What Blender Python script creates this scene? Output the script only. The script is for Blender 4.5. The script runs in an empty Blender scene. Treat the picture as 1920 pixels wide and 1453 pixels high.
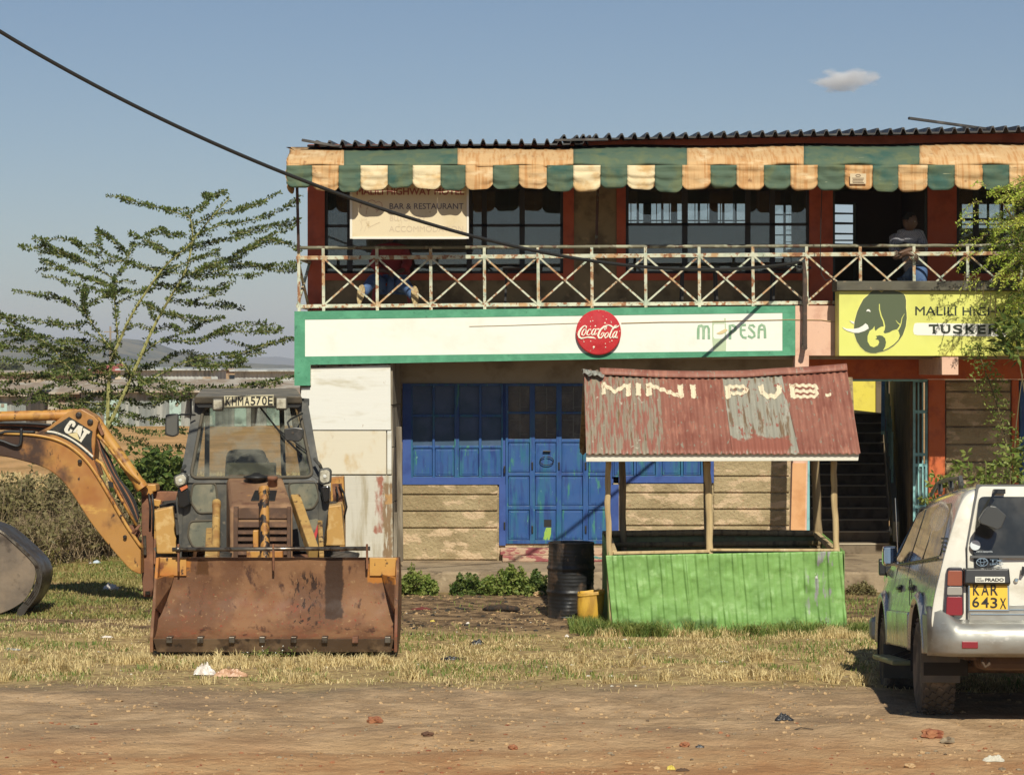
import bpy, bmesh, math, random
import numpy as np
from mathutils import Vector, Matrix, noise as mnoise
R = math.radians
random.seed(7); RNG = np.random.default_rng(7)
scene = bpy.context.scene
COL = scene.collection

# ------------------------------------------------------------ camera, sky, sun, exposure
F = 4500.0; CX = 960.0; HZ = 697.0; CH = 2.7          # focal length in photo pixels, horizon row, eye height
cam_d = bpy.data.cameras.new('camera'); cam = bpy.data.objects.new('camera', cam_d); COL.objects.link(cam)
cam.location = (0, 0, CH); cam.rotation_euler = (R(90), 0, 0)
cam_d.sensor_width = 36.0; cam_d.lens = F / 1920 * 36.0
cam_d.shift_y = -(726.5 - HZ) / 1920.0
cam_d.clip_start = 0.5; cam_d.clip_end = 40000
scene.camera = cam
SUN = Vector((0.14, -1.0, 0.85)).normalized()          # direction towards the sun
w = bpy.data.worlds.new('World'); scene.world = w; w.use_nodes = True
nt = w.node_tree; nt.nodes.clear()
sky = nt.nodes.new('ShaderNodeTexSky'); sky.sky_type = 'NISHITA'; sky.sun_disc = False
sky.sun_elevation = math.asin(SUN.z); sky.sun_rotation = math.atan2(SUN.x, SUN.y)
sky.altitude = 1500; sky.air_density = 1.15; sky.dust_density = 0.5; sky.ozone_density = 4.0
bg = nt.nodes.new('ShaderNodeBackground'); bg.inputs['Strength'].default_value = 0.066
out = nt.nodes.new('ShaderNodeOutputWorld')
tint = nt.nodes.new('ShaderNodeMix'); tint.data_type = 'RGBA'; tint.blend_type = 'MULTIPLY'; tint.inputs[0].default_value = 1.0; tint.inputs[7].default_value = (1.02, 0.985, 0.97, 1)
nt.links.new(sky.outputs[0], tint.inputs[6]); nt.links.new(tint.outputs[2], bg.inputs[0]); nt.links.new(bg.outputs[0], out.inputs[0])
sl = bpy.data.lights.new('sun', 'SUN'); sl.energy = 5.0; sl.angle = R(0.53); sl.color = (1.0, 0.945, 0.81)
so = bpy.data.objects.new('sun', sl); COL.objects.link(so); so.rotation_euler = SUN.to_track_quat('Z', 'Y').to_euler()
so.location = (3, -5, 20)
scene.view_settings.view_transform = 'Standard'; scene.view_settings.look = 'None'
scene.view_settings.gamma = 1.0; scene.view_settings.exposure = 0.0
scene.render.resolution_x = 1024; scene.render.resolution_y = 774
scene.cycles.max_bounces = 8; scene.cycles.volume_bounces = 8; scene.cycles.transparent_max_bounces = 24

# ------------------------------------------------------------ pixel helpers: real distance D, position from the photograph
def X(px, D): return (px - CX) * D / F
def Z(py, D): return CH + (HZ - py) * D / F
def P(px, py, D): return Vector((X(px, D), D, Z(py, D)))
def GD(py, z=0.0): return F * (CH - z) / (py - HZ)      # distance of a ground point seen at row py

# ------------------------------------------------------------ materials
def lin(c): return tuple(((v/255)/12.92 if v <= 10.3 else (((v/255)+0.055)/1.055)**2.4) for v in c)
def alb(r, g, b, k=1.15, sat=0.92):
    c = lin((r, g, b)); l = 0.25*c[0]+0.65*c[1]+0.10*c[2]
    return tuple(max(0.0, min(0.85, (l+(v-l)*sat)/k)) for v in c)
MATS = {}
def mat(name, col, rough=0.75, layers=(), bump=None, metal=0.0, spec=0.5, obj=False, bump2=None, trans=0.0, coat=0.0, alpha=None, rim=None, sss=None):
    """layers: (colour, scale, lo, hi[, detail[, box]]); colour laid where noise passes lo..hi;
    box = (x0,x1,z0,z1,soft,warp) in metres limits it to a region of the surface."""
    if name in MATS: return MATS[name]
    m = bpy.data.materials.new(name); m.use_nodes = True; MATS[name] = m
    t = m.node_tree; N = t.nodes; L = t.links; b = N['Principled BSDF']
    b.inputs['Roughness'].default_value = rough; b.inputs['Metallic'].default_value = metal
    b.inputs['Specular IOR Level'].default_value = spec
    if coat: b.inputs['Coat Weight'].default_value = coat; b.inputs['Coat Roughness'].default_value = 0.08
    if trans: b.inputs['Transmission Weight'].default_value = trans
    if alpha is not None: b.inputs['Alpha'].default_value = alpha
    if obj: src = N.new('ShaderNodeTexCoord').outputs['Object']
    else: src = N.new('ShaderNodeNewGeometry').outputs['Position']
    def noise(scale, detail=4, off=0.0):
        mp = N.new('ShaderNodeMapping'); L.new(src, mp.inputs[0])
        s = scale if isinstance(scale, (tuple, list)) else (scale,)*3
        mp.inputs['Scale'].default_value = s; mp.inputs['Location'].default_value = (off, off*1.7, off*0.6)
        n = N.new('ShaderNodeTexNoise'); n.inputs['Scale'].default_value = 1.0
        n.inputs['Detail'].default_value = detail; n.inputs['Roughness'].default_value = 0.6
        L.new(mp.outputs[0], n.inputs['Vector']); return n.outputs['Fac']
    def mr(v, a, c, d=0.0, e=1.0):
        n = N.new('ShaderNodeMapRange'); n.interpolation_type = 'SMOOTHSTEP'
        L.new(v, n.inputs[0]); n.inputs[1].default_value = a; n.inputs[2].default_value = c
        n.inputs[3].default_value = d; n.inputs[4].default_value = e; return n.outputs[0]
    def mth(op, a, c):
        n = N.new('ShaderNodeMath'); n.operation = op
        for i, v in enumerate((a, c)):
            if isinstance(v, (int, float)): n.inputs[i].default_value = v
            else: L.new(v, n.inputs[i])
        return n.outputs[0]
    cur = None
    if layers:
        rgb = N.new('ShaderNodeRGB'); rgb.outputs[0].default_value = (*col, 1); cur = rgb.outputs[0]
        sep = None
        for i, ly in enumerate(layers):
            c2, sc, lo, hi = ly[:4]; det = ly[4] if len(ly) > 4 else 4; bx = ly[5] if len(ly) > 5 else None
            f = mr(noise(sc, det, 3.1*i + 1.3), lo, hi)
            if bx:
                x0, x1, z0, z1, soft, warp = bx
                if sep is None:
                    sep = N.new('ShaderNodeSeparateXYZ'); L.new(src, sep.inputs[0])
                wn = mth('MULTIPLY', mth('SUBTRACT', noise(9.0, 5, 7.7*i), 0.5), warp)
                xx = mth('ADD', sep.outputs[0], wn); zz = mth('ADD', sep.outputs[2], wn)
                for v, a, d in ((xx, x0, 1), (xx, x1, -1), (zz, z0, 1), (zz, z1, -1)):
                    e = mr(v, a - soft, a + soft, 0 if d > 0 else 1, 1 if d > 0 else 0)
                    f = mth('MULTIPLY', f, e)
            mx = N.new('ShaderNodeMix'); mx.data_type = 'RGBA'
            L.new(f, mx.inputs[0]); L.new(cur, mx.inputs[6]); mx.inputs[7].default_value = (*c2, 1); cur = mx.outputs[2]
        L.new(cur, b.inputs['Base Color'])
    else: b.inputs['Base Color'].default_value = (*col, 1)
    prev = None
    for bp in (bump, bump2):
        if bp:
            bn = N.new('ShaderNodeBump'); L.new(noise(bp[0], 5, 11.0), bn.inputs['Height'])
            bn.inputs['Strength'].default_value = bp[1]; bn.inputs['Distance'].default_value = bp[2]
            if prev is not None: L.new(prev, bn.inputs['Normal'])
            prev = bn.outputs[0]
    if prev is not None: L.new(prev, b.inputs['Normal'])
    if rough < 0.9 and layers and not trans:
        L.new(mr(noise(6.0, 3, 21.0), 0.3, 0.7, max(0.03, rough-0.1), min(1, rough+0.12)), b.inputs['Roughness'])
    return m

# ------------------------------------------------------------ mesh builder
class MB:
    def __init__(s): s.v = []; s.f = []; s.m = []
    def add(s, vs, fs, m=0):
        o = len(s.v); s.v += [tuple(v) for v in vs]; s.f += [tuple(i+o for i in f) for f in fs]; s.m += [m]*len(fs); return s
    def box(s, x0, x1, y0, y1, z0, z1, m=0):
        return s.add([(x, y, z) for z in (z0, z1) for y in (y0, y1) for x in (x0, x1)],
            [(0,2,3,1),(4,5,7,6),(0,1,5,4),(2,6,7,3),(0,4,6,2),(1,3,7,5)], m)
    def pbox(s, x0, x1, y0, y1, D, th, m=0):        # from photo px rectangle at distance D, going back by th
        return s.box(X(x0, D), X(x1, D), D, D+th, Z(y1, D), Z(y0, D), m)
    def prism(s, pts, y0, y1, m=0):                  # polygon (x,z) extruded along y
        n = len(pts); a = [(p[0], y0, p[1]) for p in pts] + [(p[0], y1, p[1]) for p in pts]
        return s.add(a, [tuple(range(n)), tuple(range(2*n-1, n-1, -1))] + [(i, i+n, (i+1) % n + n, (i+1) % n) for i in range(n)], m)
    def pprism(s, pts, D, th, m=0): return s.prism([(X(a, D), Z(b, D)) for a, b in pts], D, D+th, m)
    def xprism(s, pts, x0, x1, m=0):                 # polygon (y,z) extruded along x
        n = len(pts); a = [(x0, p[0], p[1]) for p in pts] + [(x1, p[0], p[1]) for p in pts]
        return s.add(a, [tuple(range(n)), tuple(range(2*n-1, n-1, -1))] + [(i, i+n, (i+1) % n + n, (i+1) % n) for i in range(n)], m)
    def tube(s, pts, r, n=8, m=0, cap=True):
        pts = [Vector(p) for p in pts]; k = len(pts); rr = r if isinstance(r, (list, tuple)) else [r]*k
        vs = []; up = None
        for i, p in enumerate(pts):
            d = (pts[min(i+1, k-1)] - pts[max(i-1, 0)])
            if d.length < 1e-9: d = Vector((0, 0, 1))
            d.normalize()
            if up is None: up = Vector((0, 0, 1)) if abs(d.z) < 0.9 else Vector((1, 0, 0))
            a = d.cross(up).normalized(); u = a.cross(d).normalized(); up = u
            for j in range(n):
                t = 2*math.pi*j/n; vs.append(p + (a*math.cos(t) + u*math.sin(t))*rr[i])
        fs = [(i*n+j, i*n+(j+1) % n, (i+1)*n+(j+1) % n, (i+1)*n+j) for i in range(k-1) for j in range(n)]
        if cap: fs += [tuple(range(n-1, -1, -1)), tuple(range((k-1)*n, k*n))]
        return s.add(vs, fs, m)
    def bar(s, p, q, w, h, m=0, up=(0, 0, 1)):       # rectangular bar between p and q
        p = Vector(p); q = Vector(q); d = (q-p).normalized(); up = Vector(up)
        if abs(d.dot(up)) > 0.98: up = Vector((0, 1, 0))
        a = d.cross(up).normalized()*w/2; u = a.cross(d).normalized()*h/2
        vs = [e + i*a + j*u for e in (p, q) for i, j in ((-1,-1),(1,-1),(1,1),(-1,1))]
        return s.add(vs, [(3,2,1,0),(4,5,6,7),(0,1,5,4),(1,2,6,5),(2,3,7,6),(3,0,4,7)], m)
    def lathe(s, prof, c, n=24, m=0, axis='z'):
        vs = []
        for r, z in prof:
            for j in range(n):
                t = 2*math.pi*j/n; a, b_ = r*math.cos(t), r*math.sin(t)
                vs.append({'z': (c[0]+a, c[1]+b_, c[2]+z), 'y': (c[0]+a, c[1]+z, c[2]+b_), 'x': (c[0]+z, c[1]+a, c[2]+b_)}[axis])
        k = len(prof); fs = [(i*n+j, i*n+(j+1) % n, (i+1)*n+(j+1) % n, (i+1)*n+j) for i in range(k-1) for j in range(n)]
        if prof[0][0] > 1e-4: fs.append(tuple(range(n-1, -1, -1)))
        if prof[-1][0] > 1e-4: fs.append(tuple(range((k-1)*n, k*n)))
        return s.add(vs, fs, m)
    def grid(s, fn, nu, nv, m=0, closed=False):      # fn(u,v) in 0..1
        vs = [fn(i/nu, j/nv) for j in range(nv+1) for i in range(nu+1)]
        fs = [(j*(nu+1)+i, j*(nu+1)+i+1, (j+1)*(nu+1)+i+1, (j+1)*(nu+1)+i) for j in range(nv) for i in range(nu)]
        return s.add(vs, fs, m)
    def blob(s, c, r, seed=0, amp=0.25, m=0, sub=2):
        bm = bmesh.new(); bmesh.ops.create_icosphere(bm, subdivisions=sub, radius=1.0)
        rr = r if isinstance(r, (tuple, list)) else (r, r, r); vs = []
        for v in bm.verts:
            k = 1 + amp*mnoise.noise(v.co*1.7 + Vector((seed*3.3, seed, -seed)))
            vs.append((c[0]+v.co.x*rr[0]*k, c[1]+v.co.y*rr[1]*k, c[2]+v.co.z*rr[2]*k))
        fs = [tuple(v.index for v in f.verts) for f in bm.faces]; bm.free(); return s.add(vs, fs, m)
    def text(s, txt, fn, x0, x1, z0, z1, th=0.003, bold=0.0, m=0, shear=0.0):
        """letters fitted into a box; fn(x, z, t) gives the 3-D point, t = height above the surface"""
        cu = bpy.data.curves.new('txt', 'FONT'); cu.body = txt; cu.size = 1.0; cu.offset = bold; cu.extrude = 0.5; cu.shear = shear
        cu.resolution_u = 4
        ob = bpy.data.objects.new('txt', cu); COL.objects.link(ob)
        dg = bpy.context.evaluated_depsgraph_get(); dg.update()
        me = bpy.data.meshes.new_from_object(ob.evaluated_get(dg))
        vs = np.array([v.co[:] for v in me.vertices]); a = vs.min(0); b_ = vs.max(0)
        out_ = [fn(x0 + (q[0]-a[0])/(b_[0]-a[0])*(x1-x0), z0 + (q[1]-a[1])/(b_[1]-a[1])*(z1-z0), th*(1 if q[2] > 0 else -0.2)) for q in vs]
        fs = [tuple(p.vertices) for p in me.polygons]
        bpy.data.objects.remove(ob); bpy.data.curves.remove(cu); bpy.data.meshes.remove(me)
        return s.add(out_, fs, m)
    def ptext(s, txt, x0, x1, y0, y1, D, th=0.003, bold=0.0, m=0, slope=0.0, shear=0.0):
        def fn(x, z, t): return (X(x, D), D - t, Z(-z + slope*(x-x0), D))
        if bold <= 0: return s.text(txt, fn, x0, x1, -y1, -y0, th, 0.0, m, shear)
        e = bold*(y1-y0)*1.1
        for i, (a, b_) in enumerate(((0, 0), (-e, 0), (e, 0), (0, e), (0, -e))):
            s.text(txt, fn, x0+e+a, x1-e+a, -y1+e+b_, -y0-e+b_, th+0.0003*i, 0.0, m, shear)
        return s
    def stroke(s, pts, w, fn, m=0, th=0.003, close=False):  # flat ribbon through (a,b) points; fn(a,b,t) -> 3-D
        s.ks = getattr(s, 'ks', 0) + 1; th += 0.00025*(s.ks % 9)
        k = len(pts); ww = w if isinstance(w, (list, tuple)) else [w]*k; q = [Vector(p) for p in pts]; Lf = []
        for i in range(k):
            d = q[min(i+1, k-1)] - q[max(i-1, 0)]; d.normalize(); nn = Vector((-d.y, d.x)); Lf.append((q[i]+nn*ww[i]/2, q[i]-nn*ww[i]/2))
        vs = []
        for a, b_ in Lf: vs += [fn(a.x, a.y, th), fn(b_.x, b_.y, th), fn(a.x, a.y, -0.2*th), fn(b_.x, b_.y, -0.2*th)]
        fs = []
        for i in range(k-1):
            o = 4*i; fs += [(o, o+4, o+5, o+1), (o+2, o+3, o+7, o+6), (o, o+2, o+6, o+4), (o+1, o+5, o+7, o+3)]
        fs += [(0, 1, 3, 2), (4*k-4, 4*k-2, 4*k-1, 4*k-3)]
        return s.add(vs, fs, m)
    def pstroke(s, pts, w, D, m=0, th=0.003):
        return s.stroke(pts, w, lambda a, b_, t: (X(a, D), D-t, Z(b_, D)), m, th)
    def build(s, name, mats, parent=None, smooth=False, bevel=0.0, local=False, base=None, sub=0, solid=0, norm=True, tags=None):
        me = bpy.data.meshes.new(name)
        if local: off = Vector((0, 0, 0))
        elif parent is not None: off = BASE[parent.name]
        else:
            a = np.array(s.v); off = Vector(base) if base else Vector(((a[:, 0].min()+a[:, 0].max())/2, (a[:, 1].min()+a[:, 1].max())/2, a[:, 2].min()))
        me.from_pydata([(v[0]-off.x, v[1]-off.y, v[2]-off.z) for v in s.v], [], s.f)
        if not isinstance(mats, (list, tuple)): mats = [mats]
        for m_ in mats: me.materials.append(m_)
        me.polygons.foreach_set('material_index', s.m)
        if norm:
            bm = bmesh.new(); bm.from_mesh(me); bmesh.ops.recalc_face_normals(bm, faces=bm.faces); bm.to_mesh(me); bm.free()
        if smooth: me.polygons.foreach_set('use_smooth', [True]*len(me.polygons))
        me.update()
        o = bpy.data.objects.new(name, me); COL.objects.link(o)
        if parent is not None: o.parent = parent
        elif not local: o.location = off
        BASE[o.name] = off
        if solid: md = o.modifiers.new('s', 'SOLIDIFY'); md.thickness = solid; md.offset = 0
        if bevel: md = o.modifiers.new('b', 'BEVEL'); md.width = bevel; md.segments = 2; md.limit_method = 'ANGLE'; md.angle_limit = R(40)
        if sub: md = o.modifiers.new('u', 'SUBSURF'); md.levels = sub; md.render_levels = sub
        if smooth == 'auto' or (smooth and bevel):
            pass
        if tags: tag(o, *tags)
        return o
BASE = {}
def smooth_by_angle(o, ang=35):
    me = o.data; bm = bmesh.new(); bm.from_mesh(me)
    for f in bm.faces: f.smooth = True
    for e in bm.edges:
        if len(e.link_faces) == 2 and e.calc_face_angle(0) > R(ang): e.smooth = False
    bm.to_mesh(me); bm.free(); return o
def tag(o, label=None, cat=None, group=None, kind=None):
    if label: o['label'] = label
    if cat: o['category'] = cat
    if group: o['group'] = group
    if kind: o['kind'] = kind
    return o
def thing(name, loc, label, cat, group=None, rot=(0, 0, 0)):
    o = bpy.data.objects.new(name, None); COL.objects.link(o); o.location = loc; o.rotation_euler = rot
    o.empty_display_size = 0.3
    BASE[o.name] = Vector(loc); return tag(o, label, cat, group)
def srgb(*c): return lin(c)
# ------------------------------------------------------------ ground, hills, far things
def gz(x, y):
    z = 0.0
    if y < 40: z += 0.035*mnoise.noise(Vector((x*0.45, y*0.7, 3))) + 0.016*mnoise.noise(Vector((x*2.1, y*2.6, 9)))
    if y < 26: z += 0.007*mnoise.noise(Vector((x*7, y*9, 1)))
    z *= max(0.0, min(1.0, (29.2-y)/1.0)) if y < 30 else (0.0 if y < 31 else min(1, y-31))
    z += -0.245*math.exp(-((x-4.3)/1.25)**2 - ((y-21.75)/0.95)**2)
    if y < 21: z += -.022*math.exp(-((y-17.3-.15*math.sin(x*.5))/.16)**2)-.020*math.exp(-((y-18.9-.2*math.sin(x*.4+1))/.17)**2)+.014*math.exp(-((y-18.1-.2*math.sin(x*.45))/.3)**2)-.015*math.exp(-((y-19.7-.15*math.sin(x*.6+2))/.12)**2)
    z -= 0.035*math.exp(-((x+2.3)/1.9)**4-((y-23.0)/1.0)**4) + 0.03*math.exp(-((x-2.2)/1.9)**4-((y-24.8)/0.5)**4)
    z += 0.03*math.exp(-((y-20.2)/0.5)**2)*(0.5+mnoise.noise(Vector((x*0.6, 4, 2))))
    return z
def axis(a, b, st, far, k=1.35, lo=True, hi=True):
    v = list(np.arange(a, b+1e-6, st)); s = st; p = a; q = b; left = []; right = []
    while lo and p > -far: s *= k; p -= s; left.append(p)
    s = st
    while hi and q < far: s *= k; q += s; right.append(q)
    return left[::-1] + v + right
xs = axis(-6.5, 6.5, 0.07, 8600); ys = axis(14.5, 30, 0.07, 8000, lo=False); ys = [-1100, -500, -100, -30, -5, 5, 10, 12, 13.5] + ys
g = MB(); nx = len(xs)
g.v = [(x, y, gz(x, y) if abs(x) < 30 and 5 < y < 80 else 0.0) for y in ys for x in xs]
g.f = [(j*nx+i, j*nx+i+1, (j+1)*nx+i+1, (j+1)*nx+i) for j in range(len(ys)-1) for i in range(nx-1)]; g.m = [0]*len(g.f)
_alb = alb
def ground_mat():
    alb = lambda r, g, b: _alb(r, g, b, 0.92)
    m = bpy.data.materials.new('ground_soil'); m.use_nodes = True; t = m.node_tree; N = t.nodes; L = t.links; b = N['Principled BSDF']
    b.inputs['Roughness'].default_value = 0.95; b.inputs['Specular IOR Level'].default_value = 0.15
    geo = N.new('ShaderNodeNewGeometry'); src = geo.outputs['Position']; sep = N.new('ShaderNodeSeparateXYZ'); L.new(src, sep.inputs[0])
    def noise(sc, det=5, off=0, rough=0.6):
        mp = N.new('ShaderNodeMapping'); L.new(src, mp.inputs[0]); mp.inputs['Scale'].default_value = sc if isinstance(sc, tuple) else (sc,)*3
        mp.inputs['Location'].default_value = (off, off, off)
        n = N.new('ShaderNodeTexNoise'); n.inputs['Scale'].default_value = 1; n.inputs['Detail'].default_value = det; n.inputs['Roughness'].default_value = rough
        L.new(mp.outputs[0], n.inputs['Vector']); return n.outputs['Fac']
    def mr(v, a, c, d=0., e=1.):
        n = N.new('ShaderNodeMapRange'); n.interpolation_type = 'SMOOTHSTEP'; L.new(v, n.inputs[0])
        for i, q in enumerate((a, c, d, e)): n.inputs[i+1].default_value = q
        return n.outputs[0]
    def mth(op, a, c):
        n = N.new('ShaderNodeMath'); n.operation = op
        for i, v in enumerate((a, c)):
            if isinstance(v, (int, float)): n.inputs[i].default_value = v
            else: L.new(v, n.inputs[i])
        return n.outputs[0]
    def mix(f, a, c):
        n = N.new('ShaderNodeMix'); n.data_type = 'RGBA'
        if isinstance(f, float): n.inputs[0].default_value = f
        else: L.new(f, n.inputs[0])
        for k, v in ((6, a), (7, c)):
            if isinstance(v, tuple): n.inputs[k].default_value = (*v, 1)
            else: L.new(v, n.inputs[k])
        return n.outputs[2]
    yw = mth('ADD', sep.outputs[1], mth('MULTIPLY', mth('SUBTRACT', noise((0.8, 1.2, 1), 8, 2, 0.65), 0.5), 2.4))
    road = mix(mr(noise(2.4, 9, 5), 0.38, 0.66), alb(162, 132, 96), alb(192, 160, 120))
    road = mix(mr(noise((0.5, 0.9, 1), 7, 15, 0.7), 0.45, 0.70), road, alb(136, 112, 86))
    road = mix(mr(noise(60, 2, 8), 0.68, 0.76), road, alb(196, 164, 120))
    road = mix(mr(noise(42, 2, 18), 0.66, 0.74), road, alb(104, 82, 58))
    road = mix(mr(sep.outputs[1], 18.6, 16.2), road, mix(mr(noise(1.4, 8, 71), 0.35, 0.65), alb(168, 122, 78), alb(186, 148, 102)))
    edge = mr(yw, 19.6, 20.3)                                      # darker, patchy shoulder of the track
    road = mix(mth('MULTIPLY', mth('MULTIPLY', edge, mr(noise((0.9, 1.2, 1), 8, 25), 0.35, 0.6)), 0.75), road, alb(112, 98, 78))
    soil = mix(mr(noise(3.2, 9, 30), 0.35, 0.65), alb(124, 100, 66), alb(174, 146, 98))
    soil = mix(mr(noise(16, 5, 33), 0.45, 0.62), soil, alb(176, 154, 100))
    dark = mix(mr(noise(4.5, 9, 40), 0.35, 0.65), alb(74, 58, 42), alb(150, 122, 88))
    dark = mix(mr(noise(38, 3, 44), 0.62, 0.70), dark, alb(190, 168, 135))
    c = mix(mr(yw, 20.2, 20.9), road, soil)
    c = mix(mr(yw, 24.3, 25.6), c, dark)
    far = mix(mr(noise((0.5, 0.25, 1), 9, 50, 0.75), 0.35, 0.65), alb(160, 124, 72), alb(200, 154, 98))
    near_green = mix(mr(noise((1.6, 0.9, 1), 9, 55, 0.7), 0.40, 0.60), alb(160, 130, 82), alb(112, 108, 48))
    c = mix(mr(yw, 28.6, 30.5), c, near_green)
    c = mix(mr(yw, 36, 44), c, far)
    L.new(c, b.inputs['Base Color'])
    b1 = N.new('ShaderNodeBump'); L.new(noise(30, 6, 60), b1.inputs['Height']); b1.inputs['Strength'].default_value = 0.7; b1.inputs['Distance'].default_value = 0.02
    b2 = N.new('ShaderNodeBump'); L.new(noise(6, 8, 66), b2.inputs['Height']); b2.inputs['Strength'].default_value = 0.8; b2.inputs['Distance'].default_value = 0.07
    L.new(b1.outputs[0], b2.inputs['Normal']); L.new(b2.outputs[0], b.inputs['Normal'])
    return m
go = g.build('ground', ground_mat(), base=(0, 0, 0), smooth=True, norm=False); tag(go, kind='structure')

# hills: a low far ridge, a nearer one on the left
def ridge(name, D, x0, x1, prof, col, depth, seed, rough_=0.02):
    hb = MB()
    def fn(u, v):
        px = x0 + (x1-x0)*u
        k = [p for p in prof]; h = np.interp(px, [p[0] for p in k], [p[1] for p in k])
        top = (HZ - h)*D/F + CH
        n = mnoise.fractal(Vector((u*24, v*3, seed)), 1.0, 2.0, 5)
        e = math.sin(math.pi*v)
        z = top*e*(1+0.10*n) - (0.5 if v in (0, 1) else 0)
        return (X(px, D), D + (v-0.5)*depth, z)
    hb.grid(fn, 260, 16)
    o = hb.build(name, col, base=(X((x0+x1)/2, D), D, 0), smooth=True, norm=False); tag(o, kind='structure'); return o
hillm = mat('hill_scrub', alb(86, 90, 62), 1.0, [(alb(120, 112, 76), 0.012, 0.4, 0.62), (alb(52, 60, 38), 0.03, 0.5, 0.6)], spec=0.1)
hillm2 = mat('far_hill_scrub', alb(80, 88, 66), 1.0, [(alb(110, 108, 80), 0.004, 0.4, 0.62)], spec=0.1)
ridge('hills', 7200, -900, 2900, [(-900, 640), (0, 655), (300, 668), (440, 672), (520, 668), (560, 676), (900, 672), (1500, 660), (2200, 650), (2900, 660)], hillm2, 2600, 1)
ridge('hills', 3000, -900, 620, [(-900, 600), (-200, 618), (0, 628), (120, 640), (250, 636), (330, 658), (420, 678), (620, 690)], hillm, 900, 5)

# far bushes and trees on the plain
def leaf_cards(mb, c, r, n, s, seed, flat=1.0, m=0, shell=0.35, nm=1):
    rg = np.random.default_rng(seed)
    for i in range(n):
        d = rg.normal(size=3); d /= np.linalg.norm(d); k = rg.uniform(shell, 1)**0.6
        k *= 1 + 0.35*mnoise.noise(Vector(d)*2.3 + Vector((seed, 0, 0)))
        p = (c[0]+d[0]*r[0]*k, c[1]+d[1]*r[1]*k, c[2]+d[2]*r[2]*k)
        a = rg.normal(size=3); a /= np.linalg.norm(a); b_ = np.cross(a, rg.normal(size=3)); b_ /= np.linalg.norm(b_)
        ss = s*rg.uniform(0.6, 1.3); a = a*ss; b_ = b_*ss*0.55
        mb.add([(p[0]-a[0], p[1]-a[1], p[2]-a[2]), (p[0]+b_[0], p[1]+b_[1], p[2]+b_[2]), (p[0]+a[0], p[1]+a[1], p[2]+a[2]), (p[0]-b_[0], p[1]-b_[1], p[2]-b_[2])], [(0, 1, 2, 3)], m if nm == 1 else int(rg.integers(nm)))
far_leaf = mat('far_foliage', alb(58, 66, 38), 0.9, [(alb(96, 98, 50), 0.9, 0.4, 0.6)], spec=0.2)
far_bark = mat('far_bark', alb(92, 78, 60), 0.9)
def far_tree(px, py0, py1, wpx, D, label, sd):
    base = Vector((X(px, D), D, 0)); z1 = Z(py0, D); z0 = max(0.3, Z(py1, D)); r = wpx/2*D/F
    t = thing('distant_tree', base, label, 'tree', 'trees on the plain beyond the sheds')
    c = MB(); h = (z1-z0)/2
    for k in range(5):
        a = k*2.4+sd; leaf_cards(c, (base.x+math.cos(a)*r*0.5, D+math.sin(a)*r*0.5, z0+h*(0.8+0.45*math.sin(k*1.9+sd))), (r*0.55, r*0.55, h*0.62), 420, r*0.11, sd*10+k)
    c.build('crown', far_leaf, t, norm=False)
    b_ = MB(); b_.tube([(base.x, D, -0.1), (base.x+0.1, D, z0), (base.x, D, z0+h)], [r*0.09, r*0.06, r*0.03], 6)
    b_.build('trunk', far_bark, t)
far_tree(107, 668, 705, 42, 330, 'small round dark tree above the left shed roof', 1)
far_tree(135, 650, 704, 40, 300, 'taller slender tree beside the small round dark one, behind the left shed', 2)
far_tree(372, 648, 716, 52, 190, 'loose tree rising behind the sheds left of the backhoe cab roof', 3)
far_tree(468, 684, 712, 62, 240, 'wide low olive tree just above the backhoe cab roof', 4)
far_tree(20, 676, 706, 60, 360, 'low spreading tree at the far left edge behind the sheds', 5)
# telegraph poles far off
pm = mat('grey_pole_wood', alb(150, 138, 118), 0.9)
for px, y0, D, lb in ((207, 612, 260, 'thin pole behind the red roofed house'), (437, 676, 420, 'short pole left of the wide low olive tree'), (151, 690, 500, 'tiny pole in front of the left hill')):
    b_ = MB(); b_.tube([(X(px, D), D, -0.2), (X(px, D), D, Z(y0, D))], [0.16, 0.11], 6); b_.bar((X(px, D)-0.7, D, Z(y0, D)-0.6), (X(px, D)+0.7, D, Z(y0, D)-0.6), 0.12, 0.12)
    b_.build('utility_pole', pm, tags=(lb, 'pole', 'distant poles'))

# ---- corrugated sheds beyond the field
tin = [mat('tin_blue_grey', alb(128, 134, 130), 0.65, [(alb(168, 170, 162), (1.4, 1, 0.25), 0.45, 0.6), (alb(120, 88, 62), (2.5, 1, 0.5), 0.6, 0.72)]),
       mat('tin_pale', alb(186, 190, 186), 0.6, [(alb(150, 152, 148), (1.6, 1, 0.2), 0.45, 0.6)]),
       mat('tin_rusty', alb(158, 138, 114), 0.75, [(alb(186, 176, 158), (1.2, 1, 0.4), 0.45, 0.6)])]
paint_teal = mat('pale_teal_paint', alb(170, 196, 186), 0.7, [(alb(140, 160, 150), 3, 0.5, 0.65)])
def corr(mb, x0, x1, y, z0, z1, pitch, amp, m=0, yd=None):
    n = max(8, int((x1-x0)/pitch*4)); 
    mb.grid(lambda u, v: (x0+(x1-x0)*u, y + amp*math.sin(2*math.pi*(x1-x0)*u/pitch), z0+(z1-z0)*v), n, 1, m)
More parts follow.
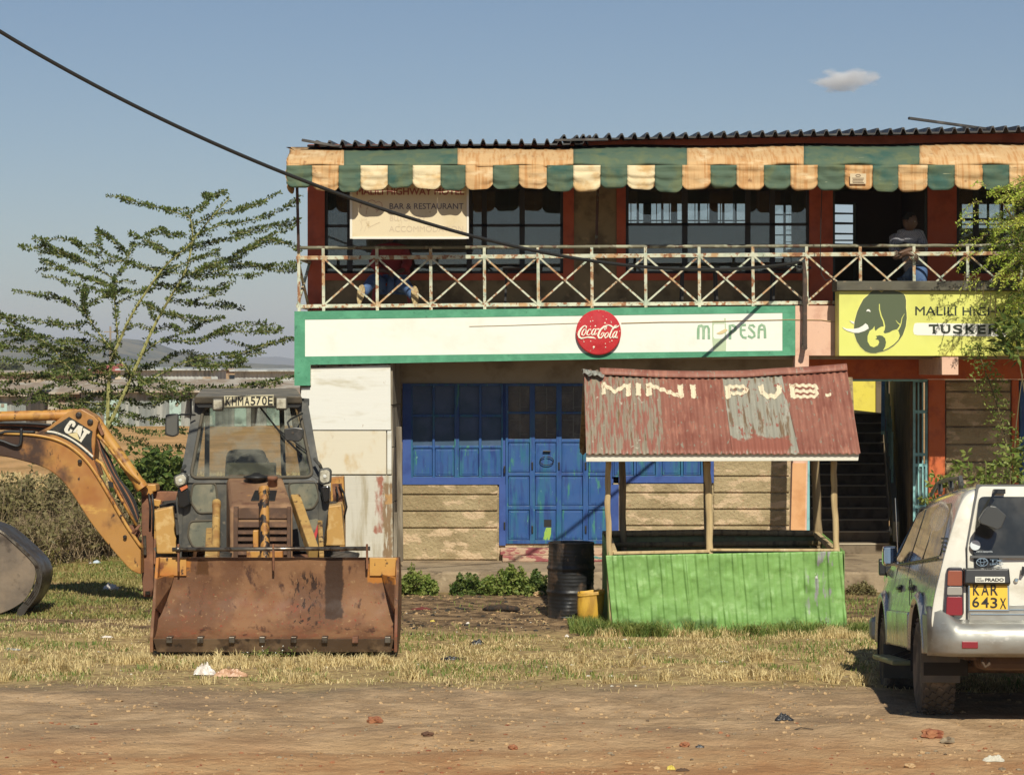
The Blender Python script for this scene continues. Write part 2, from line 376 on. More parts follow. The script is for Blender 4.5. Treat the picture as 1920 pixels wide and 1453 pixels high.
def shed(px0, px1, ytop, ybot, D, mw, label, doors=(), roofm=2, depth=5.0, rise=0.52):
    x0, x1 = X(px0, D), X(px1, D); zt = Z(ytop, D)
    t = thing('tin_shed', ((x0+x1)/2, D+depth/2, 0), label, 'shed', 'tin sheds beyond the field')
    a = MB(); corr(a, x0, x1, D, -0.05, zt, 0.28, 0.03)
    a.box(x0, x1, D+0.08, D+depth, -0.05, zt-0.05); a.build('wall', tin[mw], t, norm=False)
    r = MB(); z2 = zt+rise
    r.add([(x0-0.3, D-0.5, zt-0.02), (x1+0.3, D-0.5, zt-0.02), (x1+0.3, D+depth+0.2, z2), (x0-0.3, D+depth+0.2, z2), (x0-0.3, D-0.5, zt+0.08), (x1+0.3, D-0.5, zt+0.08), (x1+0.3, D+depth+0.2, z2+0.1), (x0-0.3, D+depth+0.2, z2+0.1)],
          [(0,1,2,3),(7,6,5,4),(0,4,5,1),(1,5,6,2),(2,6,7,3),(3,7,4,0)]); r.build('roof', tin[roofm], t)
    for d0, d1, dy0, dm in doors:
        f = MB(); f.box(X(d0, D), X(d1, D), D-0.09, D-0.04, 0.02, Z(dy0, D)); dd = f.build('door', [paint_teal, tin[2], tin[1]][dm], t, bevel=0.01)
        h = MB(); h.box(X(d1, D)-0.28, X(d1, D)-0.14, D-0.13, D-0.09, 1.0, 1.16); h.build('handle', pm, dd)
shed(-260, 48, 742, 812, 116, 0, 'long bluish tin shed at the far left edge with a pale teal door', [(-8, 14, 756, 0), (-120, -90, 756, 0)])
shed(56, 150, 738, 806, 121, 2, 'rust brown tin shed between the two bluish sheds on the left', [(88, 108, 752, 1)])
shed(152, 356, 735, 800, 119, 0, 'grey tin shed with two pale teal doors behind the acacia trunk', [(196, 224, 750, 0), (318, 340, 750, 0)])
shed(360, 470, 735, 806, 118, 0, 'grey tin shed seen through the backhoe cab glass', [(382, 404, 750, 0), (440, 462, 750, 0)])
shed(474, 760, 738, 808, 120, 1, 'pale tin shed behind the right half of the backhoe cab', [(500, 524, 752, 0)])
shed(226, 408, 694, 742, 168, 1, 'whitish tin shed row standing behind the sheds left of the cab', [(380, 396, 706, 1)], roofm=1, rise=.12)
shed(440, 700, 696, 742, 160, 1, 'white tin fence-like shed right behind the cab roof, by the green corner', [], roofm=1, rise=.1)
shed(-240, 150, 700, 745, 175, 2, 'low brown roofed shed at the back on the far left', [], rise=.12)
# red roofed house
D = 215; t = thing('house', (X(198, D), D+4, 0), 'small cream house with a red gabled roof beyond the sheds', 'house')
h = MB(); h.pbox(162, 236, 694, 735, D, 7); h.build('wall', mat('cream_render', alb(206, 190, 160), 0.85), t)
h = MB(); zt = Z(694, D); zr = Z(682, D); x0, x1 = X(156, D), X(240, D)
h.add([(x0, D-0.5, zt-0.1), (x1, D-0.5, zt-0.1), (x1, D+7.5, zt-0.1), (x0, D+7.5, zt-0.1), (x0+1.6, D+3.5, zr), (x1-1.0, D+3.5, zr)], [(0,1,5,4),(1,2,5),(2,3,4,5),(3,0,4),(0,3,2,1)])
h.build('roof', mat('red_roof_tin', alb(176, 84, 70), 0.6, [(alb(200, 120, 100), 0.9, 0.5, 0.65)]), t)
for a, b_ in ((174, 184), (206, 216)):
    h = MB(); h.box(X(a, D), X(b_, D), D-0.06, D-0.02, Z(712, D), Z(701, D)); h.build('window', mat('dark_pane', (0.02, 0.025, 0.03), 0.2), t)
# rough blockwork house shell beyond
D = 190; t = thing('unfinished_house', (X(440, D), D+3, 0), 'bare sandy block building behind the cab roof', 'house')
h = MB(); h.pbox(405, 468, 694, 740, D, 6); h.build('wall', mat('sand_block', alb(170, 142, 108), 0.95, [(alb(120, 100, 78), 2, 0.5, 0.6)]), t, bevel=0.03)
for a, b_ in ((412, 420), (430, 440), (452, 460)):
    h = MB(); h.box(X(a, D), X(b_, D), D-0.05, D+0.02, Z(716, D), Z(703, D)); h.build('window', mat('dark_pane', (0.02, 0.025, 0.03), 0.2), t)
h = MB(); h.pbox(400, 472, 691, 694, D-0.3, 6.6); h.build('roof', tin[2], t)
# ------------------------------------------------------------ the motel building
DF, DW, DU, DP, DB = 30.0, 31.2, 31.4, 29.4, 34.6     # balcony face, ground-floor wall, upper wall, plinth front, upper back wall
B = thing('motel_building', (X(1300, DW), 32.5, 0), 'two-storey motel with a shaded balcony, white and green band and blue steel shopfront', 'building')
white = mat('white_paint', alb(238, 238, 224, 1.08), 0.7, [(alb(230, 228, 210, 1.08), 1.6, 0.5, 0.75), (alb(206, 196, 172), (12, 12, 1.2), 0.68, 0.82), (alb(150, 130, 100), 26, 0.74, 0.78)], bump=(18, 0.25, 0.01))
green = mat('green_band_paint', alb(70, 152, 112), 0.6, [(alb(84, 168, 126), 5, 0.42, 0.66), (alb(52, 118, 90), 14, 0.62, 0.74), (alb(200, 200, 180), 22, 0.76, 0.79)], bump=(24, 0.4, 0.012))
pink = mat('pink_paint', alb(236, 190, 160), 0.75, [(alb(218, 168, 140), 4, 0.45, 0.7), (alb(190, 140, 110), 18, 0.68, 0.76)], bump=(16, 0.25, 0.01))
peach = mat('peach_paint', alb(232, 172, 112), 0.75, [(alb(214, 150, 90), 4, 0.45, 0.7)])
orange = mat('orange_paint', alb(214, 104, 40), 0.7, [(alb(190, 88, 36), 5, 0.45, 0.7), (alb(150, 80, 44), 20, 0.68, 0.78)], bump=(14, 0.2, 0.01))
redbr = mat('red_brown_paint', alb(178, 92, 62), 0.75, [(alb(150, 76, 52), 3, 0.45, 0.7), (alb(110, 60, 42), (3, 3, 0.6), 0.62, 0.76)])
concrete = mat('worn_concrete', alb(170, 148, 116), 0.9, [(alb(130, 110, 84), 2.2, 0.45, 0.68), (alb(92, 78, 62), 7, 0.6, 0.75), (alb(196, 174, 140), 11, 0.6, 0.72)], bump=(20, 0.6, 0.02))
dullwall = mat('olive_plaster', alb(150, 132, 98), 0.9, [(alb(112, 96, 70), 3, 0.42, 0.66), (alb(176, 150, 112), 6, 0.6, 0.74)], bump=(14, 0.3, 0.01))
soffit = mat('soffit_plaster', alb(176, 164, 142), 0.9, [(alb(140, 128, 108), 2, 0.45, 0.7)])
blue = mat('blue_steel_paint', alb(36, 86, 150), 0.5, [(alb(30, 104, 134), (9, 6, 1.3), 0.46, 0.64, 6), (alb(28, 66, 132), (22, 12, 3), 0.5, 0.66, 6), (alb(52, 128, 118), (16, 14, 3), 0.60, 0.68, 6), (alb(120, 170, 170), (34, 34, 12), 0.69, 0.73), (alb(30, 40, 50), 40, 0.72, 0.75)], bump=(10, 0.15, 0.01))
bluefr = mat('blue_wall_paint', alb(52, 86, 158), 0.65, [(alb(40, 70, 140), 4, 0.45, 0.7), (alb(90, 120, 170), 18, 0.70, 0.76)])
black = mat('black_steel', (0.014, 0.014, 0.013), 0.5)
darkroom = mat('dark_interior', alb(128, 114, 88), 0.95)
yellowwall = mat('yellow_wall', alb(226, 208, 60, 1.05), 0.8, [(alb(200, 180, 60), 4, 0.5, 0.7)])
lightblue = mat('light_blue_paint', alb(138, 196, 196), 0.55, [(alb(110, 160, 160), 5, 0.5, 0.7), (alb(130, 90, 60), 24, 0.66, 0.72)])
rustlb = mat('rusty_rail_paint', alb(206, 208, 180), 0.6, [(alb(170, 184, 160), 8, 0.45, 0.65), (alb(190, 150, 100), 5, 0.48, 0.62), (alb(150, 98, 56), (12, 12, 12), 0.53, 0.60), (alb(96, 62, 40), 26, 0.62, 0.69)], bump=(60, 0.3, 0.004))
def glass(name, tint=(0.55, 0.6, 0.6), rough=0.04, ior=1.6, dust=0.20):
    m = bpy.data.materials.new(name); m.use_nodes = True; t = m.node_tree; N = t.nodes; L = t.links; N.clear()
    o = N.new('ShaderNodeOutputMaterial'); mx = N.new('ShaderNodeMixShader'); tr = N.new('ShaderNodeBsdfTransparent'); gl = N.new('ShaderNodeBsdfGlossy'); fr = N.new('ShaderNodeFresnel')
    tr.inputs[0].default_value = (*tint, 1); gl.inputs['Roughness'].default_value = rough; fr.inputs[0].default_value = ior
    df = N.new('ShaderNodeBsdfDiffuse'); df.inputs[0].default_value = (0.27, 0.26, 0.21, 1); mx2 = N.new('ShaderNodeMixShader')
    tc = N.new('ShaderNodeNewGeometry'); ns = N.new('ShaderNodeTexNoise'); ns.inputs['Scale'].default_value = 5; ns.inputs['Detail'].default_value = 6
    mrn = N.new('ShaderNodeMapRange'); mrn.inputs[1].default_value = 0.42; mrn.inputs[2].default_value = 0.75; mrn.inputs[3].default_value = 0.03; mrn.inputs[4].default_value = dust
    L.new(tc.outputs['Position'], ns.inputs['Vector']); L.new(ns.outputs['Fac'], mrn.inputs[0]); L.new(mrn.outputs[0], mx2.inputs[0])
    L.new(tr.outputs[0], mx2.inputs[1]); L.new(df.outputs[0], mx2.inputs[2])
    L.new(fr.outputs[0], mx.inputs[0]); L.new(mx2.outputs[0], mx.inputs[1]); L.new(gl.outputs[0], mx.inputs[2]); L.new(mx.outputs[0], o.inputs[0]); MATS[name] = m; return m
wglass = glass('window_glass', (0.80, 0.83, 0.82), 0.02, 1.9, 0.12)
cabglass = glass('dusty_glass', (0.84, 0.86, 0.82), 0.04, 1.5, 0.50)
def part(name, mb, m, parent=B, **k): return mb.build(name, m, parent, **k)

# plinth (raised veranda floor) with worn edge and two steps
q = MB(); q.box(X(738, DP), X(2150, DP), DP, 36, -0.1, 0.25)
part('plinth', q, concrete, bevel=0.03)
q = MB(); q.box(X(942, 31), X(1150, 31), 30.96, DW, 0.25, 0.33); q.box(X(938, 31.05), X(1152, 31.05), 31.05, DW-0.005, 0.33, 0.42)
part('door_step', q, mat('painted_step', alb(196, 164, 134), 0.85, [(alb(160, 84, 84), (3.2, 3, 9), 0.50, 0.56), (alb(84, 140, 130), (4, 3, 9), 0.60, 0.64)], bump=(20, 0.5, 0.02)), bevel=0.012)
# balcony slab and the green bordered band
q = MB(); q.pprism([(552, 584), (1491, 573.5), (1491, 666.5), (582, 684), (582, 723), (552, 723)], DF, 0.16); part('balcony_band', q, white, bevel=0.008)
q = MB(); gy = 0.004
for pts in ([(552, 584), (1491, 573.5), (1491, 586.5), (572, 599.5), (552, 599.5)], [(552, 599.5), (572, 599.5), (572, 668.5), (582, 684), (582, 723), (552, 723)], [(572, 668.5), (1467, 657.5), (1491, 657.5), (1491, 666.5), (582, 684)], [(1467, 587), (1491, 586.6), (1491, 657.5), (1467, 657.5)]):
    q.prism([(X(a, DF), Z(b, DF)) for a, b in pts], DF-gy, DF-0.0005)
part('green_border', q, green)
q = MB(); q.box(X(556, DF), X(2150, DF), DF+0.16, DU, 3.28, 3.42); q.box(X(1572, DF), X(2150, DF), DF+0.02, DF+0.16, 2.95, 3.42)
q.box(X(590, DF), X(2150, DF), DF+0.16, DW, 2.86, 3.0); part('balcony_slab', q, soffit)
q = MB(); q.pbox(1491, 1574, 573.5, 667, DF, 0.16); q.pprism([(1490.8, 667), (1517, 667), (1514, 905), (1511, 1100), (1482, 1100), (1487, 860)], DF-0.003, 0.25)
part('pink_pier', q, pink, bevel=0.006)
q = MB(); q.pprism([(1486, 868), (1511.5, 868), (1508.5, 1030), (1482, 1030)], DF-0.008, 0.004); part('peach_paint_patch', q, peach)
# ground floor wall with openings (courses modelled as blocks with dark joints)
block = mat('rough_stone_block', alb(180, 160, 118), 0.92, [(alb(160, 140, 100), 2.0, 0.42, 0.62), (alb(212, 184, 144), (3.4, 1, 7.5), 0.52, 0.60, 7), (alb(186, 140, 106), 30, 0.60, 0.70), (alb(130, 112, 82), 16, 0.66, 0.74)], bump=(26, 0.9, 0.03), bump2=(5, 0.5, 0.03))
q = MB(); DWI = DW+0.03
def wrect(x0, x1, y0, y1, mb=None): (mb or q).box(X(x0, DW), X(x1, DW), DW+0.004, DW+0.2, Z(y1, DW), Z(y0, DW))
wrect(738, 757, 673, 1060); wrect(757, 1338, 673, 719); wrect(1338, 1500, 673, 1060); wrect(757, 942, 906, 1060); wrect(1148, 1338, 906, 1060)
wrect(942, 1148, 1019, 1060)
part('ground_floor_wall', q, block)
q = MB()
def courses(x0, x1, ys_):
    for a, b_ in zip(ys_[:-1], ys_[1:]):
        q = MB(); q.box(X(x0+2, DW), X(x1-2, DW), DW-0.022, DW+0.003, Z(b_-1.6, DW), Z(a+1.4, DW)); part('stone_course', q, block, bevel=0.012)
courses(752, 935, [907, 927.5, 958.5, 990, 1050]); courses(1162, 1336, [905, 924, 955, 985.5, 1046]); courses(1336, 1482, [862, 893, 924, 955, 985.5, 1046])
q = MB(); wrect(750, 1490, 673.5, 718.5); q.v = [(a, b-0.012, c) for a, b, c in q.v]; part('lintel', q, soffit)
# blue painted surround
q = MB()
for r in ((755, 771, 719, 908), (771, 943, 895, 908), (936, 948, 908, 1022), (1145, 1160, 908, 1020), (1160, 1338, 893, 905), (1330, 1338, 719, 893)):
    q = MB(); q.box(X(r[0], DW), X(r[1], DW), DW-0.034, DW-0.0225, Z(r[3], DW), Z(r[2], DW)); part('blue_surround', q, bluefr)
darkglass = mat('dark_blue_painted_glass', alb(84, 104, 138), 0.55, [(alb(62, 88, 112), 1.5, 0.4, 0.65), (alb(190, 200, 200), (16, 16, 16), 0.79, 0.80)], spec=0.3)
def steel_unit(name, cols, rows, x0, x1, y0, y1, paned, label=None, grille=()):
    fr = MB(); Dm = DW-0.03
    fr.box(X(x0, DW), X(x1, DW), DW+0.02, DW+0.05, Z(y1, DW), Z(y0, DW))
    ex = [x0] + [c for ab in cols for c in ab] + [x1]
    for i in range(0, len(ex), 2):
        fr.box(X(ex[i], DW), X(ex[i+1], DW), Dm, DW+0.02, Z(y1, DW), Z(y0, DW))
    ey = [y0] + [c for ab in rows for c in ab] + [y1]
    for i in range(0, len(ey), 2):
        for a, b_ in cols: fr.box(X(a, DW), X(b_, DW), Dm+0.003, DW+0.02, Z(ey[i+1], DW), Z(ey[i], DW))
    fo = fr.build(name, blue, B, bevel=0.004)
    if label: fo['label'] = label
    for j, (ya, yb) in enumerate(rows):
        for i, (xa, xb) in enumerate(cols):
            p = MB()
            if j in paned or (name == 'entrance_door' and j in grille):
                p.box(X(xa, DW), X(xb, DW), DW+0.004, DW+0.012, Z(yb, DW), Z(ya, DW)); p.build('pane', darkglass if name == 'shop_window' else MATS.get('door_glass') or mat('door_glass', alb(70, 66, 62), 0.3, [(alb(96, 92, 84), 5, 0.5, 0.66)]), fo)
                if j in grille:
                    gm = MB(); c = (xa+xb)/2+2
                    gm.bar(P(c, ya+3, DW-0.004), P(c, yb-4, DW-0.004), 0.012, 0.006); gm.bar(P(xa+3, ya+12, DW-0.004), P(c, ya+12, DW-0.004), 0.012, 0.006); gm.bar(P(c, yb-9, DW-0.004), P(xb-3, yb-9, DW-0.004), 0.012, 0.006)
                    gm.build('grille_bar', mat('grey_grille', alb(120, 122, 112), 0.6), fo)
            else:
                p.box(X(xa+1, DW), X(xb-1, DW), DW-0.012, DW+0.018, Z(yb-1, DW), Z(ya+1, DW))
                p.box(X(xa+4, DW), X(xb-4, DW), DW-0.018, DW-0.012, Z(yb-4, DW), Z(ya+4, DW)); p.build('steel_panel', blue, fo, bevel=0.006)
    return fo
wcols = [(774, 811), (815.5, 852), (861, 898), (903, 940)]
steel_unit('shop_window', wcols, [(724, 777), (782, 835), (840, 893)], 771, 943, 719, 896, (0, 1))
steel_unit('shop_window', [(a+377 if a < 855 else a+380, b_+377 if b_ < 855 else b_+380) for a, b_ in [(774, 811), (815.5, 852), (861, 896), (901, 934)]], [(724, 777), (782, 835), (840, 891)], 1148, 1331, 719, 894, (0, 1))
q = MB(); q.box(X(560, DW), X(1511, DW), DB, DB+0.15, 0.25, 3.28); q.box(X(560, DW), X(560, DW)+.15, DW+.2, DB, 0.25, 3.28); part('ground_floor_rear_wall', q, block)
for a, b_ in ((941, 949), (1144, 1150)): q = MB(); wrect(a, b_, 719, 1019, q); part('jamb_wall', q, bluefr)
dr = steel_unit('entrance_door', [(953, 993), (1003, 1043), (1053, 1093), (1103, 1141)], [(724, 772), (776, 823), (829, 886), (892, 948), (955, 1012)], 948, 1146, 719, 1019, (), grille=(0, 1))
hb = MB(); hb.tube([P(1018, 846, DW-0.05), P(1032, 846, DW-0.05)], 0.012, 6); hb.tube([P(1019+13*math.sin(t)-(-6)-6+6, 858+8*math.cos(t)*-1+6, DW-0.05) for t in np.linspace(0, 6.0, 14)], 0.006, 5)
hb.build('door_handle', black, dr)
hb = MB()
for px, py in ((998, 873), (1048, 873), (1098, 873), (998, 992), (1098, 992), (946, 880), (946, 985)): hb = MB(); hb.box(X(px-1.6, DW), X(px+1.6, DW), DW-0.05, DW-0.03, Z(py+7, DW), Z(py-7, DW)); hb.build('hinge', black, dr, bevel=0.004)
hb = MB(); hb.pbox(1020, 1034, 974, 988, DW-0.021, 0.004); hb.build('dark_hole_patch', black, dr)
hb = MB(); D_ = DW-0.0215; hb.pprism([(1018, 1012), (1020, 1000), (1024, 989), (1034, 989), (1033, 1001), (1030, 1012)], D_, 0.003)
hb.build('lime_paint_smear', mat('lime_smear', alb(150, 190, 60), 0.6, [(alb(40, 120, 120), (20, 9, 6), 0.5, 0.58)]), dr)
# white plywood cabin at the corner
ply = mat('white_plywood', alb(232, 230, 218), 0.75, [(alb(200, 190, 160), (1.4, 1, 6), 0.48, 0.72), (alb(120, 104, 80), (1.6, 4, 22), 0.68, 0.74, 6), (alb(160, 130, 90), (10, 4, 3), 0.68, 0.76)], bump=((2, 2, 30), 0.3, 0.006))
ply2 = mat('stained_plywood', alb(226, 216, 190), 0.75, [(alb(210, 180, 126), (3.2, 1, 2), 0.50, 0.70), (alb(140, 110, 76), (12, 8, 4), 0.68, 0.75)], bump=((2, 2, 30), 0.3, 0.006))
DC = 30.06
xr0, xr1 = X(700, DC), X(730, DC)
ply3 = mat('peeling_plywood', alb(210, 204, 186), 0.8, [(alb(180, 168, 140), (9, 4, 1.4), 0.45, 0.7), (alb(168, 104, 80), (9, 9, 3), 0.38, 0.60, 6, (X(705, DC), X(720, DC), Z(1000, DC), Z(893, DC), 0.02, 0.22)), (alb(146, 118, 84), (18, 6, 3), 0.40, 0.5, 5, (X(718, DC), X(736, DC), Z(1045, DC), Z(905, DC), 0.02, 0.14)), (alb(190, 144, 84), 20, 0.35, 0.6, 3, (X(722, DC), X(736, DC), Z(945, DC), Z(925, DC), 0.01, 0.04))], bump=((3, 2, 20), 0.4, 0.008))
q = MB(); q.pprism([(583, 690), (732, 684.5), (733, 806), (560, 806), (565, 727), (583, 726)], DC, 0.05); part('plywood_panel', q, ply, bevel=0.004)
q = MB(); q.pprism([(575, 808), (724, 808), (724, 889), (575, 889)], DC, 0.05); part('plywood_panel', q, ply2, bevel=0.004)
q = MB(); q.pprism([(726, 808), (734, 808), (734, 889), (726, 889)], DC-0.004, 0.05); part('batten', q, ply, bevel=0.003)
q = MB(); q.pprism([(556, 891.5), (735, 891.5), (737, 1050), (556, 1050)], DC, 0.05); part('plywood_panel', q, ply3, bevel=0.004)
weath = mat('weathered_plank', alb(150, 138, 118), 0.9, [(alb(110, 98, 80), (8, 8, 0.9), 0.45, 0.62), (alb(190, 178, 156), (12, 12, 1.2), 0.58, 0.70), (alb(70, 60, 48), (16, 16, 1.5), 0.68, 0.75)], bump=((20, 20, 1.5), 0.5, 0.01))
q = MB()
xa, xb = X(734.5, DC), X(755, DW)
for i, (z0, z1) in enumerate(((0.25, 0.62), (0.63, 1.05), (1.06, 1.75), (1.76, 2.28), (2.29, 2.84))):
    j = 0.012*math.sin(i*2.3); q.add([(xa+0.01+j, DC+0.05, z0), (xb-0.02+j, DW-0.03, z0), (xb-0.02-j, DW-0.03, z1), (xa+0.01-j, DC+0.05, z1), (xa-0.02+j, DC+0.05, z0), (xb-0.05+j, DW-0.03, z0), (xb-0.05-j, DW-0.03, z1), (xa-0.02-j, DC+0.05, z1)],
          [(0,1,2,3),(7,6,5,4),(0,4,5,1),(1,5,6,2),(2,6,7,3),(3,7,4,0)])
part('side_boards', q, weath)
q = MB(); q.bar(P(751, 1052, 30.2), P(748, 800, 30.25), 0.07, 0.07); q.bar(P(741, 1045, 30.1), P(742, 960, 30.12), 0.05, 0.05); part('timber_post', q, weath, bevel=0.01)
q = MB(); q.box(X(565, DC)-0.02, X(735, DC)-0.05, DC+0.052, DW-0.05, 0.2, 2.86); part('cabin_core', q, weath)

# ---------------- upper floor
q = MB(); Hc = 5.45
def urect(x0, x1, y0, y1, mb, th=0.2, off=0.0): mb.box(X(x0, DU), X(x1, DU), DU+off, DU+th, Z(y1, DU), Z(y0, DU))
zfl = 3.42
q.box(X(577, DU), X(1560, DU), DU, DU+0.2, zfl, Z(526, DU)); q.box(X(1740, DU), X(2120, DU), DU, DU+0.2, zfl, Z(526, DU)); urect(1076, 1156, 338, 526, q)
q.box(X(577, DU), X(2120, DU), DU, DU+0.2, Z(338, DU), Hc)
q.box(X(577, DU), X(577, DU)+0.15, DU+0.2, DB+0.15, zfl, Hc)
part('upper_wall', q, dullwall)
q = MB()
orb = mat('orange_brown_paint', alb(196, 88, 48), 0.7, [(alb(170, 76, 44), 4, 0.45, 0.7), (alb(130, 66, 40), 18, 0.68, 0.78)], bump=(14, 0.2, 0.01))
for a, b_ in ((577, 609), (1056, 1076), (1156, 1173), (1517, 1561), (1739, 1793), (1990, 2012)): q = MB(); q.box(X(a, DU), X(b_, DU), DU-0.03, DU+0.19, zfl if b_-a > 25 else Z(526, DU), Z(338, DU)); part('orange_pier', q, orb)
for a, b_ in ((609, 1056), (1173, 1517), (1793, 1990)): q = MB(); q.box(X(a, DU), X(b_, DU), DU-0.024, DU+0.18, Z(526, DU), Z(513, DU)); part('window_sill', q, orb)
# rooms behind the windows
q = MB(); backs = [(1173, 1402, 381, 421), (1448, 1517, 384, 512), (1562, 1604, 382, 458), (1709, 1738, 382, 425), (1800, 1905, 382, 428), (1930, 1990, 382, 428)]
def backwall(mb, x0, x1, holes):
    cur = x0
    for a, b_, ya, yb in sorted(holes):
        mb.box(X(cur, DB), X(a, DB), DB, DB+0.15, zfl, Hc); mb.box(X(a, DB), X(b_, DB), DB, DB+0.15, zfl, Z(yb, DB)); mb.box(X(a, DB), X(b_, DB), DB, DB+0.15, Z(ya, DB), Hc); cur = b_
    mb.box(X(cur, DB), X(x1, DB), DB, DB+0.15, zfl, Hc)
backwall(q, 610, 2060, backs)
q.box(X(577, DU), X(2120, DU), DU+0.2, DB+0.15, 3.40, 3.50); q.box(X(577, DU)+0.01, X(2120, DU), DU+0.2, DB+0.14, 5.30, 5.40)
q.box(X(1085, DU), X(1085, DU)+0.1, DU+0.2, DB, zfl, 5.3); q.box(X(1537, DU), X(1537, DU)+0.1, DU+0.2, DB, zfl, 5.3); q.box(X(1765, DU), X(1765, DU)+0.1, DU+0.2, DB, zfl, 5.3)
q.box(X(2120, DU), X(2120, DU)+0.15, DU, DB+0.15, zfl, Hc)
part('inner_walls', q, darkroom)
# rear window bars
for a, b_, ya, yb in backs:
    q = MB(); n = max(1, int((b_-a)/22))
    for i in range(n+1): q.bar(P(a+(b_-a)*i/n, ya, DB-0.01), P(a+(b_-a)*i/n, yb, DB-0.01), 0.035, 0.02)
    q.bar(P(a, yb-7, DB-0.01), P(b_, yb-7, DB-0.01), 0.02, 0.02)
    if yb-ya > 70:
        for yy in range(int(ya)+19, int(yb)-10, 19): q.bar(P(a, yy, DB-0.01), P(b_, yy, DB-0.01), 0.03, 0.02)
    if ya == 381:
        for a2, b2 in ((1206, 1218), (1258, 1270), (1330, 1346)): q.pbox(a2, b2, 381, 421, DB-0.03, 0.02)
    part('rear_window_bars', q, black)
def front_window(x0, x1, y0, y1, mull, trans, grx, label):
    fr = MB(); Dg = DU+0.03
    def bar_(a, b_, c, d, w=0.05): fr.bar(P(a, b_, Dg), P(c, d, Dg), w, 0.045, up=(0, 1, 0))
    for x in (x0+2, x1-2, *mull): bar_(x, y0, x, y1, 0.07 if x in mull else 0.05)
    for y in (y0+2, y1-2): bar_(x0, y, x1, y)
    for a, b_, y in trans: bar_(a, y, b_, y, 0.035)
    fo = fr.build('window', black, B); fo['label'] = label
    ed = [x0, *mull, x1]
    for a, b_ in zip(ed[:-1], ed[1:]):
        p = MB(); p.box(X(a+3, Dg), X(b_-3, Dg), Dg+0.006, Dg+0.010, Z(y1-3, Dg), Z(y0+3, Dg)); p.build('pane', wglass, fo)
    gm = MB(); st = 24; x = x0+10; k = 0
    while x < x1-8:
        gm.bar(P(x, y0+4, Dg+0.05), P(x, y1-4, Dg+0.05), 0.012, 0.008)
        if k % 4 < 2:
            for yy in grx: gm.bar(P(x, yy+(k % 4)*6, Dg+0.046), P(min(x+2*st, x1-4), yy+(k % 4)*6, Dg+0.046), 0.011, 0.008)
        x += st; k += 1
    gm.build('grille', mat('grille_steel', alb(120, 116, 98), 0.6), fo)
front_window(609, 1056, 338, 514, (656, 880, 908, 979), ((609, 656, 424), (880, 1056, 423)), (400, 452, 478), 'long barred window behind the hanging cream sign')
front_window(1173, 1517, 338, 514, (1284, 1402, 1448), ((1173, 1517, 421),), (432, 454, 468), 'barred window showing sky through the far side of the room')
front_window(1793, 1990, 338, 514, (1830, 1910), ((1793, 1990, 412),), (430, 460), 'barred window behind the feathery tree')
# open balcony door frame
q = MB()
for x in (1562, 1737): q.bar(P(x, 338, DU+0.04), P(x, 600, DU+0.04), 0.045, 0.05)
q.bar(P(1602, 380, DU+0.3), P(1602, 560, DU+0.9), 0.04, 0.04)
for y in (382, 400, 418, 438, 458): q.bar(P(1562, y, DU+0.06), P(1602, y+1, DU+0.5), 0.035, 0.02)
part('balcony_door_frame', q, mat('dark_green_steel', alb(50, 62, 52), 0.5))
# balcony ceiling and roof
q = MB(); q.box(X(575, 30.5), X(2150, 30.5), 30.35, DU, 5.36, 5.42); part('balcony_ceiling', q, darkroom)
q = MB(); 
def slopebox(mb, x0, ya0, yb0, x1, ya1, yb1, D, th): mb.pprism([(x0, ya0), (x1, ya1), (x1, yb1), (x0, yb0)], D, th)
slopebox(q, 578, 271, 292, 1075, 270, 292, 30.36, 0.05); slopebox(q, 1075.1, 262, 292, 2150, 247, 288, 30.36, 0.05); part('eaves_board', q, redbr)
roofm = mat('dark_roof_sheet', alb(60, 58, 56), 0.55, [(alb(96, 92, 86), 3, 0.5, 0.7), (alb(70, 48, 36), 8, 0.6, 0.75)])
def rib_roof(px0, px1, pya, pyb, D, depth, rise):
    mb = MB(); pitch = 24.0; amp = 9.0; x = px0; prof = []
    while x < px1:
        t = (x-px0)/(px1-px0); yb = pya + (pyb-pya)*t
        jit = random.uniform(-0.8, 0.8)
        for dx, dy in ((0, 0), (12.5, 0), (16, -amp-jit), (19.5, -amp-jit), (23.4, 0)): prof.append((x+dx, yb+dy))
        x += pitch
    vs = []; n = len(prof)
    for th in (0, 3.2):
        for dd, rz in ((0, 0), (depth, rise)):
            vs += [(X(a, D), D+dd, Z(b_+th, D)+rz) for a, b_ in prof]
    fs = []
    for i in range(n-1):
        fs += [(i, i+1, n+i+1, n+i), (2*n+i, 3*n+i, 3*n+i+1, 2*n+i+1), (i, 2*n+i, 2*n+i+1, i+1), (n+i, n+i+1, 3*n+i+1, 3*n+i)]
    mb.add(vs, fs); return mb
part('roof', rib_roof(576, 1084, 272, 269, 29.9, 4.95, 0.30), roofm)
part('roof', rib_roof(1040, 1090, 262, 262, 29.93, 2, 0.15), roofm)
part('roof', rib_roof(1076, 2150, 260, 240, 29.85, 5.05, 0.30), roofm)
q = MB(); q.bar(P(566, 263, 29.85), P(640, 276, 29.95), 0.05, 0.03); q.bar(P(1040, 263, 29.8), P(1140, 262, 29.84), 0.03, 0.025); part('roof_edge_strip', q, roofm)

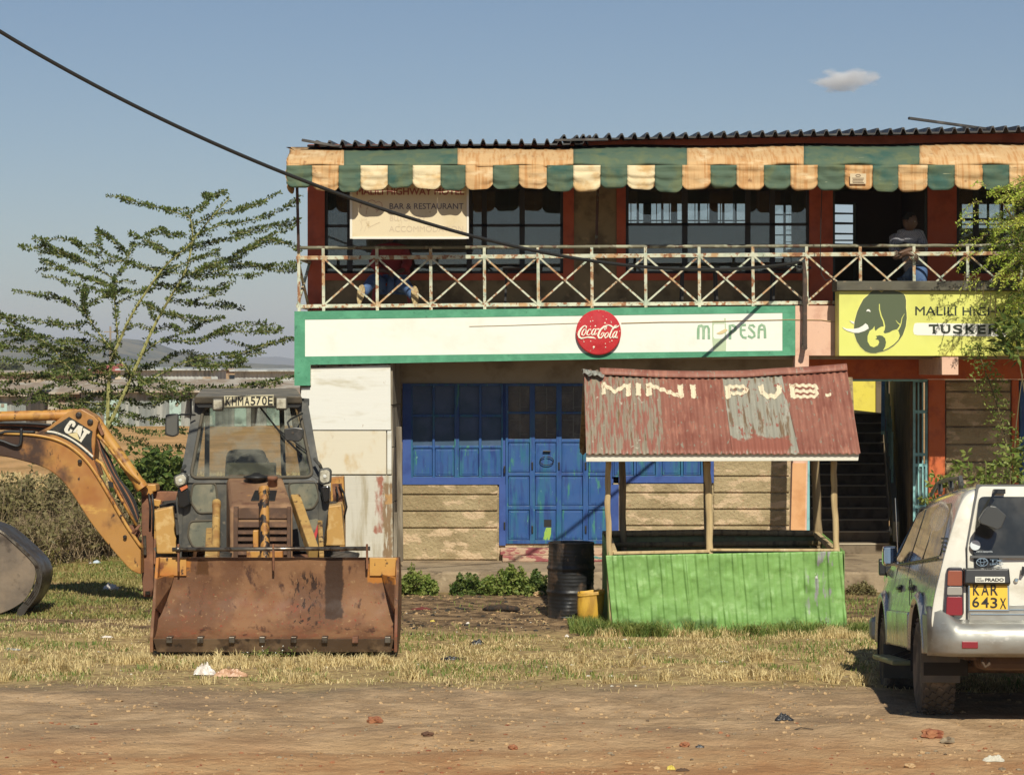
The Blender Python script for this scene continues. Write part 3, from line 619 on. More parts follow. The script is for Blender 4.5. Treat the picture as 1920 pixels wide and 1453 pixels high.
# ---------------- railing
def yr(px, a, b_): return a + (b_-a)*(px-560)/(1930-560)
DR = 30.14
posts = [606+100.66*i for i in range(15)]
q = MB()
q.tube([P(px, yr(px, 465, 460), DR) for px in range(556, 2080, 40)], 0.022, 8); toprail = q
rl = thing('balcony_railing', P(1240, 580, DR), 'rusty pale painted steel railing with crossed bars along the balcony', 'railing')
q.build('top_pipe', mat('weathered_pipe', alb(120, 116, 92), 0.6, [(alb(170, 170, 140), 6, 0.5, 0.62), (alb(96, 66, 44), 9, 0.55, 0.66)]), rl, smooth=True)
q = MB(); q.bar(P(556, 484, DR), P(2080, 474, DR), 0.045, 0.05); q.build('hand_rail', rustlb, rl, bevel=0.004)
q = MB(); q.bar(P(556, 574.5, DR), P(2080, 564, DR), 0.035, 0.045); q.build('bottom_rail', rustlb, rl, bevel=0.004)
for px in [560]+posts:
    q = MB(); q.bar(P(px, yr(px, 466, 461), DR-0.002), P(px+1, yr(px, 588, 572), DR-0.002), 0.038, 0.036); q.build('baluster', rustlb, rl, bevel=0.003)
for i, px in enumerate(posts[:-1]):
    nx_ = posts[i+1]
    for s_ in (0, 1):
        q = MB(); a, b_ = (px+3, nx_-3) if s_ == 0 else (nx_-3, px+3)
        q.bar(P(a, yr(px, 487, 478), DR+0.012*(1 if s_ else -1)), P(b_, yr(px, 571, 561), DR+0.012*(1 if s_ else -1)), 0.030, 0.022); q.build('cross_brace', rustlb, rl)
q = MB(); xL = X(558, DR)
q.bar((xL, DR, Z(484, DR)), (xL+0.05, DU-0.04, Z(484, DR)), 0.04, 0.04); q.bar((xL, DR, Z(574, DR)), (xL+0.05, DU-0.04, Z(574, DR)), 0.04, 0.04); q.bar((xL, DR, Z(484, DR)), (xL+0.04, DU-0.05, Z(574, DR)), 0.03, 0.03); q.bar((xL, DR, Z(574, DR)), (xL+0.05, DU-0.05, Z(484, DR)), 0.03, 0.03)
q.build('side_rail', rustlb, rl)
q = MB(); q.tube([P(560, 470, DR-0.05), P(557, 350, 29.9)], 0.02, 6)
q.tube([P(1118, 465, 30.3), P(1121, 352, 30.3)], 0.02, 6)
q.build('awning_post', mat('rust_dark_pipe', alb(84, 56, 44), 0.7, [(alb(110, 120, 100), 6, 0.55, 0.66)]), rl)

# ---------------- stair hall on the right
q = MB(); q.box(X(1511, DW), X(2150, DW), DW-0.02, DW+0.2, Z(711, DW), 3.28)
part('orange_beam', q, orange)
for a, b_ in ((1740, 1771), (1896, 1909)): q = MB(); q.box(X(a, DW), X(b_, DW), DW-0.05, DW+0.25, 0.25, Z(711.5, DW)); part('orange_pillar', q, orange, bevel=0.01)
q = MB()
def pcorb(): q.box(X(1766, 29.5), X(1797, 29.5), 29.5, DW, Z(703, 29.5), Z(669.5, 29.5))
pcorb(); part('corbel', q, pink, bevel=0.006)
q = MB(); q.box(X(1771, DW), X(1896, DW), DW, DW+0.2, 0.25, Z(712, DW)); q.box(X(1909, DW), X(2150, DW), DW+0.1, DW+0.2, 0.25, Z(712, DW))
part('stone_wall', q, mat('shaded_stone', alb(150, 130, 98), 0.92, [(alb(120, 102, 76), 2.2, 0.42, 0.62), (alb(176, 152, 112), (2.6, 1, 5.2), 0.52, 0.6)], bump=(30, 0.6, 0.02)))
q = MB()
for a, b_ in zip([715, 734, 768, 800, 833, 866, 898, 930, 962, 1000], [734, 768, 800, 833, 866, 898, 930, 962, 1000, 1040]):
    q = MB(); q.box(X(1773, DW), X(1894, DW), DW-0.03, DW-0.001, Z(b_-1.5, DW), Z(a+1.5, DW)); part('stone_course', q, block, bevel=0.012)
q = MB(); q.box(X(1911, DW), X(1990, DW), DW-0.02, DW+0.06, 0.3, Z(716, DW)); part('side_door', q, blue, bevel=0.01)
# hall: side walls, stairs, landing
hall = mat('hall_wall', alb(120, 104, 78), 0.95, [(alb(90, 76, 58), 3, 0.45, 0.65)])
q = MB(); q.box(X(1511, DW)-0.05, X(1511, DW)+0.02, DW+0.2, 38.2, 0.25, 3.28)
xr = X(1670, DW)
xa_, xb_ = X(1712, DW), X(1668, 38.2); q.add([(xa_, DW+.2, .25), (xb_, 38.2, .25), (xb_+.15, 38.2, .25), (xa_+.15, DW+.2, .25), (xa_, DW+.2, 3.28), (xb_, 38.2, 3.28), (xb_+.15, 38.2, 3.28), (xa_+.15, DW+.2, 3.28)], [(0,1,2,3),(7,6,5,4),(0,4,5,1),(1,5,6,2),(2,6,7,3),(3,7,4,0)])
q.box(X(1511, DW), X(1740, DW), DW+0.2, 34.4, 3.2, 3.28); part('hall_walls', q, hall)
q = MB(); q.box(X(1511, DW)-0.6, X(1642, 40.4), 40.4, 40.55, 0.2, 4.4); part('landing_wall', q, yellowwall)
q = MB(); q.box(X(1642, 40.4), X(1712, DW)+1.6, 40.36, 40.5, 0.2, 4.4); part('rear_wall', q, hall)
stair = mat('stair_concrete', alb(128, 112, 90), 0.9, [(alb(100, 86, 66), 5, 0.45, 0.65)], bump=(20, 0.4, 0.01)); nosing = mat('stair_edge', alb(190, 176, 150), 0.8)
q = MB(); ed = MB(); ns_ = 13; 
for i in range(ns_):
    y0 = 32.3 + i*0.36; z0 = 0.25 + i*0.14; xr_ = X(1672, 32.2) + (X(1652, 37)-X(1672, 32.2))*i/ns_; 
    q.box(X(1517, DW), xr_, y0, y0+0.37 if i < ns_-1 else 40.3, z0, z0+0.14); ed.box(X(1560, DW), xr_-0.02, y0-0.012, y0+0.03, z0+0.125, z0+0.144)
part('staircase', q, stair); part('stair_nosings', ed, nosing)
q = MB(); q.bar((X(1672, 32.3)+0.06, 32.3, 0.55), (X(1650, 37)+0.06, 37.0, 2.35), 0.08, 0.30); part('stair_stringer', q, mat('pale_stringer', alb(150, 150, 132), 0.8))
q = MB()
for i in range(9):
    u = 0.25+0.75*i/8; xx = X(1672, 32.3)+(X(1650, 37)-X(1672, 32.3))*u+0.05; yy = 32.3+4.7*u; zz = 0.5+1.85*u
    q.bar((xx, yy, zz), (xx, yy, zz+0.9), 0.03, 0.03)
q.bar((X(1672, 32.3)+0.05, 33.4, 1.85), (X(1650, 37)+0.05, 37, 3.25), 0.05, 0.05); part('stair_rail', q, lightblue)
# gate folded back and light blue jambs
gt = thing('steel_gate', P(1725, 1030, DW+0.1), 'light blue steel bar gate folded open beside the orange pillar', 'gate')
q = MB()
gx0, gx1 = 1714, 1737
for x in (gx0, 1722, 1730, gx1): q.bar(P(x, 712, DW+0.02), P(x, 1036, DW+0.02), 0.03 if x in (gx0, gx1) else 0.018, 0.025)
for y in (714, 772, 852, 872, 950, 1032): q.bar(P(gx0, y, DW+0.02), P(gx1, y, DW+0.02), 0.02, 0.04)
q.build('frame', lightblue, gt)
q = MB(); q.pbox(gx0+1, gx1-1, 874, 1030, DW+0.035, 0.01); q.build('lower_panel', mat('dull_blue_panel', alb(96, 120, 118), 0.6, [(alb(70, 84, 80), 4, 0.45, 0.65)]), gt)
q = MB(); q.box(X(1511, DW), X(1517, DW), DW-0.06, DW+0.1, 0.25, Z(712, DW)); part('blue_jamb', q, lightblue)
q = MB(); q.box(X(1590, DW), X(1738, DW), DW-0.04, DW-0.022, Z(715, DW), Z(711, DW)); part('blue_head', q, lightblue)

# ---------------- awning
aw = thing('awning', P(1240, 330, 29.5), 'faded green and orange canvas awning with a scalloped valance along the balcony', 'awning')
c_or = mat('orange_canvas', alb(212, 172, 118), 0.9, [(alb(198, 146, 88), (26, 3, 1.2), 0.46, 0.62), (alb(228, 198, 150), (3, 1, 8), 0.52, 0.72), (alb(150, 104, 66), (9, 3, 7), 0.60, 0.74, 6), (alb(120, 84, 56), (1.5, 3, 26), 0.66, 0.74)], bump=((3, 3, 16), 0.5, 0.02), bump2=((60, 60, 8), 0.2, 0.003), spec=0.2)
c_gr = mat('green_canvas', alb(88, 108, 88), 0.85, [(alb(104, 116, 84), (5, 3, 3), 0.46, 0.66), (alb(60, 96, 86), 2.5, 0.5, 0.7), (alb(190, 190, 150), (2.5, 2, 34), 0.71, 0.75)], bump=((3, 3, 16), 0.5, 0.02), bump2=((60, 60, 8), 0.2, 0.003), spec=0.2)
c_cr = mat('cream_canvas', alb(232, 214, 170), 0.9, [(alb(214, 176, 116), (3, 2, 4), 0.44, 0.66), (alb(170, 120, 70), (18, 3, 5), 0.62, 0.74)], bump=((3, 3, 16), 0.5, 0.02), spec=0.2)
def fold(x, z): return 0.034*mnoise.noise(Vector((x*2.2, 0, z*6))) + 0.016*mnoise.noise(Vector((x*9, 3, z*4)))
bands = [(537, 645, 0), (645, 858, 1), (858, 1075, 0), (1075, 1288, 1), (1288, 1507, 0), (1507, 1724, 1), (1724, 1940, 0), (1940, 2150, 1)]
for a, b_, k in bands:
    q = MB(); n = int((b_-a)/6)
    def fn(u, v, a=a, b_=b_):
        px = a+(b_-a)*u; top = 281 - (px-540)*0.0075 + 1.5*math.sin(px*0.02); 
        if v < 0.001: return (X(px, 30.3), 30.3, Z(top, 30.3)+0.02)
        D = 29.4 + 0.10*(1-v)**2*6; py = top + (311-(px-540)*0.0008-top)*v + (2 if v > 0.4 else 0)*math.sin(px*0.05)
        ex = 0.12*max(0, (0.6-v))**2*4 if px < 538 else 0
        return (X(px, D)+ex, D-fold(X(px, D), v), Z(py, D))
    q.grid(fn, n, 8); q.build('canopy_strip', [c_or, c_gr][k], aw, smooth=True, solid=0.006, norm=False)
val = [537, 585, 635, 676, 727, 774, 826, 873, 924, 973, 1025, 1075, 1126, 1176, 1228, 1279, 1332, 1381, 1432, 1482, 1533, 1584, 1636, 1684, 1739, 1790, 1842, 1892, 1944, 1994, 2046, 2098, 2150]
vcol = 'gogcgcgogogcgcgogogogogogogogogo'
vcol = list('gogcgcgogogcgcgogogogogogogogogo')
for i, (a, b_) in enumerate(zip(val[:-1], val[1:])):
    q = MB(); rr = random.uniform(-3, 3); tilt = random.uniform(-0.02, 0.03)
    def fn(u, v, a=a, b_=b_, rr=rr, tilt=tilt):
        px = a+(b_-a)*u; y0 = 310.8-(px-540)*0.0008; e = min(u, 1-u)
        bot = 357+rr*0.9+2.2*math.sin(px*.031) - (9*(1-e/0.24)**2 if e < 0.24 else 0)
        py = y0+(bot-y0)*v; x = X(px, 29.4)
        return (x, 29.395 - fold(x, 1+v) - 0.02*math.sin(u*math.pi)*v*0.6 + tilt*v, Z(py, 29.4))
    q.grid(fn, 12, 10); q.build('valance_flap', {'g': c_gr, 'o': c_or, 'c': c_cr}[vcol[i % len(vcol)]], aw, smooth=True, solid=0.005, norm=False)
q = MB(); q.grid(lambda u, v: (X(537, 29.4)+0.015*math.sin(v*9), 29.4+0.9*u, Z(300+57*v-6*(abs(u-.5)*2)**3*v, 29.4)), 8, 8); q.build('side_flap', c_or, aw, smooth=True, solid=0.005, norm=False)
q = MB(); q.tube([P(540, 312, 29.44), P(2150, 309, 29.44)], 0.015, 6)
for px in range(560, 2150, 260): q.tube([P(px, 312, 29.44), P(px, 290, 30.34)], 0.014, 6)
q.build('frame', black, aw)
q = MB(); q.pbox(1594, 1624, 326, 345, 29.345, 0.003); lb = q.build('stitched_label', mat('pale_patch', alb(216, 196, 158), 0.9), aw)
q = MB(); q.stroke([(1609+4.5*math.cos(t), 329.6+2*math.sin(t)) for t in np.linspace(0, 6.28, 14)], 0.8, lambda a, b_, t: (X(a, 29.342), 29.342-t*0.5, Z(b_, 29.342)))
for k in range(4): q.pstroke([(1598+k % 2, 334.5+k*2.7), (1620-k % 3, 334.5+k*2.7)], 0.8, 29.342, th=0.001)
q.build('print', mat('brown_print', alb(110, 80, 60), 0.9), lb)
# strips of cloth and bits along the awning roof line
q = MB(); q.bar(P(1704, 222, 29.9), P(1848, 242, 30.2), 0.05, 0.03); q.build('loose_metal_strip', roofm, tags=('thin dark metal strip sticking up off the roof edge', 'metal strip'))
# ------------------------------------------------------------ signs, bracket, cable
def tr(sc, ox, oy): return lambda pts: [(ox+a/sc, oy+b_/sc) for a, b_ in pts]
# cream hanging sign
DS = 29.75; cream = mat('cream_sign_sheet', alb(226, 208, 168), 0.6, [(alb(214, 194, 148), 1.6, 0.45, 0.7), (alb(190, 164, 116), 7, 0.62, 0.74)])
t = thing('hanging_sign', P(768, 447, DS), 'cream framed motel sign board hung under the awning, faded lettering, half in shade', 'sign')
q = MB(); q.pbox(659, 877, 346, 446, DS, 0.03); q.build('sheet', cream, t)
q = MB()
for r in ((656, 660.5, 345, 448), (875, 879, 345, 448), (660.5, 875, 444.5, 448.5), (660.5, 875, 343, 346.5)): q.pbox(*r, DS-0.012, 0.05)
q.build('frame', mat('white_sign_frame', alb(232, 228, 212), 0.5), t, bevel=0.003)
maroon = mat('faded_maroon', alb(168, 98, 86), 0.7); navy = mat('dark_print', alb(96, 86, 98), 0.7); fade = mat('faded_print', alb(206, 186, 154), 0.7)
q = MB(); q.ptext('MALILI HIGHWAY MOTEL', 668.5, 870.5, 352.5, 366, DS, bold=0.035); q.build('lettering', maroon, t)
q = MB(); q.ptext('BAR & RESTAURANT', 730.5, 869, 381.5, 392.5, DS, bold=0.005); q.build('lettering', navy, t)
q = MB(); q.ptext('BUTCHERY', 731, 799, 404.5, 414.5, DS); q.ptext('ACCOMMODATION', 729.5, 868.5, 424, 435, DS); q.build('lettering', fade, t)
S = tr(8.0, 650, 345)
q = MB(); q.pstroke(S([(215, 360), (205, 330), (225, 295), (270, 280), (310, 290), (335, 255), (380, 242), (420, 260), (435, 285), (480, 262), (525, 290), (533, 335), (510, 380), (460, 400), (430, 380)]), 0.8, DS)
q.pstroke(S([(300, 400), (290, 460)]), 0.7, DS); q.pstroke(S([(460, 400), (450, 430)]), 0.7, DS); q.build('chef_hat_outline', maroon, t)
q = MB()
for l in ([(195, 540), (225, 600), (235, 650), (195, 715)], [(225, 600), (228, 520), (240, 560), (262, 515), (270, 560), (300, 520), (290, 590)], [(290, 590), (340, 560), (330, 600), (290, 640), (265, 720)], [(320, 660), (420, 610), (500, 575)]): q.pstroke(S(l), 0.6, DS)
q.build('hand_outline', fade, t)
# round drink sign
t = thing('round_drink_sign', P(1122.5, 666, 29.95), 'round red soft drink sign with white script lettering on the white band', 'sign')
DD = 29.93; cx, cy, rr = 1122.3, 623.3, 42.4; Rm = rr*DD/F
red = mat('glossy_red_enamel', alb(206, 40, 46), 0.28, [(alb(190, 34, 42), 3, 0.5, 0.7)], coat=0.3)
q = MB(); c = P(cx, cy, DD)
q.lathe([(0.0001, 0.0), (Rm*0.5, 0.003), (Rm*0.96, 0.010), (Rm, 0.018), (Rm, 0.045), (0.0001, 0.045)], (c.x, c.y, c.z), 64, axis='y'); q.build('disc', red, t)
scr = mat('white_enamel', alb(248, 240, 216, 1.1), 0.4); S = tr(13.84, 1070, 570); DT = DD-0.001
def sw(pts, ws, mb): mb.pstroke(S(pts), [w_/13.84 for w_ in ws], DT, th=0.004)
q = MB()
sw([(400, 625), (408, 585), (380, 562), (330, 580), (270, 640), (222, 720), (205, 800), (225, 860), (275, 890), (350, 880), (430, 862), (520, 865), (600, 875), (660, 908)], [30, 34, 22, 30, 44, 54, 56, 50, 44, 28, 30, 46, 36, 4], q)          # first C and its tail
sw([(410, 655), (350, 655), (300, 730), (292, 800), (330, 818), (380, 760), (402, 690), (375, 650)], [18, 26, 34, 36, 24, 26, 26, 16], q)       # o
sw([(520, 690), (525, 650), (480, 660), (430, 730), (420, 790), (460, 810), (520, 770)], [20, 22, 26, 36, 38, 24, 12], q)                       # c
sw([(640, 650), (600, 650), (560, 700), (540, 770), (560, 808), (600, 780), (640, 700), (665, 645)], [18, 26, 32, 36, 26, 24, 26, 26], q)     # a
sw([(665, 640), (625, 740), (610, 800), (650, 790), (690, 745)], [26, 34, 34, 20, 8], q)
sw([(690, 655), (745, 650)], [40, 34], q)                                                                                                                # hyphen
sw([(885, 680), (870, 650), (905, 600), (935, 575), (930, 630), (885, 680)], [18, 18, 18, 18, 18, 12], q)
sw([(935, 560), (860, 590), (780, 660), (735, 740), (712, 820), (735, 880), (790, 880), (850, 810), (868, 750), (830, 740), (795, 790), (780, 820)], [30, 44, 46, 48, 50, 46, 34, 26, 26, 22, 24, 10], q)  # second C
sw([(930, 565), (985, 545), (1050, 570), (1100, 610), (1170, 615), (1230, 580), (1265, 545)], [20, 26, 40, 30, 30, 26, 8], q)                     # ribbon
sw([(960, 735), (910, 770), (880, 830), (900, 885), (950, 850), (985, 780), (965, 735)], [16, 28, 34, 34, 26, 26, 14], q)                        # o
sw([(1080, 690), (1150, 600), (1200, 545), (1150, 560), (1090, 640), (1030, 770), (1005, 850), (1030, 885), (1080, 850)], [14, 22, 20, 22, 34, 38, 40, 30, 8], q)   # l
sw([(1195, 715), (1150, 720), (1100, 790), (1085, 860), (1110, 880), (1160, 820), (1205, 720)], [18, 26, 34, 36, 26, 24, 24], q)                 # a
sw([(1210, 705), (1175, 800), (1160, 870), (1190, 880), (1225, 830)], [26, 34, 34, 22, 6], q)
q.build('script_lettering', scr, t)
q = MB()
for a, b_, r in ((545, 350, 9), (515, 455, 18), (575, 440, 16), (515, 585, 14), (640, 575, 24), (925, 400, 15), (890, 495, 24), (940, 525, 11), (1055, 480, 15), (1045, 440, 8), (840, 325, 9), (1275, 710, 14), (345, 980, 16), (325, 940, 8), (520, 970, 15), (600, 1120, 30), (590, 1160, 10), (900, 1030, 14), (905, 1125, 16), (1070, 955, 18), (1015, 985, 10), (1215, 880, 12), (240, 470, 8), (160, 745, 8), (512, 1215, 8), (730, 180, 8), (910, 200, 8)):
    p = S([(a, b_)])[0]; q.lathe([(0.0001, -0.004), (r*0.7/13.84*DD/F, -0.003), (r/13.84*DD/F, 0.004)], (X(p[0], DD), DD, Z(p[1], DD)), 8, axis='y')
q.build('bubble_mark', scr, t)
# M-PESA painted mark on the band (flat paint)
t_ = MB(); S = tr(12.0, 1290, 585); mg = mat('faded_green_paint', alb(142, 182, 142), 0.8, [(alb(168, 198, 162), 14, 0.5, 0.62)])
def st(pts, w_): t_.pstroke(S(pts), w_/12.0, DF-0.001, th=0.003)
st([(230, 612), (232, 380), (250, 320), (300, 310), (340, 330), (350, 400), (350, 612)], 62); st([(350, 400), (390, 322), (440, 322), (468, 380), (470, 612)], 54)
st([(945, 612), (945, 300), (1010, 300), (1065, 330), (1068, 400), (1020, 440), (960, 445)], 62)
st([(1305, 290), (1210, 296), (1186, 350), (1190, 500), (1240, 570), (1320, 580)], 50); st([(1195, 402), (1295, 404)], 38)
st([(1500, 345), (1460, 295), (1390, 300), (1370, 350), (1420, 400), (1490, 470), (1500, 540), (1440, 580), (1350, 535)], 50)
st([(1590, 592), (1595, 400), (1610, 320), (1660, 285), (1715, 315), (1730, 400), (1735, 588)], 56); st([(1610, 392), (1725, 392)], 38)
o = t_.build('painted_lettering', mg, B)
t_ = MB(); S2 = S
pg = mat('pale_green_paint', alb(194, 212, 172), 0.8)
t_.pprism(S([(545, 200), (575, 195), (850, 195), (820, 262), (600, 262), (572, 300), (572, 560), (600, 600), (545, 600)]), DF-0.003, 0.0025); t_.pprism(S([(545, 600), (800, 602), (828, 560), (828, 262), (850, 195), (862, 640), (855, 880), (570, 880)]), DF-0.003, 0.0025)
t_.pprism(S([(815, 140), (850, 140), (850, 195), (815, 195)]), DF-0.003, 0.0025); t_.build('painted_phone', pg, B)
t_ = MB(); t_.pprism(S([(640, 480), (740, 430), (850, 372), (895, 405), (840, 460), (770, 495), (700, 505)]), DF-0.005, 0.0045); t_.build('painted_swoosh', mat('tan_paint', alb(226, 204, 150), 0.8), B)
# yellow drink sign board
DY = 29.62
t = thing('yellow_signboard', P(1740, 668, DY+0.1), 'long yellow signboard with a dark green elephant emblem above the stair opening', 'sign')
yel = mat('yellow_sign_face', alb(226, 228, 104, 1.08), 0.42, [(alb(218, 218, 98), 1.2, 0.45, 0.7), (alb(190, 176, 70), (1.5, 1, 14), 0.72, 0.78)])
q = MB(); q.pbox(1573, 2060, 545.5, 667.5, DY, 0.36); q.build('box', yel, t, bevel=0.006)
cap = mat('dark_cap_metal', alb(92, 88, 70), 0.7, [(alb(66, 62, 50), (2, 3, 6), 0.45, 0.65), (alb(140, 120, 90), 12, 0.62, 0.72)])
q = MB(); q.pbox(1569, 2066, 527, 545, DY-0.06, 0.45); q.build('cap', cap, t, bevel=0.008)
dg = mat('elephant_green', alb(86, 98, 66, 1.1), 0.45); yl = mat('outline_yellow', alb(244, 238, 130), 0.5); S = tr(10.38, 1565, 535)
q = MB(); el = [(385, 720), (400, 650), (440, 510), (470, 440), (505, 370), (560, 270), (640, 200), (700, 135), (740, 105), (800, 98), (860, 108), (915, 135), (960, 108), (1040, 88), (1110, 90), (1180, 110), (1270, 130), (1340, 170), (1372, 210), (1390, 300), (1388, 440), (1400, 540), (1404, 640), (1385, 800), (1330, 960), (1250, 1080), (1150, 1180), (1040, 1250), (940, 1290), (860, 1305), (800, 1325), (700, 1322), (600, 1290), (500, 1200), (430, 1090), (380, 940), (375, 830)]
cxm, czm = 890, 700
q.pprism(S([(cxm+(a-cxm)*1.022, czm+(b_-czm)*1.02) for a, b_ in el]), DY-0.0030, 0.0025); q.build('emblem_outline', yl, t)
q = MB()
q.pprism(S(el), DY-0.0045, 0.004); q.build('elephant_emblem', dg, t)
q = MB()
# yellow cut-outs: throat, inside of the trunk curl, ear edge
q.pprism(S([(775, 795), (780, 860), (795, 890), (850, 840), (905, 808), (955, 800), (975, 850), (950, 915), (975, 940), (1060, 920), (1130, 880), (1210, 858), (1245, 900), (1268, 980), (1240, 1060), (1150, 1150), (1040, 1225), (940, 1270), (985, 1190), (1000, 1110), (980, 1030), (930, 985), (870, 972), (800, 988), (825, 1020), (790, 1055), (850, 1065), (868, 1110), (840, 1170), (760, 1208), (690, 1180), (640, 1090), (640, 990), (680, 890), (740, 850)]), DY-0.0062, 0.003)
q.pstroke(S([(870, 365), (872, 470), (905, 600), (950, 700), (970, 800), (960, 880)]), [1.4, 1.9, 2.2, 2.4, 2.6, 2], DY-0.0045, th=0.0018)
q.pstroke(S([(1358, 555), (1310, 640), (1292, 740), (1270, 800), (1225, 870)]), [0.6, 1.3, 1.6, 2.2, 3], DY-0.0045, th=0.0018); q.pstroke(S([(1190, 680), (1230, 735), (1285, 775)]), [0.6, 1.4, 2.2], DY-0.0046, th=0.0018)
q.build('emblem_cutouts', yel, t)
wh = mat('sign_white', alb(240, 238, 226, 1.1), 0.45)
q = MB(); q.pprism(S([(150, 812), (230, 845), (360, 850), (470, 830), (550, 785), (600, 740), (645, 775), (665, 840), (580, 890), (470, 925), (380, 925), (250, 890), (180, 850)]), DY-0.0085, 0.002); q.pprism(S([(285, 685), (380, 712), (380, 755), (330, 730)]), DY-0.0085, 0.002)
q.pprism(S([(612, 512), (635, 470), (668, 465), (695, 495), (696, 528), (672, 508), (645, 505)]), DY-0.0085, 0.002)
pts = [(1713, 612), (1715, 606.5), (1720, 605.5), (1895, 608), (1903, 612), (1905, 622), (1903, 631), (1895, 631.5), (1720, 628.5), (1714, 627), (1712, 621)]
q.pprism(pts, DY-0.003, 0.0025); q.build('white_marks', wh, t)
q = MB(); q.ptext('MALILI HIGHWAY MOTEL', 1716, 2030, 574.5, 591.5, DY, bold=0.012, slope=0.008); q.build('lettering', mat('sign_dark_text', alb(48, 58, 38), 0.5), t)
q = MB(); DX = DY-0.0032
for ch, (a, b_) in zip('TUSKER', ((1742.5, 1759.5), (1764, 1782), (1786.5, 1805), (1810, 1828.5), (1833, 1848.5), (1853.5, 1872))):
    q.ptext(ch, a, b_, 608.3+(a-1742)*0.008, 625.5+(a-1742)*0.008, DX, bold=0.045)
for a, b_ in ((1742, 608.5), (1758.5, 608.5)): q.pbox(a-0.6, a+1.6, 608.4, 612.5, DX-0.003, 0.003)
for a in (1749, 1763.5, 1775.5, 1810, 1820, 1833, 1853): q.pbox(a-1, a+5, (624.0 if a not in (1763.5, 1775.5) else 608.6)+(a-1742)*.008, (625.8 if a not in (1763.5, 1775.5) else 610.6)+(a-1742)*.008, DX-0.003, 0.003)
q.build('bold_lettering', MATS['sign_dark_text'], t)
# cable bracket pipe, cable, little wire
t = thing('cable_bracket', P(1509, 655, 29.9), 'dark vertical pipe with an insulator holding the cable at the balcony railing', 'bracket')
rustp = mat('rusty_dark_pipe', alb(78, 64, 54), 0.7, [(alb(110, 84, 66), 9, 0.5, 0.64)])
q = MB(); q.tube([P(1507, 492, 29.9), P(1509, 520, 29.9), P(1509, 652, 29.87)], [0.022, 0.028, 0.03], 8); q.tube([P(1509, 648, 29.87)+Vector((0, 0.1, 0)), P(1509, 652, 29.80)], 0.034, 8)
q.tube([P(1509, 556, 29.9)+Vector((0, -0.001, 0)), P(1509, 570, 29.9)], 0.04, 8); q.build('pipe', rustp, t)
q = MB(); q.tube([P(1485+8*i/6, 492+3*math.sin(i)+i*2, 29.88) for i in range(7)]+[P(1502, 506, 29.9), P(1506, 500, 29.9)], 0.012, 6); q.lathe([(0.02, 0), (0.035, 0.015), (0.035, 0.03), (0.02, 0.045)], tuple(P(1498, 510, 29.86)), 10); q.build('insulator', mat('old_rubber', (0.03, 0.03, 0.028), 0.5), t)
cab = [(1500, 491), (1440, 499), (1370, 505), (1300, 507), (1200, 502), (1100, 489), (1000, 469), (900, 447), (800, 416), (700, 380), (600, 346), (500, 322), (400, 276), (300, 221), (200, 171), (100, 113), (0, 57), (-120, -14)]
pts = []
cf = np.polyfit([c[0]/1000 for c in cab], [c[1] for c in cab], 4)
for px, py in cab:
    py = float(np.polyval(cf, px/1000))
    k = (px-CX)/F; tt = (3.6-k*30)/(0.9+(-k)) if True else 0   # X=3.6-0.9t, D=30-t  ->  3.6-0.9t=k(30-t)
    tt = (3.6-30*k)/(0.9-k); D = 29.9-tt; pts.append(P(px, py, D))
q = MB(); sp = []
for i in range(len(pts)-1):
    p0, p1, p2, p3 = pts[max(i-1, 0)], pts[i], pts[i+1], pts[min(i+2, len(pts)-1)]
    for s_ in np.linspace(0, 1, 5)[:-1]:
        sp.append(0.5*((2*p1)+(p2-p0)*s_+(2*p0-5*p1+4*p2-p3)*s_*s_+(3*p1-p0-3*p2+p3)*s_**3))
sp.append(pts[-1]); q.tube(sp, 0.019, 8); q.build('power_cable', mat('black_cable', (0.022, 0.022, 0.02), 0.6), smooth=True, tags=('thick black cable sagging across the sky to the bracket on the railing', 'cable'))
q = MB(); sp = [P(px, py, 29.992) for px, py in ((880, 612), (960, 610), (1080, 606), (1110, 606))]; q.tube(sp, 0.0028, 5)
q.tube([P(px, py, 29.992) for px, py in ((1165, 606), (1240, 604), (1330, 603.4), (1400, 601), (1480, 599.5), (1540, 600), (1560, 603), (1574, 604))], 0.005, 5); q.build('thin_wire', mat('tan_wire', alb(190, 160, 110), 0.7), tags=('thin tan wire tacked along the white band behind the round red sign', 'wire'))
q = MB(); q.tube([P(px, py, D_) for px, py, D_ in ((1541, 352, 29.7), (1539, 420, 29.8), (1538, 480, 29.9), (1540, 515, 29.95), (1548, 526, 29.9), (1566, 520, 29.9), (1565, 532, 29.9))], 0.006, 5); q.build('hanging_wire', MATS['black_cable'], tags=('thin wire hanging from the awning to the left end of the yellow signboard', 'wire'))
# ------------------------------------------------------------ roadside kiosk
K = thing('kiosk', (X(1360, 26), 26.1, 0), 'green corrugated iron kiosk with timber posts and a rusty red roof lettered MINI PUB', 'kiosk')
kgreen = mat('green_sheet_paint', alb(130, 178, 88), 0.58, [(alb(114, 160, 76), 2.5, 0.45, 0.7), (alb(150, 192, 112), 9, 0.55, 0.72), (alb(150, 150, 146), (20, 9, 3.2), 0.56, 0.60, 5, (X(1515, 25.1), X(1568, 25.1), 0.1, 0.85, 0.05, 0.16)), (alb(236, 236, 226), (16, 9, 9), 0.70, 0.71, 3, (X(1420, 25.1), X(1540, 25.1), 0.3, 0.8, 0.04, 0.1)), (alb(80, 110, 50), (5, 5, 5), 0.45, 0.6, 5, (-20, 20, -0.5, 0.12, 0.06, 0.12))], bump=((5, 5, 9), 0.5, 0.015), bump2=((18, 18, 30), 0.25, 0.004))
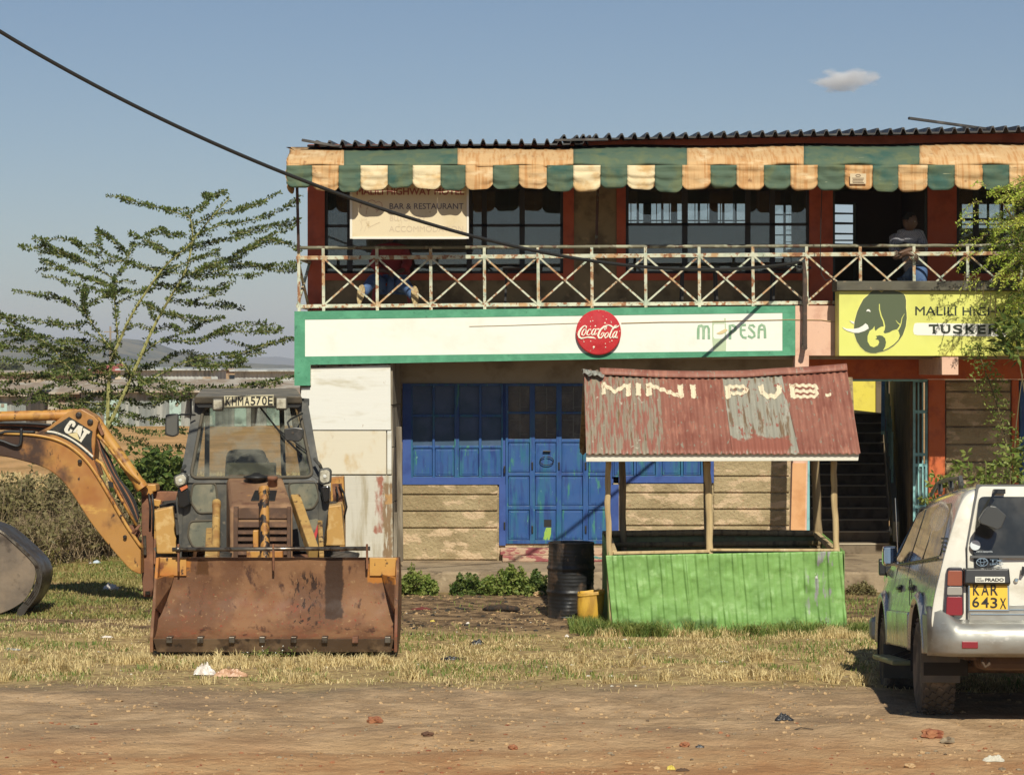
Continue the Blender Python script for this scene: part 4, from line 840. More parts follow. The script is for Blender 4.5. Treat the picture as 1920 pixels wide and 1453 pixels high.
timber = mat('bare_pole_wood', alb(206, 180, 128), 0.85, [(alb(176, 148, 100), (14, 14, 1.2), 0.45, 0.65), (alb(90, 70, 46), (22, 22, 9), 0.70, 0.74), (alb(226, 206, 160), (9, 9, 1), 0.6, 0.75)], bump=((24, 24, 2), 0.4, 0.006))
oldtimber = mat('old_pole_wood', alb(160, 138, 98), 0.9, [(alb(116, 96, 66), (14, 14, 1.2), 0.45, 0.65)], bump=((24, 24, 2), 0.4, 0.006))
def crump(x, z, s): 
    a = mnoise.noise(Vector((x*3.1, s, z*4.2))); b_ = mnoise.noise(Vector((x*8, s+5, z*10)))
    return 0.014*a + 0.022*max(0, b_)**1.3 + 0.004*mnoise.noise(Vector((x*20, s, z*22)))
def trap(t):  # box profile 0..1
    t = t % 1.0
    return 0 if t < 0.35 else (t-0.35)/0.12 if t < 0.47 else 1 if t < 0.78 else (1-(t-0.78)/0.22)
Dk = 25.1
def ktop(px): return 1041 - (px-1138)*0.018
def front(u0, u1, lift, seed):
    q = MB(); n = int((u1-u0)*420)
    def fn(u, v):
        uu = u0+(u1-u0)*u; pxt = 1136+443*uu; pxb = 1150+438*uu; px = pxb+(pxt-pxb)*v
        x = X(px, Dk); yb = 1184 + 3*mnoise.noise(Vector((uu*22, seed, 0))) - 4*uu; z = Z(yb+(ktop(px)-yb)*v, Dk)
        d = 0.026*trap(uu*2.46/0.125+0.22*mnoise.noise(Vector((uu*16, v*1.2, 7))))*max(.15, .6+0.9*mnoise.noise(Vector((uu*13, v*4, 0)))) + crump(x, z, 2)*0.85
        b_ = 0.03*math.exp(-((uu-0.83)/0.035)**2-((v-0.55)/0.12)**2)*mnoise.noise(Vector((x*12, 1, z*14)))
        return (x, Dk-d-lift+b_+0.02*math.sin(v*3)*uu, z)
    q.grid(fn, n, 44); return q
for u0, u1, lf in ((0, 0.345, 0.0), (0.335, 0.665, 0.004), (0.655, 1.0, 0.0)):
    front(u0, u1, lf, u0*9).build('wall_sheet', kgreen, K, smooth=True, solid=0.003, norm=False)
Db = 27.0; xl0, xr0_ = X(1142, Dk), X(1583, Dk)
for x, s in ((xl0, 1), (xr0_, 2)):
    q = MB(); q.grid(lambda u, v: (x+0.012*trap(u*1.9/0.125)+crump(u*2, v, s)*0.5, Dk+0.01+(Db-Dk)*u, 0.0+(0.82+0.07*u)*v), 110, 10); o = q.build('wall_sheet', kgreen, K, smooth=True, solid=0.003, norm=False); o['label'] = 'side wall sheet of the kiosk'
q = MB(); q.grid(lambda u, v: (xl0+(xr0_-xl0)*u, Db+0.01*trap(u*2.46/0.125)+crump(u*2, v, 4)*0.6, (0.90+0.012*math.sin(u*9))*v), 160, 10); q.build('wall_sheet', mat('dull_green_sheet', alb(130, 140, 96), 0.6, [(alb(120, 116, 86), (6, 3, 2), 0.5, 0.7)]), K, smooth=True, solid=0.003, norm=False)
q = MB(); q.box(X(1480, 25.5), X(1569, 25.5), 25.2, 26.9, 0.70, 0.73); q.box(xl0+0.03, xl0+0.35, 25.2, 26.9, 0.66, 0.69); q.build('shelf', oldtimber, K)
# timber rails and posts
q = MB(); q.bar(P(1150, 1036.5, Dk+0.03), P(1330, 1033, Dk+0.03), 0.05, 0.03); q.build('rail', timber, K, bevel=0.006)
q = MB(); q.bar(P(1332, 1030.5, Dk+0.03), P(1572, 1031, Dk+0.03), 0.05, 0.025); q.build('rail', timber, K, bevel=0.006)
for x in (xl0+0.06, xr0_-0.06):
    q = MB(); q.bar((x, Dk+0.05, 0.80), (x, Db-0.03, 0.88), 0.05, 0.06); q.build('rail', timber, K, bevel=0.006)
q = MB(); q.tube([(xl0, Db-0.05, 0.88), (0.5*(xl0+xr0_), Db-0.06, 0.90), (xr0_, Db-0.05, 0.885)], 0.035, 8); q.tube([(xl0, Db-0.09, 0.76), (xr0_, Db-0.09, 0.78)], 0.028, 8); q.build('rail', oldtimber, K, smooth=True)
def pole(pts, r, m_, nm='post'):
    q = MB(); pp = []; rr = []
    for i in range(len(pts)-1):
        for s_ in np.linspace(0, 1, 6)[:-1]: pp.append(pts[i].lerp(pts[i+1], s_)+Vector((0.004*math.sin(i*3+s_*9), 0, 0))); rr.append(r*(1+0.07*math.sin(s_*14+i)))
    pp.append(pts[-1]); rr.append(r); q.tube(pp, rr, 10); return q.build(nm, m_, K, smooth=True)
pole([P(1146, 1170, Dk+0.06), P(1143, 1036, Dk+0.06), P(1139, 940, Dk+0.06), P(1141, 856, Dk+0.08)], 0.031, timber)
pole([P(1333, 1170, Dk+0.06), P(1331, 1036, Dk+0.06), P(1329, 930, Dk+0.06), P(1325, 856, Dk+0.08)], 0.037, timber)
pole([P(1577, 1170, Dk+0.06), P(1569, 1034, Dk+0.06), P(1564, 930, Dk+0.06), P(1563, 856, Dk+0.08)], 0.033, timber)
pole([P(1540, 1120, 26.94), P(1534, 1000, 26.94), P(1528, 860, 26.94), P(1527, 800, 26.94)], 0.048, oldtimber)
pole([P(1327, 1120, 26.94), P(1327, 1000, 26.94), P(1323, 830, 26.94)], 0.04, oldtimber)
pole([P(1172, 1120, 26.94), P(1168, 1000, 26.94), P(1166, 830, 26.94)], 0.04, oldtimber)
# roof
rx = [1095, 1130, 1200, 1300, 1400, 1500, 1587]; ry = [694, 697, 700, 703, 701, 695, 689]
def roofpt(u, s, t=0.0):
    pr = np.interp(1095+492*u, rx, ry); D = 25.8-1.12*s; px = (1095+4*s)+(492+22*s)*u
    py = pr+(850-pr)*s + 2.0*math.sin(u*7)*s*(1-s); x, z = X(px, D), Z(py, D)
    w_ = 0.0085*math.cos(2*math.pi*(u*2.8)/0.07)+0.004*mnoise.noise(Vector((u*9, s*4, 0)))
    n = Vector((0, -0.6, 0.8))*(w_+t); return (x+n.x, D+n.y, z+n.z)
def rpx(px, py, t):
    u = (px-1095)/492
    for _ in range(4):
        pr = np.interp(1095+492*u, rx, ry); s = (py-pr)/(850-pr); u = (px-1095-4*s)/(492+22*s)
    return roofpt(u, s, t)
rred = mat('rusty_red_roof_paint', alb(154, 98, 78), 0.65, [(alb(138, 80, 62), (4, 2, 2), 0.42, 0.66), (alb(176, 116, 92), (22, 4, 2), 0.50, 0.72), (alb(146, 136, 116), (34, 14, 3), 0.60, 0.66, 6)], bump=(20, 0.2, 0.004))
rmix = mat('peeling_roof_sheet', alb(150, 138, 116), 0.6, [(alb(156, 98, 80), (40, 3, 3.6), 0.46, 0.56, 7), (alb(120, 96, 60), (26, 3, 1.8), 0.60, 0.68), (alb(186, 172, 150), 14, 0.64, 0.70)], bump=(20, 0.2, 0.004))
rgrey = mat('bare_grey_roof_sheet', alb(158, 154, 136), 0.5, [(alb(128, 104, 76), (22, 2, 0.9), 0.54, 0.64), (alb(180, 176, 158), (9, 3, 1), 0.55, 0.7), (alb(156, 94, 76), (18, 6, 6), 0.58, 0.63, 6), (alb(156, 94, 74), (9, 4, 5), 0.3, 0.4, 5, (X(1370, 24.8), X(1480, 24.8), 1.8, 2.02, 0.02, 0.25))], bump=(20, 0.2, 0.004))
for (ut, ub), (vt, vb), m_, lf, lb in (((0, 0), (0.29, 0.292), rmix, 0, 'grey roof sheet streaked with flaking red paint'), ((0.285, 0.287), (0.525, 0.535), rred, 0.003, 'dull red roof sheet'), ((0.52, 0.53), (0.755, 0.782), rgrey, 0.0, 'bare grey roof sheet'), ((0.75, 0.777), (1, 1), rred, 0.003, 'red roof sheet at the right end')):
    q = MB(); n = int((vt-ut)*2.8/0.07*8)
    q.grid(lambda a, s: roofpt((ut+(ub-ut)*s)+((vt+(vb-vt)*s)-(ut+(ub-ut)*s))*a, s*1.008, lf), n, 16)
    o = q.build('roof_sheet', m_, K, smooth=True, solid=0.002, norm=False); o['label'] = lb
q = MB(); q.grid(lambda u, s: (roofpt(u, 0)[0], 25.8+1.6*s, roofpt(u, 0)[2]-0.95*s+0.0085*math.cos(2*math.pi*u*40)), 320, 6); q.build('roof_sheet', rmix, K, smooth=True, solid=0.002, norm=False)
q = MB()
def capf(u, v):
    a = -1.4+2.8*v; uu = .06+.94*u; pr = np.interp(1095+492*uu, rx, ry); p = (roofpt(uu, 0)[0], 25.8, Z(pr, 25.8)); r = 0.088
    return (p[0], 25.8-r*math.sin(a)*-1*-1, p[2]+r*math.cos(a)-0.048+0.002*math.sin(u*20))
q.grid(capf, 60, 10); q.build('ridge_cap', rred, K, smooth=True, solid=0.003, norm=False)
q = MB(); rg = np.random.default_rng(3)
q.grid(lambda u, v: (X(1092+40*u, 25.7)+0.01*math.sin(v*9), 25.62+0.3*v+0.03*math.sin(u*14), Z(701+6*u, 25.7)+0.045*math.sin(v*math.pi)+0.03*mnoise.noise(Vector((u*5, v*5, 0)))), 14, 10); q.build('crumpled_flashing', mat('bare_zinc', alb(190, 188, 172), 0.4, [(alb(120, 116, 100), 9, 0.5, 0.65)], metal=0.4), K, solid=0.002, norm=False)
q = MB(); De = 24.71; q.pprism([(1099, 852), (1611, 849), (1609, 863.5), (1099, 865.5)], De, 0.025); q.build('fascia_board', mat('white_board', alb(228, 224, 206), 0.7, [(alb(190, 176, 150), (3, 3, 9), 0.6, 0.75)]), K, bevel=0.003)
q = MB()
for px in (1104, 1230, 1360, 1490, 1600): q.bar(P(px, 853, 24.74), P(px-6, 712, 25.8), 0.05, 0.06); q.bar(P(px-6, 712, 25.8), (X(px-6, 25.8), 27.3, 1.85), 0.05, 0.06)
q.bar(P(1100, 852, Dk+0.08), P(1606, 850, Dk+0.08), 0.06, 0.06); q.bar(P(1100, 835, 26.94), P(1595, 832, 26.94), 0.06, 0.06); q.build('rafters', oldtimber, K)
# painted letters following the corrugations
q = MB(); OX, OY, SC = 1100, 693, 3.692
def ribbon(pts, w_):
    P2 = [Vector(p) for p in pts]; fine = []
    for a, b_ in zip(P2[:-1], P2[1:]):
        n = max(2, int((b_-a).length/6))
        for i in range(n): fine.append(a.lerp(b_, i/n))
    fine.append(P2[-1]); k = len(fine); M_ = 6; vs = []
    for i, p in enumerate(fine):
        d = (fine[min(i+1, k-1)]-fine[max(i-1, 0)]).normalized(); nn = Vector((-d.y, d.x)); ww = w_*(1+0.10*math.sin(i*1.7)+0.08*math.sin(i*0.6))
        for j in range(M_+1):
            t = (j/M_-0.5)*ww; c = p+nn*t; vs.append(rpx(OX+c.x/SC, OY+c.y/SC, 0.0065))
    q.add(vs, [(i*(M_+1)+j, i*(M_+1)+j+1, (i+1)*(M_+1)+j+1, (i+1)*(M_+1)+j) for i in range(k-1) for j in range(M_)])
for pts, w_ in (([(116, 92), (118, 177)], 30), ([(122, 108), (195, 155), (272, 108)], 26), ([(287, 98), (289, 184)], 32), ([(356, 96), (357, 183)], 38), ([(431, 95), (432, 183)], 40), ([(444, 112), (640, 184)], 26), ([(645, 106), (655, 196)], 36), ([(732, 106), (743, 200)], 36),
               ([(973, 112), (980, 204)], 34), ([(985, 122), (1080, 122), (1112, 142), (1082, 168), (995, 168)], 24), ([(1203, 112), (1214, 160), (1250, 188), (1306, 186), (1332, 158), (1332, 110)], 34),
               ([(1418, 104), (1428, 200)], 34), ([(1430, 114), (1575, 114), (1598, 134), (1570, 152), (1435, 152)], 22), ([(1435, 152), (1580, 154), (1600, 172), (1575, 190), (1430, 190)], 22), ([(1652, 178), (1692, 178)], 20)): ribbon(pts, w_)
q.build('painted_lettering', mat('cream_sign_paint', alb(230, 214, 178), 0.75, [(alb(180, 140, 110), (26, 9, 9), 0.60, 0.66)]), K, smooth=True, solid=0.0015, norm=False)

# ------------------------------------------------------------ oil drum and cut-down jerrycan
d = thing('oil_drum', P(1070, 1160, 26.4), 'black rusty oil drum standing left of the green kiosk', 'drum')
D0 = 26.4; r = 43*D0/F; h = Z(1018, D0-0.1); cxx = X(1071, D0)
q = MB(); prof = []
for i in range(61):
    z = h*i/60; rr_ = r
    for zc in (0.34, 0.66): rr_ += 0.014*math.exp(-((z/h-zc)/0.018)**2)
    rr_ += 0.003*math.sin(z/h*130)*(1 if 0.4 < z/h < 0.62 or 0.7 < z/h < 0.93 or z/h < 0.3 else 0)
    if i in (0, 60): rr_ += 0.006
    if i in (1, 59): rr_ += 0.006
    prof.append((rr_, z))
prof += [(r-0.008, h), (r-0.01, h-0.025), (0.001, h-0.025)]
q.lathe(prof, (cxx, D0+0.06, 0), 48)
q.v = [(x+0.03*mnoise.noise(Vector((x*4, y*4, z*3)))*(1 if z < 0.35 else 0.4), y-0.0+0.05*max(0, 1-z/0.3)*mnoise.noise(Vector((x*5, 2, z*5))), z) for x, y, z in q.v]
o = q.build('barrel', mat('sooty_black_steel', (0.028, 0.025, 0.022), 0.42, [((0.085, 0.055, 0.036), (7, 7, 3), 0.47, 0.60), ((0.16, 0.10, 0.06), (13, 13, 9), 0.66, 0.70), ((0.012, 0.012, 0.012), 3, 0.5, 0.6)], bump=(22, 0.4, 0.006)), d, smooth=True)
smooth_by_angle(o, 50)
j = thing('cut_jerrycan', P(1105, 1164, 25.75), 'dirty yellow plastic container with its top cut off, leaning by the black drum', 'container')
q = MB(); D1 = 25.78; c0 = X(1105, D1)
def jf(u, v):
    a = 2*math.pi*u; ca, sa = math.cos(a), math.sin(a); k = 1/((abs(ca)**3.2+abs(sa)**3.2)**(1/3.2)); w_ = 0.132*(0.86+0.22*math.sin(min(1, v*1.15)*math.pi*0.62)); 
    zz = v*0.345; 
    if v > 0.90: w_ *= 1.03
    if v < 0.05: w_ *= 0.93
    return (c0+ca*k*w_+0.02*(v), D1+sa*k*w_*0.92, zz+0.018*ca*v+0.008*mnoise.noise(Vector((u*9, v*3, 0))))
yj = mat('dirty_yellow_plastic', alb(222, 172, 34), 0.5, [(alb(186, 138, 30), (6, 6, 2), 0.45, 0.62), (alb(110, 84, 40), (14, 14, 3), 0.60, 0.70)], bump=(12, 0.3, 0.006))
q.grid(jf, 40, 24); q.build('shell', yj, j, smooth=True, solid=0.006, norm=False)
q = MB(); q.grid(lambda u, v: (jf(u, 0.92)[0]+(jf(u, 0.92)[0]-c0)*0.05*math.sin(v*6.28), jf(u, 0.92)[1]+(jf(u, .92)[1]-D1)*0.05*math.sin(v*6.28), jf(u, 0.92)[2]+0.012*math.cos(v*6.28)), 40, 8); q.build('rim', yj, j, smooth=True, norm=False)
q = MB(); q.box(c0-0.1, c0+0.1, D1-0.09, D1+0.09, 0.004, 0.012); q.build('base', yj, j)
# ------------------------------------------------------------ backhoe loader
H = thing('backhoe_loader', (X(465, 26), 25.8, 0), 'old rusty yellow backhoe loader facing the road with its bucket on the grass', 'backhoe loader')
yellow = mat('worn_yellow_paint', alb(206, 152, 62), 0.5, [(alb(182, 112, 36), 1.6, 0.42, 0.66), (alb(222, 172, 74), (2.5, 2.5, 5), 0.56, 0.72), (alb(126, 76, 40), (5, 5, 4), 0.54, 0.68), (alb(60, 40, 26), (13, 13, 9), 0.62, 0.70)], bump=(18, 0.2, 0.004))
boomm = mat('boom_yellow_paint', alb(188, 134, 58), 0.5, [(alb(160, 92, 34), (1.1, 1, 1.1), 0.42, 0.66), (alb(226, 178, 76), (2.2, 2, 4.5), 0.58, 0.74), (alb(96, 62, 38), (2.4, 2, 2.0), 0.54, 0.74), (alb(60, 40, 28), (15, 15, 6), 0.64, 0.70), (alb(70, 46, 30), 2, .35, .5, 5, (-9, X(88, 27.75), 1.5, 2.2, .12, .3))], bump=(14, 0.15, 0.003))
rusty = mat('rusty_brown_metal', alb(124, 80, 54), 0.75, [(alb(150, 100, 66), 3, 0.45, 0.62), (alb(86, 54, 38), 7, 0.55, 0.7), (alb(178, 128, 70), 12, 0.66, 0.74)], bump=(24, 0.4, 0.006))
xb0, xb1 = X(290, 23.1), X(740, 23.1)
brust = mat('bucket_rust', alb(108, 72, 46, 1.1), 0.68, [(alb(138, 98, 64, 1.1), 1.8, 0.42, 0.62), (alb(132, 78, 50, 1.2), (3, 3, 5), 0.46, 0.72, 6, (-9, 9, 0.0, 0.48, 0.18, 0.3)), (alb(150, 60, 38, 1.2), (40, 40, 40), 0.63, 0.67, 4, (-9, 9, 0.0, 0.6, 0.2, 0.3)), (alb(160, 124, 84, 1.2), (22, 22, 22), 0.60, 0.72, 6), (alb(82, 52, 36, 1.2), (9, 9, 5), 0.58, 0.70),
    (alb(64, 42, 26), 3, 0.1, 0.2, 4, (X(612, 23.6), X(645, 23.6), 0.30, 0.90, 0.012, 0.09)), (alb(58, 38, 26), (26, 26, 8), 0.55, 0.58, 4, (X(550, 23.6), X(604, 23.6), 0.22, 0.74, 0.05, 0.1)), (alb(184, 116, 34), (9, 9, 9), 0.40, 0.52, 4, (X(285, 23.6), X(362, 23.6), 0.70, 0.95, 0.01, 0.07)), (alb(184, 116, 34), (9, 9, 9), 0.40, 0.52, 4, (X(690, 23.6), X(745, 23.6), 0.64, 0.95, 0.01, 0.08)), (alb(90, 56, 24), 3, 0.2, 0.3, 3, (X(372, 23.6), X(396, 23.6), 0.72, 0.86, 0.01, 0.08))], bump=(30, 0.5, 0.006), bump2=(5, 0.3, 0.015), spec=0.3)
darkm = mat('dark_cab_paint', (0.045, 0.046, 0.042), 0.55, [((0.095, 0.088, 0.070), 4, 0.42, 0.65), ((0.16, 0.135, 0.10), 14, 0.62, 0.74)], bump=(20, 0.2, 0.003))
steelr = mat('worn_steel', alb(120, 112, 100), 0.35, [(alb(80, 66, 54), 9, 0.45, 0.62)], metal=0.7)
cabgrey = mat('cab_roof_grey', alb(112, 106, 92), 0.7, [(alb(140, 130, 112), 4, 0.45, 0.65), (alb(76, 70, 60), 12, 0.6, 0.72)])
def hp(mb, nm, m_, par=H, **k): return mb.build(nm, m_, par, **k)
# bucket
bk = MB(); prof = [(23.0, .139), (23.14, .15), (23.27, .21), (23.37, .32), (23.43, .46), (23.45, .60), (23.45, .75), (23.44, .885)]
outp = [(23.441, .885), (23.50, .885), (23.84, .77), (23.90, .58), (23.87, .38), (23.74, .19), (23.53, .08), (23.25, .05), (23.03, .03)]
def sub(p, n=4):
    o = []
    for a, b_ in zip(p[:-1], p[1:]):
        for i in range(n): o.append((a[0]+(b_[0]-a[0])*i/n, a[1]+(b_[1]-a[1])*i/n))
    return o+[p[-1]]
pi_ = sub(prof, 3); nB = len(pi_)
bk.grid(lambda u, v: (xb0+(xb1-xb0)*u, *[(pi_[int(round(v*(nB-1)))][0]+0.008*mnoise.noise(Vector((u*9, v*5, 1)))), pi_[int(round(v*(nB-1)))][1]]), 40, nB-1)
po = sub(outp, 3); nO = len(po)
bk.grid(lambda u, v: (xb0+(xb1-xb0)*u, po[int(round(v*(nO-1)))][0], po[int(round(v*(nO-1)))][1]), 20, nO-1)
bucket = hp(bk, 'bucket', brust, norm=False, smooth=True); smooth_by_angle(bucket, 40)
for x in (xb0-0.03, xb1):
    q = MB(); q.xprism([(22.99, .16), (22.99, .015), (23.25, .035), (23.53, .065), (23.75, .17), (23.89, .37), (23.92, .58), (23.80, .76), (23.62, .88), (23.38, .89)], x, x+0.03); hp(q, 'side_plate', brust, bucket, bevel=0.004)
q = MB(); q.add([(xb0+.001, 22.985, .145), (xb1-.001, 22.985, .145), (xb1-.03, 23.03, .012), (xb0+.03, 23.03, .012), (xb0+.001, 23.2, .12), (xb1-.001, 23.2, .12), (xb1-.03, 23.3, .02), (xb0+.03, 23.3, .02)], [(0,1,2,3),(0,4,5,1),(3,2,6,7),(0,3,7,4),(1,5,6,2),(4,7,6,5)])
hp(q, 'cutting_edge', mat('dark_edge_steel', alb(86, 66, 48), 0.5, [(alb(120, 96, 70), 5, 0.45, 0.62), (alb(52, 40, 30), 9, 0.55, 0.7)], bump=(20, 0.4, 0.005)), bucket, bevel=0.004)
for px in (318, 376, 435, 492, 551, 609, 666, 727):
    q = MB(); c = X(px, 23); q.box(c-0.028, c+0.028, 22.965, 23.10, .105, .165); hp(q, 'edge_clip', steelr if px != 666 else rusty, bucket, bevel=0.006)
for sx, x in ((1, xb0), (-1, xb1)):
    q = MB(); q.add([(x, 23.22, .70), (x+sx*0.14, 23.43, .72), (x, 23.43, .70), (x, 23.14, .42), (x+sx*0.02, 23.40, .34), (x+sx*0.11, 23.41, .62)], [(0, 1, 2), (0, 3, 5, 1), (3, 4, 5), (1, 5, 4, 2)]); hp(q, 'corner_gusset', brust, bucket, solid=0.012, norm=False)
    q = MB(); q.box(min(x, x+sx*0.26), max(x, x+sx*0.26), 23.425, 23.44, .71, .885); hp(q, 'wear_plate', yellow, bucket, bevel=0.004)
# bar with hangers in front of the top lip
q = MB(); q.tube([P(323, 1030, 23.33), P(694, 1028, 23.33)], 0.021, 10); q.tube([P(330, 1030, 23.33), P(338, 1030, 23.33)], 0.034, 10); tb = hp(q, 'carrier_bar', steelr, smooth=True)
for px, y1 in ((334.5, 1071), (512.5, 1069), (688, 1066)):
    q = MB(); q.bar(P(px, 1020, 23.32), P(px+0.6, y1, 23.36), 0.02, 0.035); hp(q, 'hanger', rusty, tb, bevel=0.004)
# hood, grille
q = MB(); zf, zb = Z(946, 24.7), Z(889, 25.75); fx0, fx1, bx0, bx1 = X(431, 24.7), X(549, 24.7), X(424, 25.75), X(530, 25.75); zm = zf-0.05
q.add([(fx0, 24.7, .55), (fx1, 24.7, .55), (fx1, 24.7, zm), (fx0, 24.7, zm), (fx0+.02, 24.76, zf), (fx1-.02, 24.76, zf), (bx0+.02, 25.75, zb), (bx1-.02, 25.75, zb), (bx0, 25.75, zb-.06), (bx1, 25.75, zb-.06), (bx0, 25.75, .55), (bx1, 25.75, .55)],
      [(0,1,2,3),(3,2,5,4),(4,5,7,6),(6,7,9,8),(8,9,11,10),(0,3,8,10),(3,4,6,8),(1,11,9,2),(2,9,7,5),(0,10,11,1)])
hood = hp(q, 'hood', mat('dusty_brown_hood', alb(132, 96, 66), 0.7, [(alb(160, 122, 84), 2.5, 0.42, 0.62), (alb(110, 72, 48), 6, 0.55, 0.7), (alb(196, 136, 60), 8, 0.64, 0.74)], bump=(20, 0.3, 0.004)), bevel=0.02)
q = MB(); q.pbox(441, 541, 952, 972, 24.68, 0.02)
for k in range(5): y = 978+k*13; q.add([tuple(P(446, y, 24.66)), tuple(P(538, y, 24.66)), tuple(P(538, y+10, 24.60)), tuple(P(446, y+10, 24.60)), tuple(P(446, y+2, 24.69)), tuple(P(538, y+2, 24.69)), tuple(P(538, y+12, 24.69)), tuple(P(446, y+12, 24.69))], [(0,1,2,3),(0,4,5,1),(3,2,6,7),(1,5,6,2),(0,3,7,4),(4,7,6,5)])
q.pbox(438, 446, 950, 1050, 24.62, 0.07); q.pbox(538, 545, 950, 1050, 24.62, 0.07); hp(q, 'grille', mat('grille_rust', alb(92, 66, 48), 0.75, [(alb(120, 86, 60), 6, 0.5, 0.65)], bump=(30, 0.3, 0.003)), hood, bevel=0.004)
q = MB(); q.lathe([(0.075, 0), (0.09, 0.03), (0.14, 0.045), (0.14, 0.06), (0.06, 0.08), (0.03, 0.10)], (X(483, 25.6), 25.5, Z(903, 25.6)), 16); hp(q, 'air_cap', black, hood, smooth=True)
q = MB(); q.lathe([(0.05, 0), (0.05, 0.12), (0.055, 0.12), (0.055, 0.16), (0.04, 0.16), (0.04, 0.1)], (X(512, 25.4), 25.35, Z(921, 25.4)), 14); hp(q, 'exhaust_stub', rusty, hood, smooth=True)
q = MB(); zs_ = lambda t: zf+(zb-zf)*t; ys_ = lambda t: 24.76+0.99*t
x_0, x_1 = X(473, 25), X(518, 25)
q.add([(x_0, ys_(.10), zs_(.10)+.004), (x_1, ys_(.10), zs_(.10)+.004), (x_1-.01, ys_(.42), zs_(.42)+.004), (x_0+.01, ys_(.42), zs_(.42)+.004), (x_0, ys_(.10), zs_(.10)+.012), (x_1, ys_(.10), zs_(.10)+.012), (x_1-.01, ys_(.42), zs_(.42)+.012), (x_0+.01, ys_(.42), zs_(.42)+.012)], [(0,1,2,3),(7,6,5,4),(0,4,5,1),(1,5,6,2),(2,6,7,3),(3,7,4,0)]); hp(q, 'hood_vent', black, hood)
# loader arms and cylinders
def cyl(p, q_, r, m_, nm, rod=None, par=H):
    mb = MB(); mb.tube([p, q_], r, 14)
    mb.tube([p+(q_-p)*0.94, q_+(q_-p)*0.02], r*1.12, 14)
    if rod: mb.tube([p+(p-q_).normalized()*rod, p], r*0.45, 10)
    return hp(mb, nm, m_, par, smooth=False)
paley = mat('pale_yellow_paint', alb(190, 150, 78), 0.6, [(alb(160, 116, 58), 4, 0.45, 0.65), (alb(90, 62, 36), (9, 9, 4), 0.56, 0.66), (alb(206, 176, 112), 12, .6, .7)])
smooth_by_angle(cyl(P(404, 1052, 24.3), P(406, 944, 25.2), 0.042, paley, 'lift_cylinder'))
blot = mat('oil_stained_yellow', alb(184, 130, 50), 0.5, [(alb(40, 30, 22), (12, 12, 5), 0.47, 0.54), (alb(150, 96, 40), 5, 0.5, 0.65)])
smooth_by_angle(cyl(P(497, 1050, 24.15), P(495, 918, 24.62), 0.050, blot, 'lift_cylinder'))
q = MB(); q.bar(P(553, 936, 25.2), P(588, 1036, 24.2), 0.10, 0.13); q.bar(P(600, 985, 25.2), P(603, 1050, 24.0), 0.05, 0.12); hp(q, 'loader_arm', paley, bevel=0.012)
q = MB(); q.bar(P(398, 1000, 25.2), P(396, 1060, 24.0), 0.13, 0.13); hp(q, 'loader_arm', paley, bevel=0.012)
q = MB(); q.pbox(474, 484, 994, 1030, 24.4, 0.1); q.pbox(462, 530, 1032, 1060, 24.3, 0.1); hp(q, 'front_bracket', yellow, bevel=0.01)
# cab
def Dc(py): return 25.62+max(0, (898-py))/150*0.55
def C(px, py, o=0.0): D = Dc(py)+o; return (X(px, D), D, Z(py, D))
def rounded(pts, r, n=4):
    o = []; k = len(pts)
    for i in range(k):
        p0, p, p1 = Vector(pts[i-1]), Vector(pts[i]), Vector(pts[(i+1) % k]); a = p+(p0-p).normalized()*r; b_ = p+(p1-p).normalized()*r
        for j in range(n+1): t = j/n; o.append(tuple((1-t)**2*a+2*t*(1-t)*p+t*t*b_))
    return o
ws = rounded([(382, 762), (560, 762), (587, 894), (357, 896)], 14)
ou = [(364, 752), (577, 752), (604, 905), (336, 905)]
def outer_for(p):   # push out from the centre to the outer quad
    cx_, cy_ = 470, 828; d = Vector((p[0]-cx_, p[1]-cy_)); best = 9
    for i in range(4):
        a = Vector(ou[i]); b_ = Vector(ou[(i+1) % 4]); e = b_-a; den = d.x*e.y-d.y*e.x
        if abs(den) < 1e-9: continue
        w_ = a-Vector((cx_, cy_)); t = (w_.x*e.y-w_.y*e.x)/den; s_ = (w_.x*d.y-w_.y*d.x)/den
        if t > 0 and -1e-6 <= s_ <= 1+1e-6: best = min(best, t)
    return (cx_+d.x*best, cy_+d.y*best)
oo = [outer_for(p) for p in ws]; n = len(ws); q = MB(); vs = [C(*p) for p in ws]+[C(*p) for p in oo]+[C(p[0], p[1], 0.07) for p in ws]+[C(p[0], p[1], 0.07) for p in oo]
q.add(vs, [(i, (i+1) % n, n+(i+1) % n, n+i) for i in range(n)]+[(2*n+i, 3*n+i, 3*n+(i+1) % n, 2*n+(i+1) % n) for i in range(n)]+[(i, 2*n+i, 2*n+(i+1) % n, (i+1) % n) for i in range(n)]+[(n+i, n+(i+1) % n, 3*n+(i+1) % n, 3*n+i) for i in range(n)])
cab = hp(q, 'cab', darkm, norm=False)
q = MB(); q.tube([C(*p, -0.005) for p in ws+ws[:1]], 0.018, 6, cap=False); hp(q, 'windscreen_gasket', mat('dusty_rubber', alb(92, 84, 68), 0.8), cab, smooth=True)
q = MB(); q.add([C(*p, 0.02) for p in ws]+[C(p[0], p[1], 0.026) for p in ws], [tuple(range(n)), tuple(range(2*n-1, n-1, -1))]+[(i, i+n, (i+1) % n+n, (i+1) % n) for i in range(n)]); hp(q, 'windscreen', cabglass, cab)
